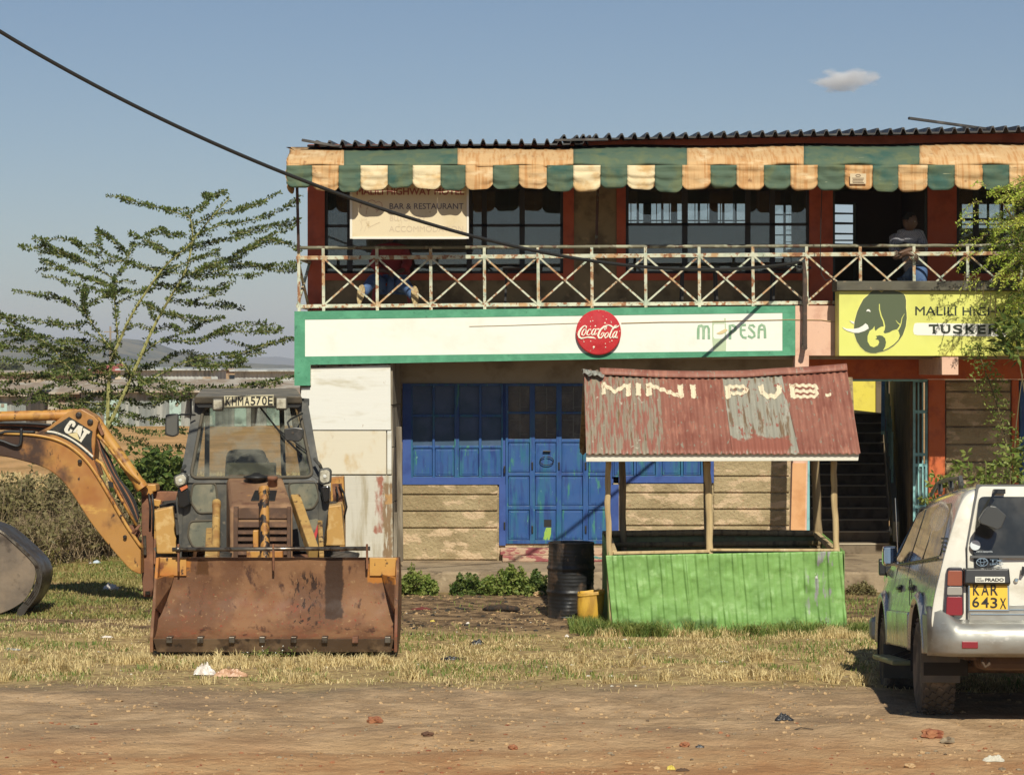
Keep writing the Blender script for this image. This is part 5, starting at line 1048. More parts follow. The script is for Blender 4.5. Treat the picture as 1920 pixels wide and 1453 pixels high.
# lower front panel, floor, side and rear structure
Dl = 25.64; Drr = 27.3
q = MB(); q.pprism([(336, 905.5), (604, 905.5), (618, 938), (604, 1034), (340, 1034), (329, 940)], Dl, 0.06); hp(q, 'lower_panel', darkm, cab, bevel=0.006)
lowg = mat('dusty_lower_glass', alb(112, 114, 98), 0.35, [(alb(140, 134, 110), 5, 0.4, 0.65), (alb(80, 84, 74), 9, 0.55, 0.7)])
for pts in ([(362, 906), (404, 905), (411, 960), (372, 962), (357, 940)], [(356, 977), (410, 975), (413, 1026), (362, 1026), (352, 1004)], [(541, 905), (592, 902), (599, 932), (588, 953), (548, 956)]):
    rp = rounded(pts, 8, 3); q = MB(); q.pprism(rp, Dl-0.008, 0.01); o = hp(q, 'lower_window', lowg, cab); q = MB(); q.tube([tuple(P(a, b_, Dl-0.008)) for a, b_ in rp+rp[:1]], 0.012, 6, cap=False); hp(q, 'gasket', MATS['dusty_rubber'], cab)
q = MB(); q.pprism(rounded([(572, 976), (596, 972), (601, 982), (588, 1012), (574, 1000)], 5, 3), Dl-0.01, 0.012); hp(q, 'lower_window', lowg, cab)
q = MB(); q.pprism([(588, 1004), (597, 978), (601, 980), (592, 1010)], Dl-0.014, 0.004); hp(q, 'red_sticker', mat('red_sticker', alb(206, 60, 60), 0.5), cab)
xlb, xrb = X(350, Drr), X(600, Drr)
q = MB()
tl, trr, bl, br = Vector(C(366, 754)), Vector(C(575, 754)), Vector(C(338, 905)), Vector(C(602, 905))
rtl, rtr, rbl, rbr = Vector((X(384, Drr), Drr, Z(752, Drr))), Vector((X(530, Drr)+.1, Drr, Z(752, Drr))), Vector((X(362, Drr), Drr, Z(900, Drr))), Vector((X(560, Drr)+.06, Drr, Z(900, Drr)))
for a, b_ in ((rtl, rbl), (rtr, rbr)): q.bar(a, b_, 0.06, 0.06)
q.bar(rbl, rbr, 0.05, 0.05); q.bar(rtl, rtr, 0.06, 0.08)
for f_, r_ in ((tl, rtl), (trr, rtr)): q.bar(f_, r_, 0.06, 0.08)
for f_, r_ in ((bl, rbl), (br, rbr)): q.bar(f_+Vector((0, .05, 0)), r_, 0.05, 0.06)
m1 = tl.lerp(rtl, .5); m2 = bl.lerp(rbl, .5); q.bar(m1, m2, 0.04, 0.06); m3 = trr.lerp(rtr, .5); m4 = br.lerp(rbr, .5); q.bar(m3, m4, 0.04, 0.06)
hp(q, 'frame_posts', darkm, cab, bevel=0.006)
for a, b_, c_, d_ in ((tl, rtl, rbl, bl), (trr, rtr, rbr, br)):
    q = MB(); off = Vector((0.004, 0, 0)); q.add([a, b_, c_, d_, a+off, b_+off, c_+off, d_+off], [(0,1,2,3),(7,6,5,4),(0,4,5,1),(1,5,6,2),(2,6,7,3),(3,7,4,0)]); hp(q, 'side_window', cabglass, cab)
for s_, f_, r_ in ((1, bl, rbl), (-1, br, rbr)):
    q = MB(); q.add([f_, r_, (r_.x, r_.y, .62), (f_.x-.02*s_, f_.y, .62), f_+Vector((.03*s_, 0, 0)), r_+Vector((.03*s_, 0, 0)), (r_.x+.03*s_, r_.y, .62), (f_.x+.01*s_, f_.y, .62)], [(0,1,2,3),(7,6,5,4),(0,4,5,1),(1,5,6,2),(2,6,7,3),(3,7,4,0)]); hp(q, 'side_panel', darkm, cab)
q = MB(); q.box(rbl.x, rbr.x, Drr, Drr+.04, .6, rbl.z-0.12); q.box(bl.x+.05, br.x-.05, 25.7, Drr, .85, .92); hp(q, 'rear_panel', darkm, cab)
# roof with sloping top
q = MB(); z0, z1, zt = Z(757, 25.95), Z(743, 25.9), Z(728, 27.6)
a = [(X(364, 25.95), 25.95, z0), (X(567, 25.95), 25.95, z0), (X(566, 25.9), 25.88, z1), (X(365, 25.9), 25.88, z1), (X(380, 27.6), 27.6, zt), (X(555, 27.6), 27.6, zt), (X(560, 27.6)+.05, 27.6, z0+.03), (X(376, 27.6)-.05, 27.6, z0+.03)]
q.add(a, [(0,1,2,3),(3,2,5,4),(4,5,6,7),(0,7,6,1),(0,3,4,7),(1,6,5,2)]); hp(q, 'cab_roof', cabgrey, cab, bevel=0.02)
q = MB(); q.pprism([(366, 757), (566, 757), (560, 764), (372, 764)], 25.97, 0.05); hp(q, 'roof_lining', black, cab)
# plate
q = MB(); q.pprism([(420, 742.5), (513, 740), (513.5, 761), (421, 764)], 25.80, 0.012); pl = hp(q, 'number_plate', mat('cream_plate', alb(222, 212, 172), 0.5), cab, bevel=0.002)
q = MB()
for ch, x0 in zip('KHMA570E', (423, 434.5, 446, 458.5, 469.5, 480, 491, 502)):
    q.ptext(ch, x0+0.3, x0+9.3+(1 if ch == 'M' else 0), 744.5-(x0-423)*0.02, 760.5-(x0-423)*0.02, 25.798, bold=0.015)
for seg in ([(422, 744), (512, 741.5)], [(512, 741.5), (512.5, 760)], [(512.5, 760), (422.5, 762.5)], [(422.5, 762.5), (422, 744)]): q.pstroke(seg, 0.7, 25.799, th=0.002)
hp(q, 'plate_characters', mat('plate_black', (0.01, 0.01, 0.01), 0.5), pl)
lens = mat('dusty_lens', alb(196, 190, 168), 0.25, [(alb(150, 144, 124), 20, 0.4, 0.65)], coat=0.5)
for x0, x1, y0, y1 in ((398, 418, 747, 771), (516.5, 538, 744, 769)):
    q = MB(); q.pbox(x0, x1, y0, y1, 25.84, 0.10); o = hp(q, 'work_light', mat('lamp_shell', alb(96, 90, 78), 0.7), cab, bevel=0.02); q = MB(); q.pbox(x0+2, x1-2, y0+3, y1-3, 25.828, 0.014); hp(q, 'work_light_lens', lens, cab, bevel=0.012)
for pts, D, lab in (([(325, 893), (343, 885), (352, 893), (350, 908), (333, 915), (327, 908)], 25.5, 'cracked hooded left headlight'), ([(598, 879), (615, 877), (621, 882), (620, 906), (604, 910), (597, 903)], 25.5, 'right headlight on its bracket')):
    q = MB(); q.pprism(rounded(pts, 3, 2), D, 0.12); o = hp(q, 'headlight', darkm, H, bevel=0.012); o['label'] = lab
    cx_ = sum(p[0] for p in pts)/6; cy_ = sum(p[1] for p in pts)/6; q = MB(); q.pprism(rounded([(cx_+(a-cx_)*0.78, cy_+(b_-cy_)*0.78) for a, b_ in pts], 3, 2), D-0.012, 0.013); hp(q, 'lens', lens, o, bevel=0.004)
    q = MB(); q.lathe([(0.012, -0.02), (0.02, -0.016), (0.02, -0.01)], (X(cx_, D), D, Z(cy_, D)), 10, axis='y'); hp(q, 'bulb', mat('bulb_glass', (0.6, 0.6, 0.55), 0.1), o)
for pp_ in (((347, 873), (342, 880), (341, 890)), ((590, 860), (600, 872), (604, 882))): q = MB(); q.tube([P(*pp_[0], 25.6), P(*pp_[1], 25.5), P(*pp_[2], 25.55)], 0.018, 8); hp(q, 'lamp_bracket', darkm)
q = MB(); q.pprism([(337, 915), (350, 909), (352, 914), (340, 921)], 25.5, 0.05); hp(q, 'orange_marker', mat('amber', alb(206, 110, 60), 0.4), H)
for pp_ in ([(332, 920), (352, 915), (358, 945), (345, 953), (334, 950)], [(600, 912), (618, 910), (618, 940), (606, 944)]): q = MB(); q.pprism(rounded(pp_, 5, 2), 25.52, 0.12); hp(q, 'lamp_pod', mat('glossy_black', (0.012, 0.012, 0.012), 0.25), H, bevel=0.015)
# mirrors
mm = mat('mirror_shell', (0.03, 0.03, 0.028), 0.45, [((0.06, 0.055, 0.05), 8, 0.5, 0.65)])
q = MB(); q.pprism(rounded([(310, 777), (334, 775), (335, 815), (325, 820), (309, 816)], 5, 4), 25.6, 0.05); o = hp(q, 'mirror', mm, H, bevel=0.01); q = MB(); q.pprism(rounded([(312, 780), (332, 778), (332, 814), (324, 817), (312, 813)], 4, 4), 25.593, 0.008); hp(q, 'mirror_glass', mat('mirror_glass_dusty', (0.10, 0.10, 0.09), 0.25, metal=0.0), o)
for pp_ in ([P(334, 798, 25.66), P(331, 780, 25.7), P(340, 777, 25.8), P(366, 778, 25.95)], [P(567, 775, 25.95), P(545, 786, 25.6), P(539, 792, 25.55), P(543, 803, 25.5)]): q = MB(); q.tube(pp_, 0.010, 6); hp(q, 'mirror_arm', black)
q = MB(); q.pprism(rounded([(532, 804), (552, 801), (569, 803), (569, 820), (560, 829), (534, 825)], 5, 4), 25.45, 0.06); o = hp(q, 'mirror', mm, H, bevel=0.01); q = MB(); q.lathe([(0.014, 0), (0.010, 0.008)], (X(549, 25.45), 25.442, Z(811, 25.45)), 10, axis='y'); hp(q, 'mirror_bolt', steelr, o)
q = MB(); q.bar(C(487, 763, -0.04), C(531, 818, -0.05), 0.018, 0.012); q.bar(C(531, 818, -0.05), C(565, 852, -0.03), 0.012, 0.02); q.bar(C(515, 800, -0.035), C(575, 846, -0.03), 0.012, 0.012); hp(q, 'wiper', black, cab)
# seat and steering wheel inside
q = MB(); q.pprism(rounded([(424, 852), (432, 843), (488, 843), (497, 852), (500, 900), (421, 900)], 8, 4), 26.7, 0.14); q.box(X(424, 26.6), X(500, 26.6), 26.2, 26.7, 1.30, 1.44); hp(q, 'seat', mat('dusty_seat', (0.03, 0.032, 0.036), 0.8, [((0.09, 0.085, 0.07), 6, 0.5, 0.65)]), cab, bevel=0.03)
q = MB(); q.pbox(423, 515, 868, 900, 25.95, 0.2); hp(q, 'dashboard', mat('dash_dust', alb(104, 98, 76), 0.9), cab, bevel=0.02)
q = MB(); sc = Vector((X(470, 26.15), 26.2, Z(872, 26.15))); q.tube([sc+Vector((0.19*math.cos(t), 0.10*math.sin(t), 0.13*math.sin(t))) for t in np.linspace(0, 6.283, 25)], 0.012, 6, cap=False); q.tube([sc, sc+Vector((0, -0.1, -0.25))], 0.02, 6); hp(q, 'steering_wheel', black, cab, smooth=True)
q = MB(); 
for px in (389, 528): q.bar(P(px, 764, 26.9), P(px+(-1 if px < 400 else 4), 893, 26.9), 0.05, 0.05)
hp(q, 'inner_posts', darkm, cab)
# fenders and rear housings
q = MB(); q.add([tuple(P(289, 957, 26.2)), tuple(P(324, 949, 26.2)), tuple(P(334, 1038, 26.2)), tuple(P(294, 1038, 26.2)), tuple(P(297, 950, 27.4)), tuple(P(330, 944, 27.4)), tuple(P(338, 1030, 27.4)), tuple(P(300, 1030, 27.4))], [(0,1,2,3),(0,4,5,1),(1,5,6,2),(0,3,7,4),(3,2,6,7),(4,7,6,5)]); hp(q, 'fender', mat('pale_fender', alb(198, 150, 70), 0.55, [(alb(214, 174, 104), 8, 0.48, 0.62), (alb(140, 90, 48), 5, 0.6, 0.7)]), bevel=0.015)
q = MB(); q.add([tuple(P(606, 950, 26.2)), tuple(P(640, 946, 26.2)), tuple(P(647, 1023, 26.2)), tuple(P(604, 1023, 26.2)), tuple(P(610, 944, 27.4)), tuple(P(642, 940, 27.4)), tuple(P(648, 1015, 27.4)), tuple(P(612, 1015, 27.4))], [(0,1,2,3),(0,4,5,1),(1,5,6,2),(0,3,7,4),(3,2,6,7),(4,7,6,5)]); hp(q, 'fender', MATS['pale_fender'], bevel=0.015)
q = MB(); q.pprism([(620, 895), (644, 893), (646, 950), (646, 1110), (626, 1110), (620, 946)], 28.0, 0.2); hp(q, 'stabiliser_column', yellow, bevel=0.01)
q = MB(); q.pprism([(623, 907), (641, 906), (642, 944), (625, 945)], 27.985, 0.02); hp(q, 'column_recess', rusty)
q = MB(); q.tube([P(636, 908, 27.95), P(645, 925, 27.9), P(650, 950, 27.9), P(644, 975, 27.95)], 0.012, 6); q.tube([P(630, 912, 27.95), P(634, 930, 27.9), P(630, 946, 27.95)], 0.010, 6); hp(q, 'hose', mat('hydraulic_hose', (0.02, 0.02, 0.02), 0.5), smooth=True)
# wheels
tyre = mat('dusty_tyre', (0.035, 0.032, 0.028), 0.85, [((0.10, 0.08, 0.06), 5, 0.45, 0.68)])
def wheel(nm, c, r, w_, m_rim, lugs=18, par=H):
    q = MB(); prof = [(r*0.52, -w_/2*0.8), (r*0.78, -w_/2), (r*0.93, -w_/2*0.92), (r*0.985, -w_/2*0.6), (r, 0), (r*0.985, w_/2*0.6), (r*0.93, w_/2*0.92), (r*0.78, w_/2), (r*0.52, w_/2*0.8)]
    q.lathe(prof, c, 40, axis='x')
    for i in range(lugs):
        for s_ in (-1, 1):
            a = 2*math.pi*(i+(0.5 if s_ > 0 else 0))/lugs; a2 = a+0.16
            p = Vector((c[0]+s_*w_*0.02, c[1]+math.cos(a)*r, c[2]+math.sin(a)*r)); p2 = Vector((c[0]+s_*w_*0.47, c[1]+math.cos(a2)*r*0.965, c[2]+math.sin(a2)*r*0.965)); q.bar(p, p2, 0.05*r/0.6, 0.05*r/0.6, up=(0, math.cos(a), math.sin(a)))
    wo = hp(q, nm, tyre, par)
    q = MB(); q.lathe([(0.001, -0.05), (r*0.2, -0.05), (r*0.3, -0.02), (r*0.5, -w_*0.36), (r*0.54, -w_*0.42), (r*0.54, w_*0.42), (r*0.5, w_*0.36), (r*0.3, 0.02), (0.001, 0.05)], c, 28, axis='x'); hp(q, 'rim', m_rim, wo); return wo
for x in (-3.74, -2.17): wheel('rear_wheel', (x, 27.0, 0.62), 0.62, 0.40, yellow)
for x in (-3.02, -1.72): wheel('front_wheel', (x, 24.75, 0.42), 0.42, 0.28, yellow, 14)
q = MB(); q.box(-3.0, -1.75, 24.65, 24.85, 0.36, 0.52); q.box(-3.8, -2.2, 26.9, 27.1, 0.56, 0.8); q.box(-2.9, -2.1, 24.6, 27.9, 0.5, 0.75); q.box(X(275, 28.1), X(640, 28.1), 28.05, 28.25, 0.45, 0.75); q.box(X(275, 28.1), X(640, 28.1), 28.05, 28.2, 1.15, 1.3); q.box(-3.3, -2.2, 27.3, 28.1, .5, .8); hp(q, 'chassis', rusty, bevel=0.01)
# rear frame column on the left, with its foot on the ground
q = MB(); q.pprism([(265, 922), (286, 922), (288, 1100), (284, 1119), (269, 1119), (266, 1090)], 28.0, 0.2); hp(q, 'stabiliser_column', rusty, bevel=0.01)
q = MB(); q.pprism([(262, 911), (264, 908), (292, 908), (293, 921), (286, 922), (286, 928), (270, 928), (262, 921)], 27.94, 0.3); hp(q, 'column_cap', yellow, bevel=0.012)
q = MB(); q.tube([P(279, 925, 27.95), P(282, 945, 27.92), P(281, 990, 27.96)], 0.014, 6); q.tube([P(285, 925, 27.95), P(288, 950, 27.95), P(287, 1000, 27.97)], 0.014, 6); hp(q, 'hose', MATS['hydraulic_hose'], smooth=True)
q = MB(); q.tube([P(271, 1004, 27.97), P(272, 1040, 27.97)], 0.02, 8); q.tube([P(277, 1108, 27.97), P(277, 1114, 27.97)], 0.03, 8); hp(q, 'handle', steelr)
q = MB(); q.pprism([(285, 930), (292, 932), (292, 1010), (286, 1010)], 28.05, 0.15); q.pprism([(286, 935), (302, 938), (300, 950), (288, 948)], 28.0, 0.1); hp(q, 'frame_upright', yellow, bevel=0.006)
# boom
DBm = 27.75; S2 = tr(3.026, 0, 700)
def smoothcurve(p, n=5):
    p = [Vector(a) for a in p]; o = []
    for i in range(len(p)-1):
        p0, p1, p2, p3 = p[max(i-1, 0)], p[i], p[i+1], p[min(i+2, len(p)-1)]
        for s_ in np.linspace(0, 1, n+1)[:-1]: o.append(tuple(0.5*((2*p1)+(p2-p0)*s_+(2*p0-5*p1+4*p2-p3)*s_*s_+(3*p1-p0-3*p2+p3)*s_**3)))
    return o+[tuple(p[-1])]
lower = smoothcurve([(264, 1077), (245, 1068), (226, 1048), (198, 1015), (172, 982), (149, 947), (130, 918), (110, 895), (83, 877), (43, 864), (0, 855), (-70, 852)])
upper = smoothcurve([(-70, 812), (0, 814), (50, 816), (95, 823), (130, 838), (158, 862), (180, 892), (205, 935), (235, 985), (264, 1028)])
q = MB(); q.pprism(lower+upper, DBm, 0.30); boom = hp(q, 'boom', boomm, bevel=0.012)
edge = smoothcurve([(-70, 810), (0, 812), (50, 814), (95, 821), (130, 836), (160, 861), (182, 891), (207, 933), (236, 983), (265, 1026)])
q = MB(); q.tube([tuple(P(a, b_, DBm-0.005)) for a, b_ in edge], 0.022, 6); hp(q, 'edge_weld', yellow, boom, smooth=True)
q = MB(); q.pprism([(60, 815), (92, 800), (128, 772), (145, 767.5), (153, 767), (176, 780), (185, 790), (180, 808), (176, 862), (186, 893), (172, 880), (150, 856), (128, 838), (95, 822)], DBm+0.0-0.02, 0.34); hp(q, 'knuckle_plate', boomm, boom, bevel=0.01)
S3 = tr(12.11, 70, 755); DZ = DBm-0.02
q = MB(); q.pprism(S3([(722, 318), (1258, 650), (1232, 820), (1232, 1000), (1262, 1170), (1150, 1070), (1000, 950), (800, 830), (620, 740), (430, 670), (245, 632)]), DZ-0.003, 0.0025); dc = hp(q, 'black_decal', mat('decal_black', (0.018, 0.02, 0.018), 0.45, [((0.06, 0.05, 0.035), 14, 0.55, 0.7)]), boom)
q = MB(); q.pprism(S3([(610, 600), (640, 540), (690, 470), (740, 405), (790, 398), (850, 430), (872, 490), (830, 560), (780, 535), (800, 480), (770, 475), (700, 600), (695, 640), (725, 648), (750, 595), (800, 620), (770, 690), (690, 702), (640, 680), (612, 640)]), DZ-0.007, 0.004)
q.pprism(S3([(800, 668), (930, 505), (1032, 540), (975, 800), (900, 672)]), DZ-0.007, 0.004)
q.pprism(S3([(1050, 570), (1205, 660), (1170, 708), (1130, 700), (990, 905), (955, 850), (1060, 650), (1030, 620)]), DZ-0.007, 0.004); hp(q, 'white_lettering', mat('decal_white', alb(232, 226, 206), 0.5, [(alb(170, 150, 120), 22, 0.58, 0.7)]), boom)
q = MB(); q.pprism(S3([(880, 630), (912, 600), (905, 672)]), DZ-0.009, 0.002); q.pprism(S3([(690, 712), (900, 672), (970, 880)]), DZ-0.011, 0.0045); hp(q, 'triangle_mark', mat('decal_cream', alb(224, 206, 150), 0.5), boom)
q = MB(); st_ = smoothcurve(S3([(215, 648), (400, 672), (640, 760), (850, 880), (1050, 1030), (1262, 1220)])); q.pstroke(st_, [0.6]+[3.2]*(len(st_)-2)+[3.6], DZ, th=0.004); hp(q, 'white_stripe', MATS['decal_white'], boom)
q = MB(); st_ = smoothcurve(S3([(160, 680), (400, 715), (640, 810), (850, 930), (1050, 1085), (1270, 1290)])); q.pstroke(st_, [1]+[3.4]*(len(st_)-2)+[3.6], DZ, th=0.0035); hp(q, 'black_stripe', MATS['decal_black'], boom)
q = MB()
for a, b_, r_ in ((148.5, 778, 0.035), (170, 791, 0.035), (150.5, 865, 0.025), (235, 1006, 0.022)): q.lathe([(r_, 0), (r_, -0.02), (r_*0.6, -0.028), (0.001, -0.028)], (X(a, DBm), DBm-0.02, Z(b_, DBm)), 14, axis='y')
hp(q, 'pin', mat('greasy_dark', (0.03, 0.022, 0.016), 0.5), boom)
# cylinders
c1 = cyl(P(-80, 783, DBm+0.12), P(140, 777.5, DBm+0.12), 0.062, yellow, 'dipper_cylinder'); smooth_by_angle(c1)
c2 = cyl(P(178, 788, DBm+0.14), P(266, 913, DBm+0.10), 0.066, yellow, 'boom_cylinder'); smooth_by_angle(c2)
q = MB(); q.bar(P(152, 767, DBm+0.15), P(186, 792, DBm+0.15), 0.30, 0.03); q.bar(P(186, 792, DBm+0.15), P(196, 815, DBm+0.15), 0.26, 0.03); hp(q, 'guard_plate', rusty, boom)
q = MB(); q.bar(P(183, 815, DBm+0.02), P(204, 838, DBm-0.02), 0.025, 0.03); q.tube([P(204, 838, DBm-0.02), P(236, 880, DBm), P(262, 905, DBm+0.02)], 0.015, 6); q.tube([P(180, 862, DBm-0.02), P(190, 868, DBm-0.03), P(203, 892, DBm-0.02), P(230, 940, DBm), P(256, 985, DBm)], 0.018, 6); hp(q, 'steel_pipe', yellow, smooth=True)
for k in range(6):
    q = MB(); o_ = k*3.2; q.tube([P(*p, DBm+0.05+0.02*k) for p in smoothcurve([(183+o_*.5, 822+k*3), (190+o_, 850+k*2), (206+o_, 885+k*2), (222+o_*1.2, 915+k), (240+o_*.8, 950-k*2), (256+o_*.3, 985-k*3)])], 0.012, 6); hp(q, 'hose', MATS['hydraulic_hose'] if k % 3 else rusty, smooth=True)
q = MB(); q.pprism([(202, 902), (212, 904), (213, 914), (204, 913)], DBm-0.04, 0.03); hp(q, 'clamp', black)
q = MB(); q.pprism([(240, 985), (252, 984), (263, 1000), (258, 1010), (248, 1003)], DBm+0.05, 0.1); q.tube([P(246, 1001, DBm), P(256, 992, DBm-0.05), P(262, 985, DBm)], 0.02, 6); hp(q, 'valve_block', rusty, bevel=0.006)
for k in range(4):
    q = MB(); q.tube([P(*p, DBm+0.02+k*0.05) for p in smoothcurve([(-70, 792+k*4), (0, 793+k*3.5), (60, 794+k*4), (96, 797+k*4.5)])], 0.016, 6); hp(q, 'hose', rusty if k % 2 else MATS['hydraulic_hose'], smooth=True)
q = MB(); q.tube([P(*p, DBm-0.04) for p in smoothcurve([(40, 803), (39, 828), (34, 836), (22, 834), (0, 826), (-30, 824)])], 0.018, 8); q.tube([P(*p, DBm-0.02) for p in smoothcurve([(-30, 808), (0, 812), (15, 809), (66, 810)])], 0.016, 8); hp(q, 'hose', MATS['hydraulic_hose'], smooth=True)
# dipper and digging bucket (mostly past the left edge)
q = MB(); q.pprism([(-62, 770), (-96, 765), (-130, 830), (-120, 1000), (-86, 1010), (-70, 850)], DBm+0.02, 0.22); hp(q, 'dipper', boomm, bevel=0.012)
DG_ = 26.45
dig = mat('digging_bucket_steel', alb(116, 102, 86), 0.45, [(alb(140, 122, 100), 2, 0.42, 0.62), (alb(88, 76, 64), 6, 0.55, 0.7)], bump=(30, 0.3, 0.004)); digd = mat('dark_shell_steel', alb(66, 60, 52), 0.4, [(alb(110, 100, 86), (20, 3, 20), 0.62, 0.70)], bump=(20, 0.3, 0.004))
outl = smoothcurve([(-90, 985), (-40, 985), (0, 997), (33, 1025), (60, 1052), (66, 1066), (66, 1082), (58, 1106), (40, 1130), (0, 1150), (-60, 1160), (-95, 1120)])
q = MB(); q.pprism(outl, DG_, 0.02); db = hp(q, 'digging_bucket', dig, bevel=0.006)
sh = smoothcurve([(-40, 980), (0, 992), (36, 1020), (66, 1049), (76, 1066), (79, 1084), (72, 1112), (56, 1136), (44, 1148), (36, 1163)])
for k, (d0, gx) in enumerate(((0.0, 0), (0.5, 4))):
    pass
q = MB(); vs = []; ins = smoothcurve([(-40, 986), (0, 998), (33, 1026), (60, 1053), (67, 1067), (68, 1082), (61, 1106), (44, 1130), (34, 1142), (30, 1160)]); k_ = len(sh)
for pl_ in (sh, ins):
    for dd in (DG_-0.012, DG_+0.62):
        vs += [tuple(Vector((X(a, DG_), dd, Z(b_, DG_)))) for a, b_ in pl_]
fs = []
for i in range(k_-1):
    fs += [(i, i+1, k_+i+1, k_+i), (2*k_+i, 3*k_+i, 3*k_+i+1, 2*k_+i+1), (i, 2*k_+i, 2*k_+i+1, i+1), (k_+i, k_+i+1, 3*k_+i+1, 3*k_+i)]
fs += [(0, k_, 3*k_, 2*k_), (k_-1, 3*k_-1, 4*k_-1, 2*k_-1)]
q.add(vs, fs); hp(q, 'shell', digd, db)
for kk in (0.35, 0.62, 0.86):
    rib = [((a+(ia-a)*kk), (b_+(ib-b_)*kk)) for (a, b_), (ia, ib) in zip(sh, ins)]; q = MB(); q.tube([tuple(P(a, b_, DG_-0.014)) for a, b_ in rib[:int(len(rib)*0.8)]], 0.006, 5); hp(q, 'shell_rib', steelr, db, smooth=True)
q = MB(); q.pprism([(30, 1160), (56, 1134), (46, 1150), (36, 1164)], DG_-0.01, 0.1); hp(q, 'tooth', digd, db)
q = MB(); q.pprism(outl, DG_+0.6, 0.02); hp(q, 'far_side_plate', digd, db)
# ------------------------------------------------------------ white off-road car, seen from behind
CARL = (4.07, 18.85, 0.0); CR = (R(-5.0), 0, R(-3.0))
V = thing('parked_car', CARL, 'white and silver off-road car parked nose towards the motel at the right edge', 'car', rot=CR)
CM = Matrix.Translation(CARL) @ Matrix.Rotation(R(-3.0), 4, 'Z') @ Matrix.Rotation(R(-5.0), 4, 'X'); CI = CM.inverted()
def CL(px, py, yl):      # point of the car's own frame seen at a pixel, on the plane y = yl
    o = CI @ Vector((0, 0, CH)); e = CI @ P(px, py, 18); d = e-o; t = (yl-o.y)/d.y; return o+d*t
def CSd(px, py, xl):
    o = CI @ Vector((0, 0, CH)); e = CI @ P(px, py, 18); d = e-o; t = (xl-o.x)/d.x; return o+d*t
cwhite = mat('white_car_paint', alb(226, 222, 206, 1.1), 0.22, [(alb(206, 198, 176), (3, 3, 5), 0.5, 0.75)], obj=True, coat=0.8)
csilver = mat('silver_car_paint', (0.52, 0.51, 0.48), 0.30, [((0.42, 0.42, 0.40), (2, 2, 4), 0.45, 0.7), ((0.36, 0.30, 0.22), (4, 4, 6), 0.60, 0.78)], obj=True, metal=0.55, coat=0.45)
bsilver = mat('silver_bumper', (0.33, 0.33, 0.30), 0.48, [((0.27, 0.25, 0.21), (3, 3, 5), 0.45, 0.7), ((0.44, 0.43, 0.40), (9, 9, 14), .6, .7)], obj=True, metal=0.5, coat=0.15)
cblack = mat('car_black_trim', (0.015, 0.015, 0.015), 0.35)
cglass = mat('car_dark_glass', (0.022, 0.024, 0.022), 0.06, [((0.05, 0.048, 0.04), 3, .5, .75)], spec=0.6, coat=0.4, obj=True)
chrome = mat('chrome', (0.7, 0.7, 0.68), 0.12, metal=1.0)
muddy = mat('muddy_underside', alb(84, 66, 48), 0.9, [(alb(120, 92, 64), 5, 0.45, 0.65)], obj=True)
def cb(mb, nm, m_, par=V, **k): return mb.build(nm, m_, par, local=True, **k)
# body shell
def sec(y, zb, zs, zt, wt, lean=0.0, w=0.89):
    """half profile from sill to roof centre; zs shoulder height, zt top height, wt half width of the top"""
    z4 = zs+0.09
    pts = [(w-0.12, zb), (w-0.02, zb+0.06), (w-0.01, 0.76), (w-0.045, zs-0.16), (w-0.085, zs-0.02), (w-0.11, z4)]
    if zt - z4 > 0.3: pts += [(wt+0.045, zt-0.14), (wt-0.01, zt-0.06), (wt-0.12, zt-0.01), (0, zt)]
    else: pts += [(w-0.07, z4+(zt-z4)*0.3), (w-0.16, z4+(zt-z4)*0.7), (w-0.3, zt-0.01), (0, zt)]
    return [(x, y+lean*max(0, z-1.15), z) for x, z in pts]
secs = [sec(-0.94, .62, 1.12, 1.755, .60, .14), sec(-0.92, .60, 1.12, 1.770, .605, .14), sec(-0.80, .58, 1.12, 1.790, .61, .10), sec(-0.3, .52, 1.12, 1.810, .615), sec(0.4, .50, 1.11, 1.810, .615), sec(1.2, .50, 1.10, 1.800, .61), sec(1.75, .50, 1.10, 1.775, .60),
        sec(1.95, .50, 1.10, 1.725, .59), sec(2.52, .50, 1.09, 1.22, .70), sec(2.65, .50, 1.08, 1.18, .70), sec(3.3, .50, 1.02, 1.13, .66), sec(3.60, .50, .95, 1.05, .60, w=.86), sec(3.68, .52, .88, .98, .56, w=.80)]
q = MB(); NP = len(secs[0])
for s_ in secs:
    full = [(-x, y, z) for x, y, z in s_]+[(x, y, z) for x, y, z in s_[::-1][1:]]; q.v += full
W_ = 2*NP-1
for i in range(len(secs)-1):
    for j in range(W_-1):
        zc = (q.v[i*W_+j][2]+q.v[i*W_+j+1][2])/2; xc = abs(q.v[i*W_+j][0]+q.v[i*W_+j+1][0])/2
        q.f.append((i*W_+j, i*W_+j+1, (i+1)*W_+j+1, (i+1)*W_+j)); q.m.append(1 if (j < 4 or j > W_-6) and 1 <= i else 0)
for i in range(len(secs)-1): q.f.append((i*W_+W_-1, i*W_, (i+1)*W_, (i+1)*W_+W_-1)); q.m.append(2)
q.f.append(tuple(range(W_))); q.m.append(0); q.f.append(tuple((len(secs)-1)*W_+k for k in range(W_-1, -1, -1))); q.m.append(0)
body = cb(q, 'body', [cwhite, csilver, muddy], smooth=True, sub=2)
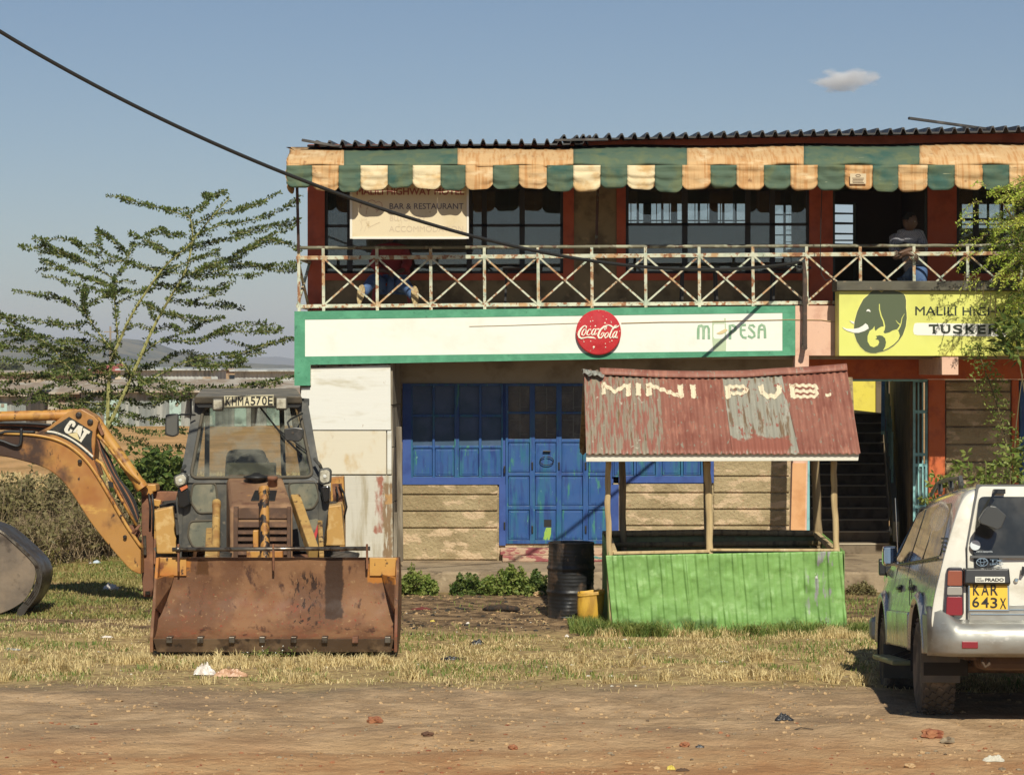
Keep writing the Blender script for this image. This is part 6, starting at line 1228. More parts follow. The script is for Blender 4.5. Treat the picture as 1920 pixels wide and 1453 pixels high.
# cut the wheel wells out of the shell
cutters = []
for y in (0.0, 2.675):
    for s_ in (-1, 1):
        c = MB(); c.lathe([(0.001, -0.2), (0.455, -0.2), (0.455, 0.2), (0.001, 0.2)], (s_*0.86, y, 0.42), 36, axis='x'); co = cb(c, 'cut', muddy, V); cutters.append(co)
        md = body.modifiers.new('w', 'BOOLEAN'); md.operation = 'DIFFERENCE'; md.object = co; md.solver = 'EXACT'
dg = bpy.context.evaluated_depsgraph_get(); dg.update(); me = bpy.data.meshes.new_from_object(body.evaluated_get(dg)); old = body.data
body.modifiers.clear(); body.data = me; bpy.data.meshes.remove(old); me.name = 'body'
for c in cutters: m0 = c.data; bpy.data.objects.remove(c); bpy.data.meshes.remove(m0)
smooth_by_angle(body, 30)
# flares
for y, nm in ((0.0, 'rear'), (2.675, 'front')):
    for s_ in (-1, 1):
        f = MB()
        def ff(u, v, y=y, s_=s_):
            a = R(9)+R(162)*u; r = 0.45+0.10*v; bul = 0.040*math.sin(math.pi*min(1, v*1.0))+0.006
            x = 0.848+bul*(0.6 if v > .95 else 1) - (0.05 if v == 0 else 0); return (s_*x, y+math.cos(a)*r, 0.42+math.sin(a)*r*(1.0))
        f.grid(ff, 36, 8); cb(f, 'wheel_flare', csilver, smooth=True, solid=0.01, norm=False)
        l = MB(); l.grid(lambda u, v, y=y, s_=s_: (s_*(0.88-0.34*v), y+math.cos(R(-12)+R(204)*u)*0.45, 0.42+math.sin(R(-12)+R(204)*u)*0.45), 24, 3); cb(l, 'wheel_liner', mat('liner_black', (0.02, 0.018, 0.015), 0.9), solid=0.01, norm=False)
for s_ in (-1, 1):
    f = MB()
    for a, b_ in ((0.52, 1.29), (1.30, 2.16)): f.box(min(s_*0.855, s_*0.895), max(s_*0.855, s_*0.895), a, b_, .50, .80)
    cb(f, 'side_cladding', csilver, bevel=0.02)
    f = MB()
    for y in (0.36, 1.295, 2.2): f.tube([(s_*(xx-.012), y, zz) for xx, zz in ((.872, .62), (.880, .76), (.850, .93), (.812, 1.08), (.796, 1.16), (.785, 1.21))], 0.007, 5)
    cb(f, 'door_gap', cblack)
    q = MB(); q.xprism([(-.45, .44), (2.2, .44), (2.2, .38), (-.45, .38)][:0] or [(0.5, .37), (2.15, .37), (2.15, .41), (0.5, .41)], min(s_*0.86, s_*1.02), max(s_*0.86, s_*1.02)); cb(q, 'side_step', mat('step_green_grey', alb(120, 128, 90), 0.6, [(alb(150, 140, 100), 9, 0.5, 0.65)], obj=True), bevel=0.012)
    q = MB()
    for y in (0.75, 1.3, 1.9): q.bar((s_*0.7, y, .46), (s_*0.93, y, .38), 0.04, 0.03)
    cb(q, 'step_brackets', cblack)
# glass
def sidepane(pts, s_=-1):       # pts (y,z) on the leaning side surface
    q = MB(); o = []
    for off in (0.010, 0.0):
        for y, z in pts:
            t = (z-1.19)/(1.67-1.19); x = 0.787+(0.640-0.787)*t+off-0.002; o.append((s_*x, y, z))
    n = len(pts); q.add(o, [tuple(range(n)), tuple(range(2*n-1, n-1, -1))]+[(i, i+n, (i+1) % n+n, (i+1) % n) for i in range(n)]); return q
for s_ in (-1, 1):
    for pts in ([(-.70, 1.245), (-.50, 1.65), (.20, 1.665), (.32, 1.225)][:4], [(.40, 1.225), (.30, 1.665), (1.12, 1.66), (1.24, 1.215)], [(1.32, 1.215), (1.24, 1.66), (1.72, 1.63), (2.30, 1.22)]):
        cb(sidepane(rounded(pts, 0.05, 3), s_), 'side_window', cglass)
    q = MB(); q.tube([(s_*0.795, -.72, 1.225), (s_*0.798, 1.3, 1.205), (s_*0.79, 2.4, 1.195)], 0.009, 6); cb(q, 'belt_trim', cblack)
    q = MB()
    for k in range(4): q.box(min(s_*0.70, s_*0.772-k*.0), max(s_*0.70, s_*0.772), -.88+0.02*k, -.78+0.015*k, 1.27+k*0.032, 1.282+k*0.032)
    cb(q, 'vent_louvres', cblack)
    # roof rail
    q = MB(); q.tube([(s_*0.56, -.40, 1.80), (s_*0.565, -.25, 1.85), (s_*0.57, .4, 1.87), (s_*0.57, 1.1, 1.865), (s_*0.56, 1.6, 1.79)], 0.016, 8)
    for y in (-.38, .2, .9): q.bar((s_*0.565, y, 1.78), (s_*0.57, y+0.05, 1.855), 0.03, 0.05)
    cb(q, 'roof_rail', mat('dark_rail', (0.06, 0.06, 0.055), 0.4))
    # door handles and mirrors
    q = MB()
    for y in (0.62, 1.55): q.box(min(s_*0.835, s_*0.868), max(s_*0.835, s_*0.868), y-0.09, y+0.09, 0.975, 1.005); q.box(min(s_*0.83, s_*0.845), max(s_*0.83, s_*0.845), y-0.11, y+0.11, 0.955, 1.02)
    cb(q, 'door_handle', cblack, bevel=0.008)
    q = MB(); q.xprism(rounded([(2.02, 1.18), (2.02, 1.36), (2.14, 1.36), (2.18, 1.19)], 0.04, 3), min(s_*0.81, s_*0.93), max(s_*0.81, s_*0.93)); q.bar((s_*0.76, 2.12, 1.18), (s_*0.85, 2.12, 1.22), 0.06, 0.05); o = cb(q, 'wing_mirror', chrome if s_ < 0 else cblack, bevel=0.02)
q = MB(); q.grid(lambda u, v: (-.87-0.048+0.096*u, 2.014-0.012*math.sin(u*3.14), 1.205+0.135*v), 4, 4); cb(q, 'mirror_glass', mat('mirror_face', (0.5, 0.52, 0.55), 0.04, metal=1.0), solid=0.004, norm=False)
pm_ = CSd(1664, 1076, -0.98)
q = MB(); q.xprism(rounded([(3.10, 1.10), (3.10, 1.25), (3.16, 1.26), (3.17, 1.11)], 0.02, 3), -.86, -0.75); q.tube([(-.70, 3.2, 1.0), (-.75, 3.16, 1.06), (-.79, 3.14, 1.11)], 0.016, 6); cb(q, 'fender_mirror', cblack, bevel=0.015)
q = MB(); q.tube([(-.72, 2.72, 1.10), (-.75, 2.70, 1.80)], [0.006, 0.003], 6); cb(q, 'aerial', chrome)
# tailgate and rear window
YR = -0.965
def face(pts, y0, y1, lean=0.14):    # prism in the x-z plane, following the leaning tailgate
    q = MB(); f = lambda z: lean*max(0, z-1.15)
    n = len(pts); vs = [(x, y0+f(z), z) for x, z in pts]+[(x, y1+f(z), z) for x, z in pts]
    q.add(vs, [tuple(range(n)), tuple(range(2*n-1, n-1, -1))]+[(i, i+n, (i+1) % n+n, (i+1) % n) for i in range(n)]); return q
def cpts(pp, y=-0.95): 
    o = []
    for a, b_ in pp: 
        c = CL(a, b_, y); c = CL(a, b_, y+0.14*max(0, c.z-1.15)); o.append((c.x, c.z))
    return o
L_ = cpts([(1815, 1190), (1818, 1040), (1838, 925)]); xg = L_[0][0]
tg = face(rounded([(xg, .72), (xg+.005, 1.30), (-.50, 1.765), (.50, 1.765), (.60, 1.30), (.60, .72)], 0.03, 3), -.958, -.93); tail = cb(tg, 'tailgate', cwhite, bevel=0.008)
g_ = MB(); g_ = face([(xg-.012, .70), (xg-.006, 1.30), (-.515, 1.78), (.515, 1.78), (.612, 1.30), (.612, .70)], -.942, -.92); cb(g_, 'tailgate_gap', cblack)
wx = cpts([(1823, 1041), (1835, 931)])
rw = face(rounded([(wx[0][0], wx[0][1]), (wx[1][0], wx[1][1]), (.47, wx[1][1]), (.56, wx[0][1])], 0.04, 4), -.972, -.95); cb(rw, 'rear_window', cglass, tail)
rb = face([(wx[0][0]-.015, wx[0][1]-.02), (.575, wx[0][1]-.02), (.575, wx[0][1]), (wx[0][0]-.015, wx[0][1])], -.978, -.95); cb(rb, 'window_seal', cblack, tail)
def ctext(mb, txt, px0, px1, py0, py1, y, th=0.003, bold=0.0, sl=0.0):
    mb.text(txt, lambda x, z, t: tuple(CL(x, -z, y)+Vector((0, -t, 0))), px0, px1, -py1, -py0, th, bold); return mb
def cbox(px0, px1, py0, py1, y, th):
    a = CL(px0, py1, y); b_ = CL(px1, py0, y); q = MB(); q.box(a.x, b_.x, y, y+th, a.z, b_.z); return q
hs = MB(); a, b_ = CL(1808, 1094, -1.03), CL(1895, 1067, -1.03); hs.add([(a.x, -1.03, a.z), (b_.x, -1.03, a.z), (b_.x-.01, -1.02, b_.z), (a.x+.01, -1.02, b_.z), (a.x, -.955, a.z-.02), (b_.x, -.955, a.z-.02), (b_.x, -.955, b_.z+.01), (a.x, -.955, b_.z+.01)], [(0,1,2,3),(0,4,5,1),(1,5,6,2),(2,6,7,3),(3,7,4,0)])
hsg = cb(hs, 'plate_hood', cblack, tail, bevel=0.01)
cb(cbox(1828.5, 1884, 1081, 1091.5, -1.036, 0.005), 'badge_strip', mat('badge_cream', alb(226, 226, 212), 0.4), tail)
q = MB(); ctext(q, 'PRADO', 1847, 1882, 1083.5, 1089.8, -1.037, 0.002, 0.03); ctext(q, 'LAND', 1830.5, 1840, 1083, 1085.6, -1.037, 0.002); ctext(q, 'CRUISER', 1830.5, 1845, 1087, 1089.8, -1.037, 0.002); cb(q, 'badge_lettering', cblack, tail)
cb(cbox(1816.5, 1892, 1093, 1145.5, -.975, 0.012), 'plate_frame', chrome, tail, bevel=0.003)
plt_ = cb(cbox(1819, 1889, 1094, 1142, -.983, 0.008), 'number_plate', mat('plate_yellow', alb(236, 190, 24, 1.05), 0.4), tail)
q = MB(); ctext(q, 'K', 1824.5, 1836.5, 1095.5, 1115.5, -.985, .003, .012); ctext(q, 'A', 1840, 1854, 1095.5, 1115.5, -.985, .003, .012); ctext(q, 'R', 1857.5, 1871, 1095.5, 1115.5, -.985, .003, .012)
ctext(q, '6', 1823, 1836, 1118.5, 1138, -.985, .003, .01); ctext(q, '4', 1840, 1854, 1119, 1138.5, -.985, .003, .01); ctext(q, '3', 1857, 1870, 1120, 1139.5, -.985, .003, .01); ctext(q, 'X', 1875, 1886.5, 1121, 1140.5, -.985, .003, .01)
cb(q, 'plate_characters', MATS['plate_black'], tail)
q = MB(); c = CL(1841.5, 1053.5, -.958); a_ = 0.042; m_ = 0.030
q.tube([(c.x+a_*math.cos(t), c.y-.004, c.z+m_*math.sin(t)) for t in np.linspace(0, 6.283, 29)], 0.0035, 5, cap=False); q.tube([(c.x+.014*math.cos(t), c.y-.004, c.z+.002+m_*.92*math.sin(t)) for t in np.linspace(0, 6.283, 25)], 0.003, 5, cap=False); q.tube([(c.x+a_*.8*math.cos(t), c.y-.004, c.z+.012+.013*math.sin(t)) for t in np.linspace(0, 6.283, 25)], 0.003, 5, cap=False); cb(q, 'oval_emblem', chrome, tail)
q = MB(); ctext(q, 'TX', 1856, 1880, 1048.5, 1053.5, -.959, .003, .02); ctext(q, 'LIMITED', 1856, 1881, 1055.5, 1059, -.959, .003, .02); cb(q, 'badge_letters', chrome, tail)
q = MB(); c = CL(1905.5, 1087.5, -.96); q.lathe([(0.001, -.012), (.012, -.012), (.016, -.006), (.018, 0)], (c.x, -.957, c.z), 16, axis='y'); cb(q, 'key_lock', chrome, tail)
q = MB(); q.bar(tuple(CL(1919, 1062, -.98)), tuple(CL(1916, 1078, -.98)), 0.02, 0.02); q.bar(tuple(CL(1916, 1078, -.98)), tuple(CL(1960, 1020, -.98)), 0.012, 0.012); cb(q, 'rear_wiper', cblack, tail)
q = MB(); c = CL(1828, 1022, -.955); q.lathe([(0.001, -.024), (.038, -.024), (.038, -.015)], (c.x, c.y+.003, c.z), 20, axis='y'); cb(q, 'round_sticker', mat('sticker_pale', (0.6, 0.66, 0.68), 0.4), tail)
q = MB(); ctext(q, 'VISTA NAGOYA', 1830, 1861, 1032.5, 1035.5, -.958, .003); cb(q, 'window_lettering', MATS['sticker_pale'], tail)
q = MB()
for z in (.78, .81, .84): q.box(xg+.03, .57, -.963, -.955, z, z+.012)
q2 = MB(); q2 = face([(xg+.006, .725), (xg+.006, .875), (.594, .875), (.594, .725)], -.966, -.957); cb(q2, 'lower_trim', bsilver, tail, bevel=0.004); cb(MB().box(xg+.02, .58, -.972, -.965, .80, .808).box(xg+.02, .58, -.972, -.965, .835, .843), 'trim_groove', chrome, tail)
# tail lamps
tl0 = CL(1770, 1155, -.945); tl1 = CL(1806, 1063, -.945)
for s_ in (-1, 1):
    x0, x1 = (tl0.x, tl1.x) if s_ < 0 else (-tl1.x, -tl0.x)
    q = face(rounded([(x0-.01*(s_ < 0), tl0.z), (x0+.022*(s_ < 0), tl1.z), (x1-.022*(s_ > 0), tl1.z), (x1+.01*(s_ > 0), tl0.z)], 0.035, 4), -.962, -.90, 0.08); lo = cb(q, 'tail_lamp', mat('lamp_dark_frame', (0.03, 0.02, 0.02), 0.2, coat=1), bevel=0.008)
    hz_ = tl1.z-tl0.z
    for f0, f1, mm_, nm_ in ((.02, .40, mat('red_lens', (0.22, 0.010, 0.012), 0.2, coat=0.6), 'red_lens'), (.43, .60, mat('clear_lens', (0.30, 0.28, 0.24), 0.2, coat=0.6), 'clear_lens'), (.62, .93, mat('amber_lens', (0.26, 0.07, 0.03), 0.2, coat=0.6), 'amber_lens')):
        q = face(rounded([(x0+.012+.02*f0, tl0.z+hz_*f0), (x0+.012+.02*f1, tl0.z+hz_*f1), (x1-.012, tl0.z+hz_*f1), (x1-.012, tl0.z+hz_*f0)], .012, 3), -.970, -.955, 0.08); cb(q, nm_, mm_, lo, bevel=0.004)
# bumper
q = MB(); yb_, bz = -1.06, .50
def bf(u, v):
    x = -0.885+1.77*u; e = max(0, abs(x)-0.69)/0.195; y = -1.07+0.22*e**2.2; z0 = [.50, .53, .66, .71, .75][int(round(v*4))]; dy = [.05, .0, .0, .03, .12][int(round(v*4))]; return (x, y+dy, z0+(.10*min(1, e*1.6) if v > .7 else 0))
q.grid(bf, 40, 4)
bump_ = cb(q, 'rear_bumper', bsilver, smooth=True, solid=0.03, norm=False)
for s_ in (-1, 1):
    q = MB(); q.add([(s_*.88, -.86, .50), (s_*.89, -.50, .50), (s_*.885, -.42, .80), (s_*.86, -.86, .80), (s_*.86, -.86, .50), (s_*.86, -.50, .50), (s_*.83, -.42, .80), (s_*.82, -.86, .80)], [(0,1,2,3),(7,6,5,4),(0,4,5,1),(1,5,6,2),(2,6,7,3),(3,7,4,0)]); cb(q, 'bumper_end', bsilver, bump_, bevel=0.03)
    a = CL(1803, 1215, -1.07); b_ = CL(1833, 1202, -1.07); x0, x1 = (a.x, b_.x) if s_ < 0 else (-b_.x, -a.x); q = MB(); q.box(x0, x1, -1.093, -1.08, a.z, b_.z); cb(q, 'reflector', MATS['red_lens'], bump_, bevel=0.004)
    q = MB(); q.xprism([(-.46, .50), (-.44, .27), (-.42, .27), (-.44, .50)], min(s_*.60, s_*.90), max(s_*.60, s_*.90)); cb(q, 'mud_flap', mat('mud_flap_rubber', (0.075, 0.07, 0.06), 0.6, [((0.10, 0.085, 0.065), 7, 0.5, 0.7)], obj=True), bevel=0.004)
    q = MB(); q.xprism([(2.675-.46, .50), (2.675-.44, .20), (2.675-.42, .20), (2.675-.44, .50)], min(s_*.62, s_*.92), max(s_*.62, s_*.92)); cb(q, 'mud_flap', MATS['mud_flap_rubber'])
# mirror on an arm over the rear window
q = MB(); q.tube([tuple(CL(1869, 921, -.98)), tuple(CL(1862, 928, -1.02)), tuple(CL(1856, 945, -1.14)), tuple(CL(1855, 958, -1.16))], 0.010, 6); a = CL(1878, 920, -.98); q.box(a.x-.05, a.x+.035, -.94, -.86, a.z-.02, a.z+.015); mo = cb(q, 'mirror_arm', cblack, smooth=False)
mp = [(1857, 948), (1868, 950), (1883, 963), (1887, 967), (1878, 989), (1870, 993), (1838, 981), (1836, 974), (1846, 958)]
q = MB(); pc = [CL(a, b_, -1.18) for a, b_ in rounded(mp, 2, 2)]; n = len(pc); q.add([tuple(p) for p in pc]+[(p.x, p.y+.06, p.z+.01) for p in pc], [tuple(range(n)), tuple(range(2*n-1, n-1, -1))]+[(i, i+n, (i+1) % n+n, (i+1) % n) for i in range(n)])
o = cb(q, 'reversing_mirror', mat('mirror_back_grey', (0.045, 0.047, 0.045), 0.35), bevel=0.006)
# wheels
for y in (0.0, 2.675):
    for s_ in (-1, 1):
        q = MB(); r, w_ = 0.378, 0.265; c = (s_*0.745, y, r-0.004)
        prof = [(r*.58, -w_/2*.86), (r*.80, -w_/2), (r*.93, -w_/2*.93), (r*.985, -w_/2*.74), (r, -w_*.2), (r, w_*.2), (r*.985, w_/2*.74), (r*.93, w_/2*.93), (r*.80, w_/2), (r*.58, w_/2*.86)]
        q.lathe(prof, c, 48, axis='x')
        for i in range(30):
            for k in range(5):
                a = 2*math.pi*(i+(k % 2)*.5)/30; xx = c[0]+(k-2)*w_*.19; p = Vector((xx-w_*.06, c[1]+math.cos(a)*(r+.003), c[2]+math.sin(a)*(r+.003))); p2 = Vector((xx+w_*.06, c[1]+math.cos(a+.05)*(r+.003), c[2]+math.sin(a+.05)*(r+.003)))
                q.bar(p, p2, 0.04, 0.012, up=(0, math.cos(a), math.sin(a)))
        wo = cb(q, 'wheel', mat('car_tyre', (0.06, 0.052, 0.042), 0.9, [((0.17, 0.135, 0.10), 6, 0.42, 0.66)], obj=True))
        q = MB(); q.lathe([(0.001, s_*.09), (.06, s_*.10), (.075, s_*.06), (.19, s_*.05), (.215, s_*.105), (.225, s_*.115), (.225, -s_*.10), (.001, -s_*.10)], c, 32, axis='x')
        for i in range(6):
            a = i*math.pi/3; q.bar((c[0]+s_*.07, c[1]+math.cos(a)*.05, c[2]+math.sin(a)*.05), (c[0]+s_*.085, c[1]+math.cos(a)*.21, c[2]+math.sin(a)*.21), 0.05, 0.03, up=(1, 0, 0))
        cb(q, 'rim', mat('alloy', (0.45, 0.46, 0.47), 0.3, metal=0.7), wo)
# underside: tank, axle, exhaust, hook, spare-wheel cover line
q = MB(); q.box(-.50, .42, -.80, -.25, .38, .58); cb(q, 'fuel_tank', mat('rusty_tank', alb(96, 72, 52), 0.8, [(alb(124, 92, 62), 5, 0.45, 0.65)], obj=True), bevel=0.05)
q = MB(); q.tube([(-.7, 0, .38), (.7, 0, .38)], 0.05, 10); q.lathe([(0.05, -.12), (.13, -.06), (.13, .06), (.05, .12)], (0.1, 0, .38), 16, axis='x'); q.tube([(-.7, 2.675, .38), (.7, 2.675, .38)], 0.045, 10); q.box(-.62, -.54, -.9, 3.4, .46, .56); q.box(.54, .62, -.9, 3.4, .46, .56); q.box(-.6, .6, 3.0, 3.5, .3, .5); q.box(-.7, .7, .5, 2.2, .40, .50); cb(q, 'axle_and_frame', muddy)
q = MB(); c = CL(1846, 1243, -.95); q.tube([(c.x, -.95, .52), (c.x-.02, -.97, .45), (c.x, -.98, .41), (c.x+.03, -.97, .43), (c.x+.03, -.96, .47)], 0.012, 8); cb(q, 'tow_hook', muddy)
q = MB(); q.tube([(.45, -.3, .42), (.5, -.98, .40)], 0.03, 10); cb(q, 'exhaust_pipe', muddy)
# front end (not seen from the road): grille, headlamps, front bumper, windscreen
q = MB(); q.box(-.9, .9, 3.55, 3.76, .50, .72); cb(q, 'front_bumper', bsilver, bevel=0.05)
q = MB(); q.box(-.40, .40, 3.66, 3.70, .78, .96); cb(q, 'radiator_grille', cblack, bevel=0.01)
for s_ in (-1, 1):
    q = MB(); q.box(min(s_*.46, s_*.78), max(s_*.46, s_*.78), 3.60, 3.70, .76, .94); cb(q, 'headlamp', lens, bevel=0.02)
q = MB(); q.add([(-.60, 2.02, 1.70), (.60, 2.02, 1.70), (.78, 2.50, 1.26), (-.78, 2.50, 1.26), (-.60, 2.0, 1.68), (.60, 2.0, 1.68), (.78, 2.48, 1.24), (-.78, 2.48, 1.24)], [(0,1,2,3),(7,6,5,4),(0,4,5,1),(1,5,6,2),(2,6,7,3),(3,7,4,0)]); cb(q, 'windscreen', cglass)
q = MB(); q.tube([(-.875, .30, 1.0), (-.893, .34, 1.06), (-.893, .34, .86), (-.893, .20, .84), (-.893, .18, 1.04), (-.893, .30, 1.07)], 0.004, 5); cb(q, 'fuel_flap_outline', cblack)
# ------------------------------------------------------------ people
def skin_body(name, verts, edges, radii, m_, parent, sub=2, base=None):
    off = BASE[parent.name]
    me = bpy.data.meshes.new(name); me.from_pydata([tuple(Vector(v)-off) for v in verts], edges, []); o = bpy.data.objects.new(name, me); COL.objects.link(o)
    md = o.modifiers.new('k', 'SKIN'); md.use_smooth_shade = True
    for i, r in enumerate(radii):
        sv = me.skin_vertices[0].data[i]; sv.radius = r if isinstance(r, tuple) else (r, r); sv.use_root = (i == 0)
    sb = o.modifiers.new('s', 'SUBSURF'); sb.levels = sub; sb.render_levels = sub
    dg = bpy.context.evaluated_depsgraph_get(); dg.update(); nm = bpy.data.meshes.new_from_object(o.evaluated_get(dg)); bpy.data.objects.remove(o)
    nm.name = name; nm.materials.clear(); nm.materials.append(m_); nm.polygons.foreach_set('use_smooth', [True]*len(nm.polygons))
    o = bpy.data.objects.new(name, nm); COL.objects.link(o); o.parent = parent; return o
skinm = mat('dark_brown_skin', (0.11, 0.06, 0.036), 0.5, [((0.14, 0.08, 0.05), 9, 0.45, 0.65)])
jeans = mat('blue_jeans', alb(74, 104, 148), 0.85, [(alb(120, 150, 186), (5, 5, 3), 0.48, 0.66), (alb(48, 70, 108), 9, 0.55, 0.7)], bump=(60, 0.2, 0.003))
hairm = mat('black_hair', (0.012, 0.010, 0.009), 0.9, bump=(220, 0.6, 0.004))
shirtm = mat('check_shirt', alb(120, 120, 124), 0.85, bump=(30, 0.2, 0.004))
def check(m_, s_=90.0):
    t = m_.node_tree; N = t.nodes; L = t.links; g_ = N.new('ShaderNodeNewGeometry'); c = N.new('ShaderNodeTexChecker'); c.inputs['Scale'].default_value = s_
    c.inputs[1].default_value = (*alb(196, 196, 200), 1); c.inputs[2].default_value = (*alb(96, 98, 112), 1); L.new(g_.outputs['Position'], c.inputs[0]); L.new(c.outputs[0], N['Principled BSDF'].inputs['Base Color'])
check(shirtm)
def head(parent, c, r, face_dir, tilt=0.0):
    """head with brow, nose, mouth, ears; face_dir is a unit vector"""
    f = Vector(face_dir).normalized(); s_ = f.cross(Vector((0, 0, 1))).normalized(); u = s_.cross(f).normalized(); q = MB(); bm = bmesh.new(); bmesh.ops.create_uvsphere(bm, u_segments=28, v_segments=20, radius=1.0); vs = []
    for v in bm.verts:
        x, y, z = v.co                                     # x side, y forward, z up
        k = Vector((x*0.76, y*0.92, z*1.12))
        if z < 0: k.x *= 1-0.28*(-z)**1.5; k.y += 0.10*(-z)*(1 if y > 0 else -0.2)
        if y > 0: k.y += 0.20*math.exp(-(x/0.13)**2-((z+0.10)/0.15)**2)+0.06*math.exp(-(x/0.2)**2-((z+0.45)/0.08)**2)+0.05*math.exp(-(x/0.45)**2-((z-0.18)/0.08)**2)
        if y > 0: k.y -= 0.09*(math.exp(-((abs(x)-0.32)/0.12)**2-((z-0.04)/0.08)**2))+0.03*math.exp(-(x/0.22)**2-((z+0.36)/0.03)**2)
        vs.append(Vector(c)+(s_*k.x+f*k.y+u*k.z)*r)
    q.add(vs, [tuple(v.index for v in fc.verts) for fc in bm.faces]); bm.free()
    for sg in (-1, 1): q.blob(Vector(c)+(s_*sg*0.76-f*0.05+u*0.0)*r, (r*0.13, r*0.18, r*0.24), 3, 0.1)
    ho = q.build('head', skinm, parent, smooth=True)
    q = MB()
    for sg in (-1, 1): q.blob(Vector(c)+(s_*sg*0.30+f*0.80+u*0.05)*r, r*0.085, 1, 0.0)
    q.build('eyes', mat('eye_white', (0.35, 0.33, 0.30), 0.2), parent, smooth=True)
    q = MB(); bm = bmesh.new(); bmesh.ops.create_icosphere(bm, subdivisions=3, radius=1.0); vs = []
    for v in bm.verts:
        x, y, z = v.co; k = 1.04+0.015*mnoise.noise(v.co*9)
        if z < 0.15+0.55*max(0, y) or (y > .5 and z < .55): k = 0.86
        vs.append(Vector(c)+(s_*x*0.78+f*(y*0.93-0.04)+u*z*1.13)*r*k)
    q.add(vs, [tuple(v.index for v in fc.verts) for fc in bm.faces]); bm.free(); q.build('hair', hairm, parent, smooth=True)
def fingers(pts_root, dirs, parent, base_r=0.009, curl=(0, 0, -1), nm='hand'): pass
# person leaning on the rail, head turned to the right
DPp = 30.32
pz = thing('person', P(1712, 600, 30.55), 'person in a grey checked shirt leaning on the balcony rail, head turned right', 'person')
def Q(px, py, d): return P(px, py, d)
pel = Q(1716, 520, 30.62); 
verts = [pel, Q(1713, 490, 30.60), Q(1708, 462, 30.55), Q(1702, 440, 30.50), Q(1702, 432, 30.47),          # 0-4 spine, neck base
         Q(1683, 443, 30.50), Q(1676, 462, 30.42), Q(1678, 480, 30.30),                                            # 5-7 left upper arm
         Q(1724, 442, 30.52), Q(1731, 458, 30.44), Q(1730, 472, 30.30)]                                            # 8-10 right upper arm
edges = [(0, 1), (1, 2), (2, 3), (3, 4), (3, 5), (5, 6), (6, 7), (3, 8), (8, 9), (9, 10)]
rad = [(0.17, 0.12), (0.165, 0.12), (0.18, 0.125), (0.13, 0.10), (0.06, 0.06), (0.085, 0.085), (0.075, 0.075), (0.068, 0.068), (0.085, 0.085), (0.072, 0.072), (0.066, 0.066)]
skin_body('shirt', verts, edges, rad, shirtm, pz)
# bare arms with hands: forearms crossed over the rail
def arm(pts, rr, hand_dir, side, nm='arm'):
    v = [Vector(p) for p in pts]; e = [(i, i+1) for i in range(len(v)-1)]; r = [(a, a) for a in rr]; w_ = v[-1]; hd = Vector(hand_dir).normalized(); sd = Vector(side).normalized(); dn = hd.cross(sd).normalized()
    if dn.z > 0: dn = -dn
    k = len(v); v.append(w_+hd*0.055); r.append((0.040, 0.022)); e.append((k-1, k)); v.append(w_+hd*0.09); r.append((0.040, 0.018)); e.append((k, k+1)); o = skin_body(nm, v, e, r, skinm, pz if True else None)
    off = BASE[pz.name]; 
    for i, (ln, sp) in enumerate(((0.070, -0.030), (0.082, -0.010), (0.078, 0.010), (0.062, 0.029))):
        a = w_+hd*0.085+sd*sp; b_ = a+hd*ln*0.5+dn*0.012+sd*sp*.15; c = b_+hd*ln*0.3+dn*0.03; d_ = c+hd*ln*0.08+dn*0.022; skin_body('finger', [a, b_, c, d_], [(0, 1), (1, 2), (2, 3)], [(.0095,)*2, (.009,)*2, (.008,)*2, (.006,)*2], skinm, pz, 1)
    a = w_+hd*0.03+sd*-0.035; skin_body('thumb', [a, a+hd*.03-sd*.022+dn*.006, a+hd*.055-sd*.026+dn*.022], [(0, 1), (1, 2)], [(.012,)*2, (.010,)*2, (.008,)*2], skinm, pz, 1)
    return o
arm([Q(1678, 480, 30.32), Q(1682, 481, 30.22), Q(1694, 478, 30.12), Q(1702, 474, 30.06)], [0.052, 0.048, 0.040, 0.030], (0.85, -0.15, -0.45), (0.35, 0.2, 0.9))
arm([Q(1731, 470, 30.32), Q(1727, 468, 30.24), Q(1708, 468, 30.16), Q(1696, 472, 30.12)], [0.050, 0.046, 0.038, 0.029], (-0.95, -0.1, -0.25), (-0.2, 0.1, 0.95))
head(pz, Q(1706, 416, 30.42), 0.103, (0.80, -0.55, -0.08))
skin_body('neck', [Q(1702, 437, 30.48), Q(1705, 425, 30.45)], [(0, 1)], [(.058, .058), (.055, .055)], skinm, pz, 1)
skin_body('trousers', [pel, Q(1724, 506, 30.28), Q(1725, 560, 30.34), Q(1722, 600, 30.62), Q(1706, 530, 30.6), Q(1700, 562, 30.60), Q(1698, 603, 30.7)], [(0, 1), (1, 2), (2, 3), (0, 4), (4, 5), (5, 6)], [(.165, .12), (.115, .115), (.09, .09), (.065, .065), (.11, .11), (.085, .085), (.062, .062)], jeans, pz)
q = MB(); 
for px, d in ((1722, 30.56), (1698, 30.64)): q.blob((X(px, d), d-.04, 3.46), (0.05, 0.13, 0.045), 2, 0.1)
q.build('shoes', mat('dark_shoes', (0.02, 0.02, 0.02), 0.6), pz, smooth=True)
q = MB(); q.box(X(1684, 30.5), X(1703, 30.5), 30.42, 30.46, Z(512, 30.5), Z(498, 30.5)); 
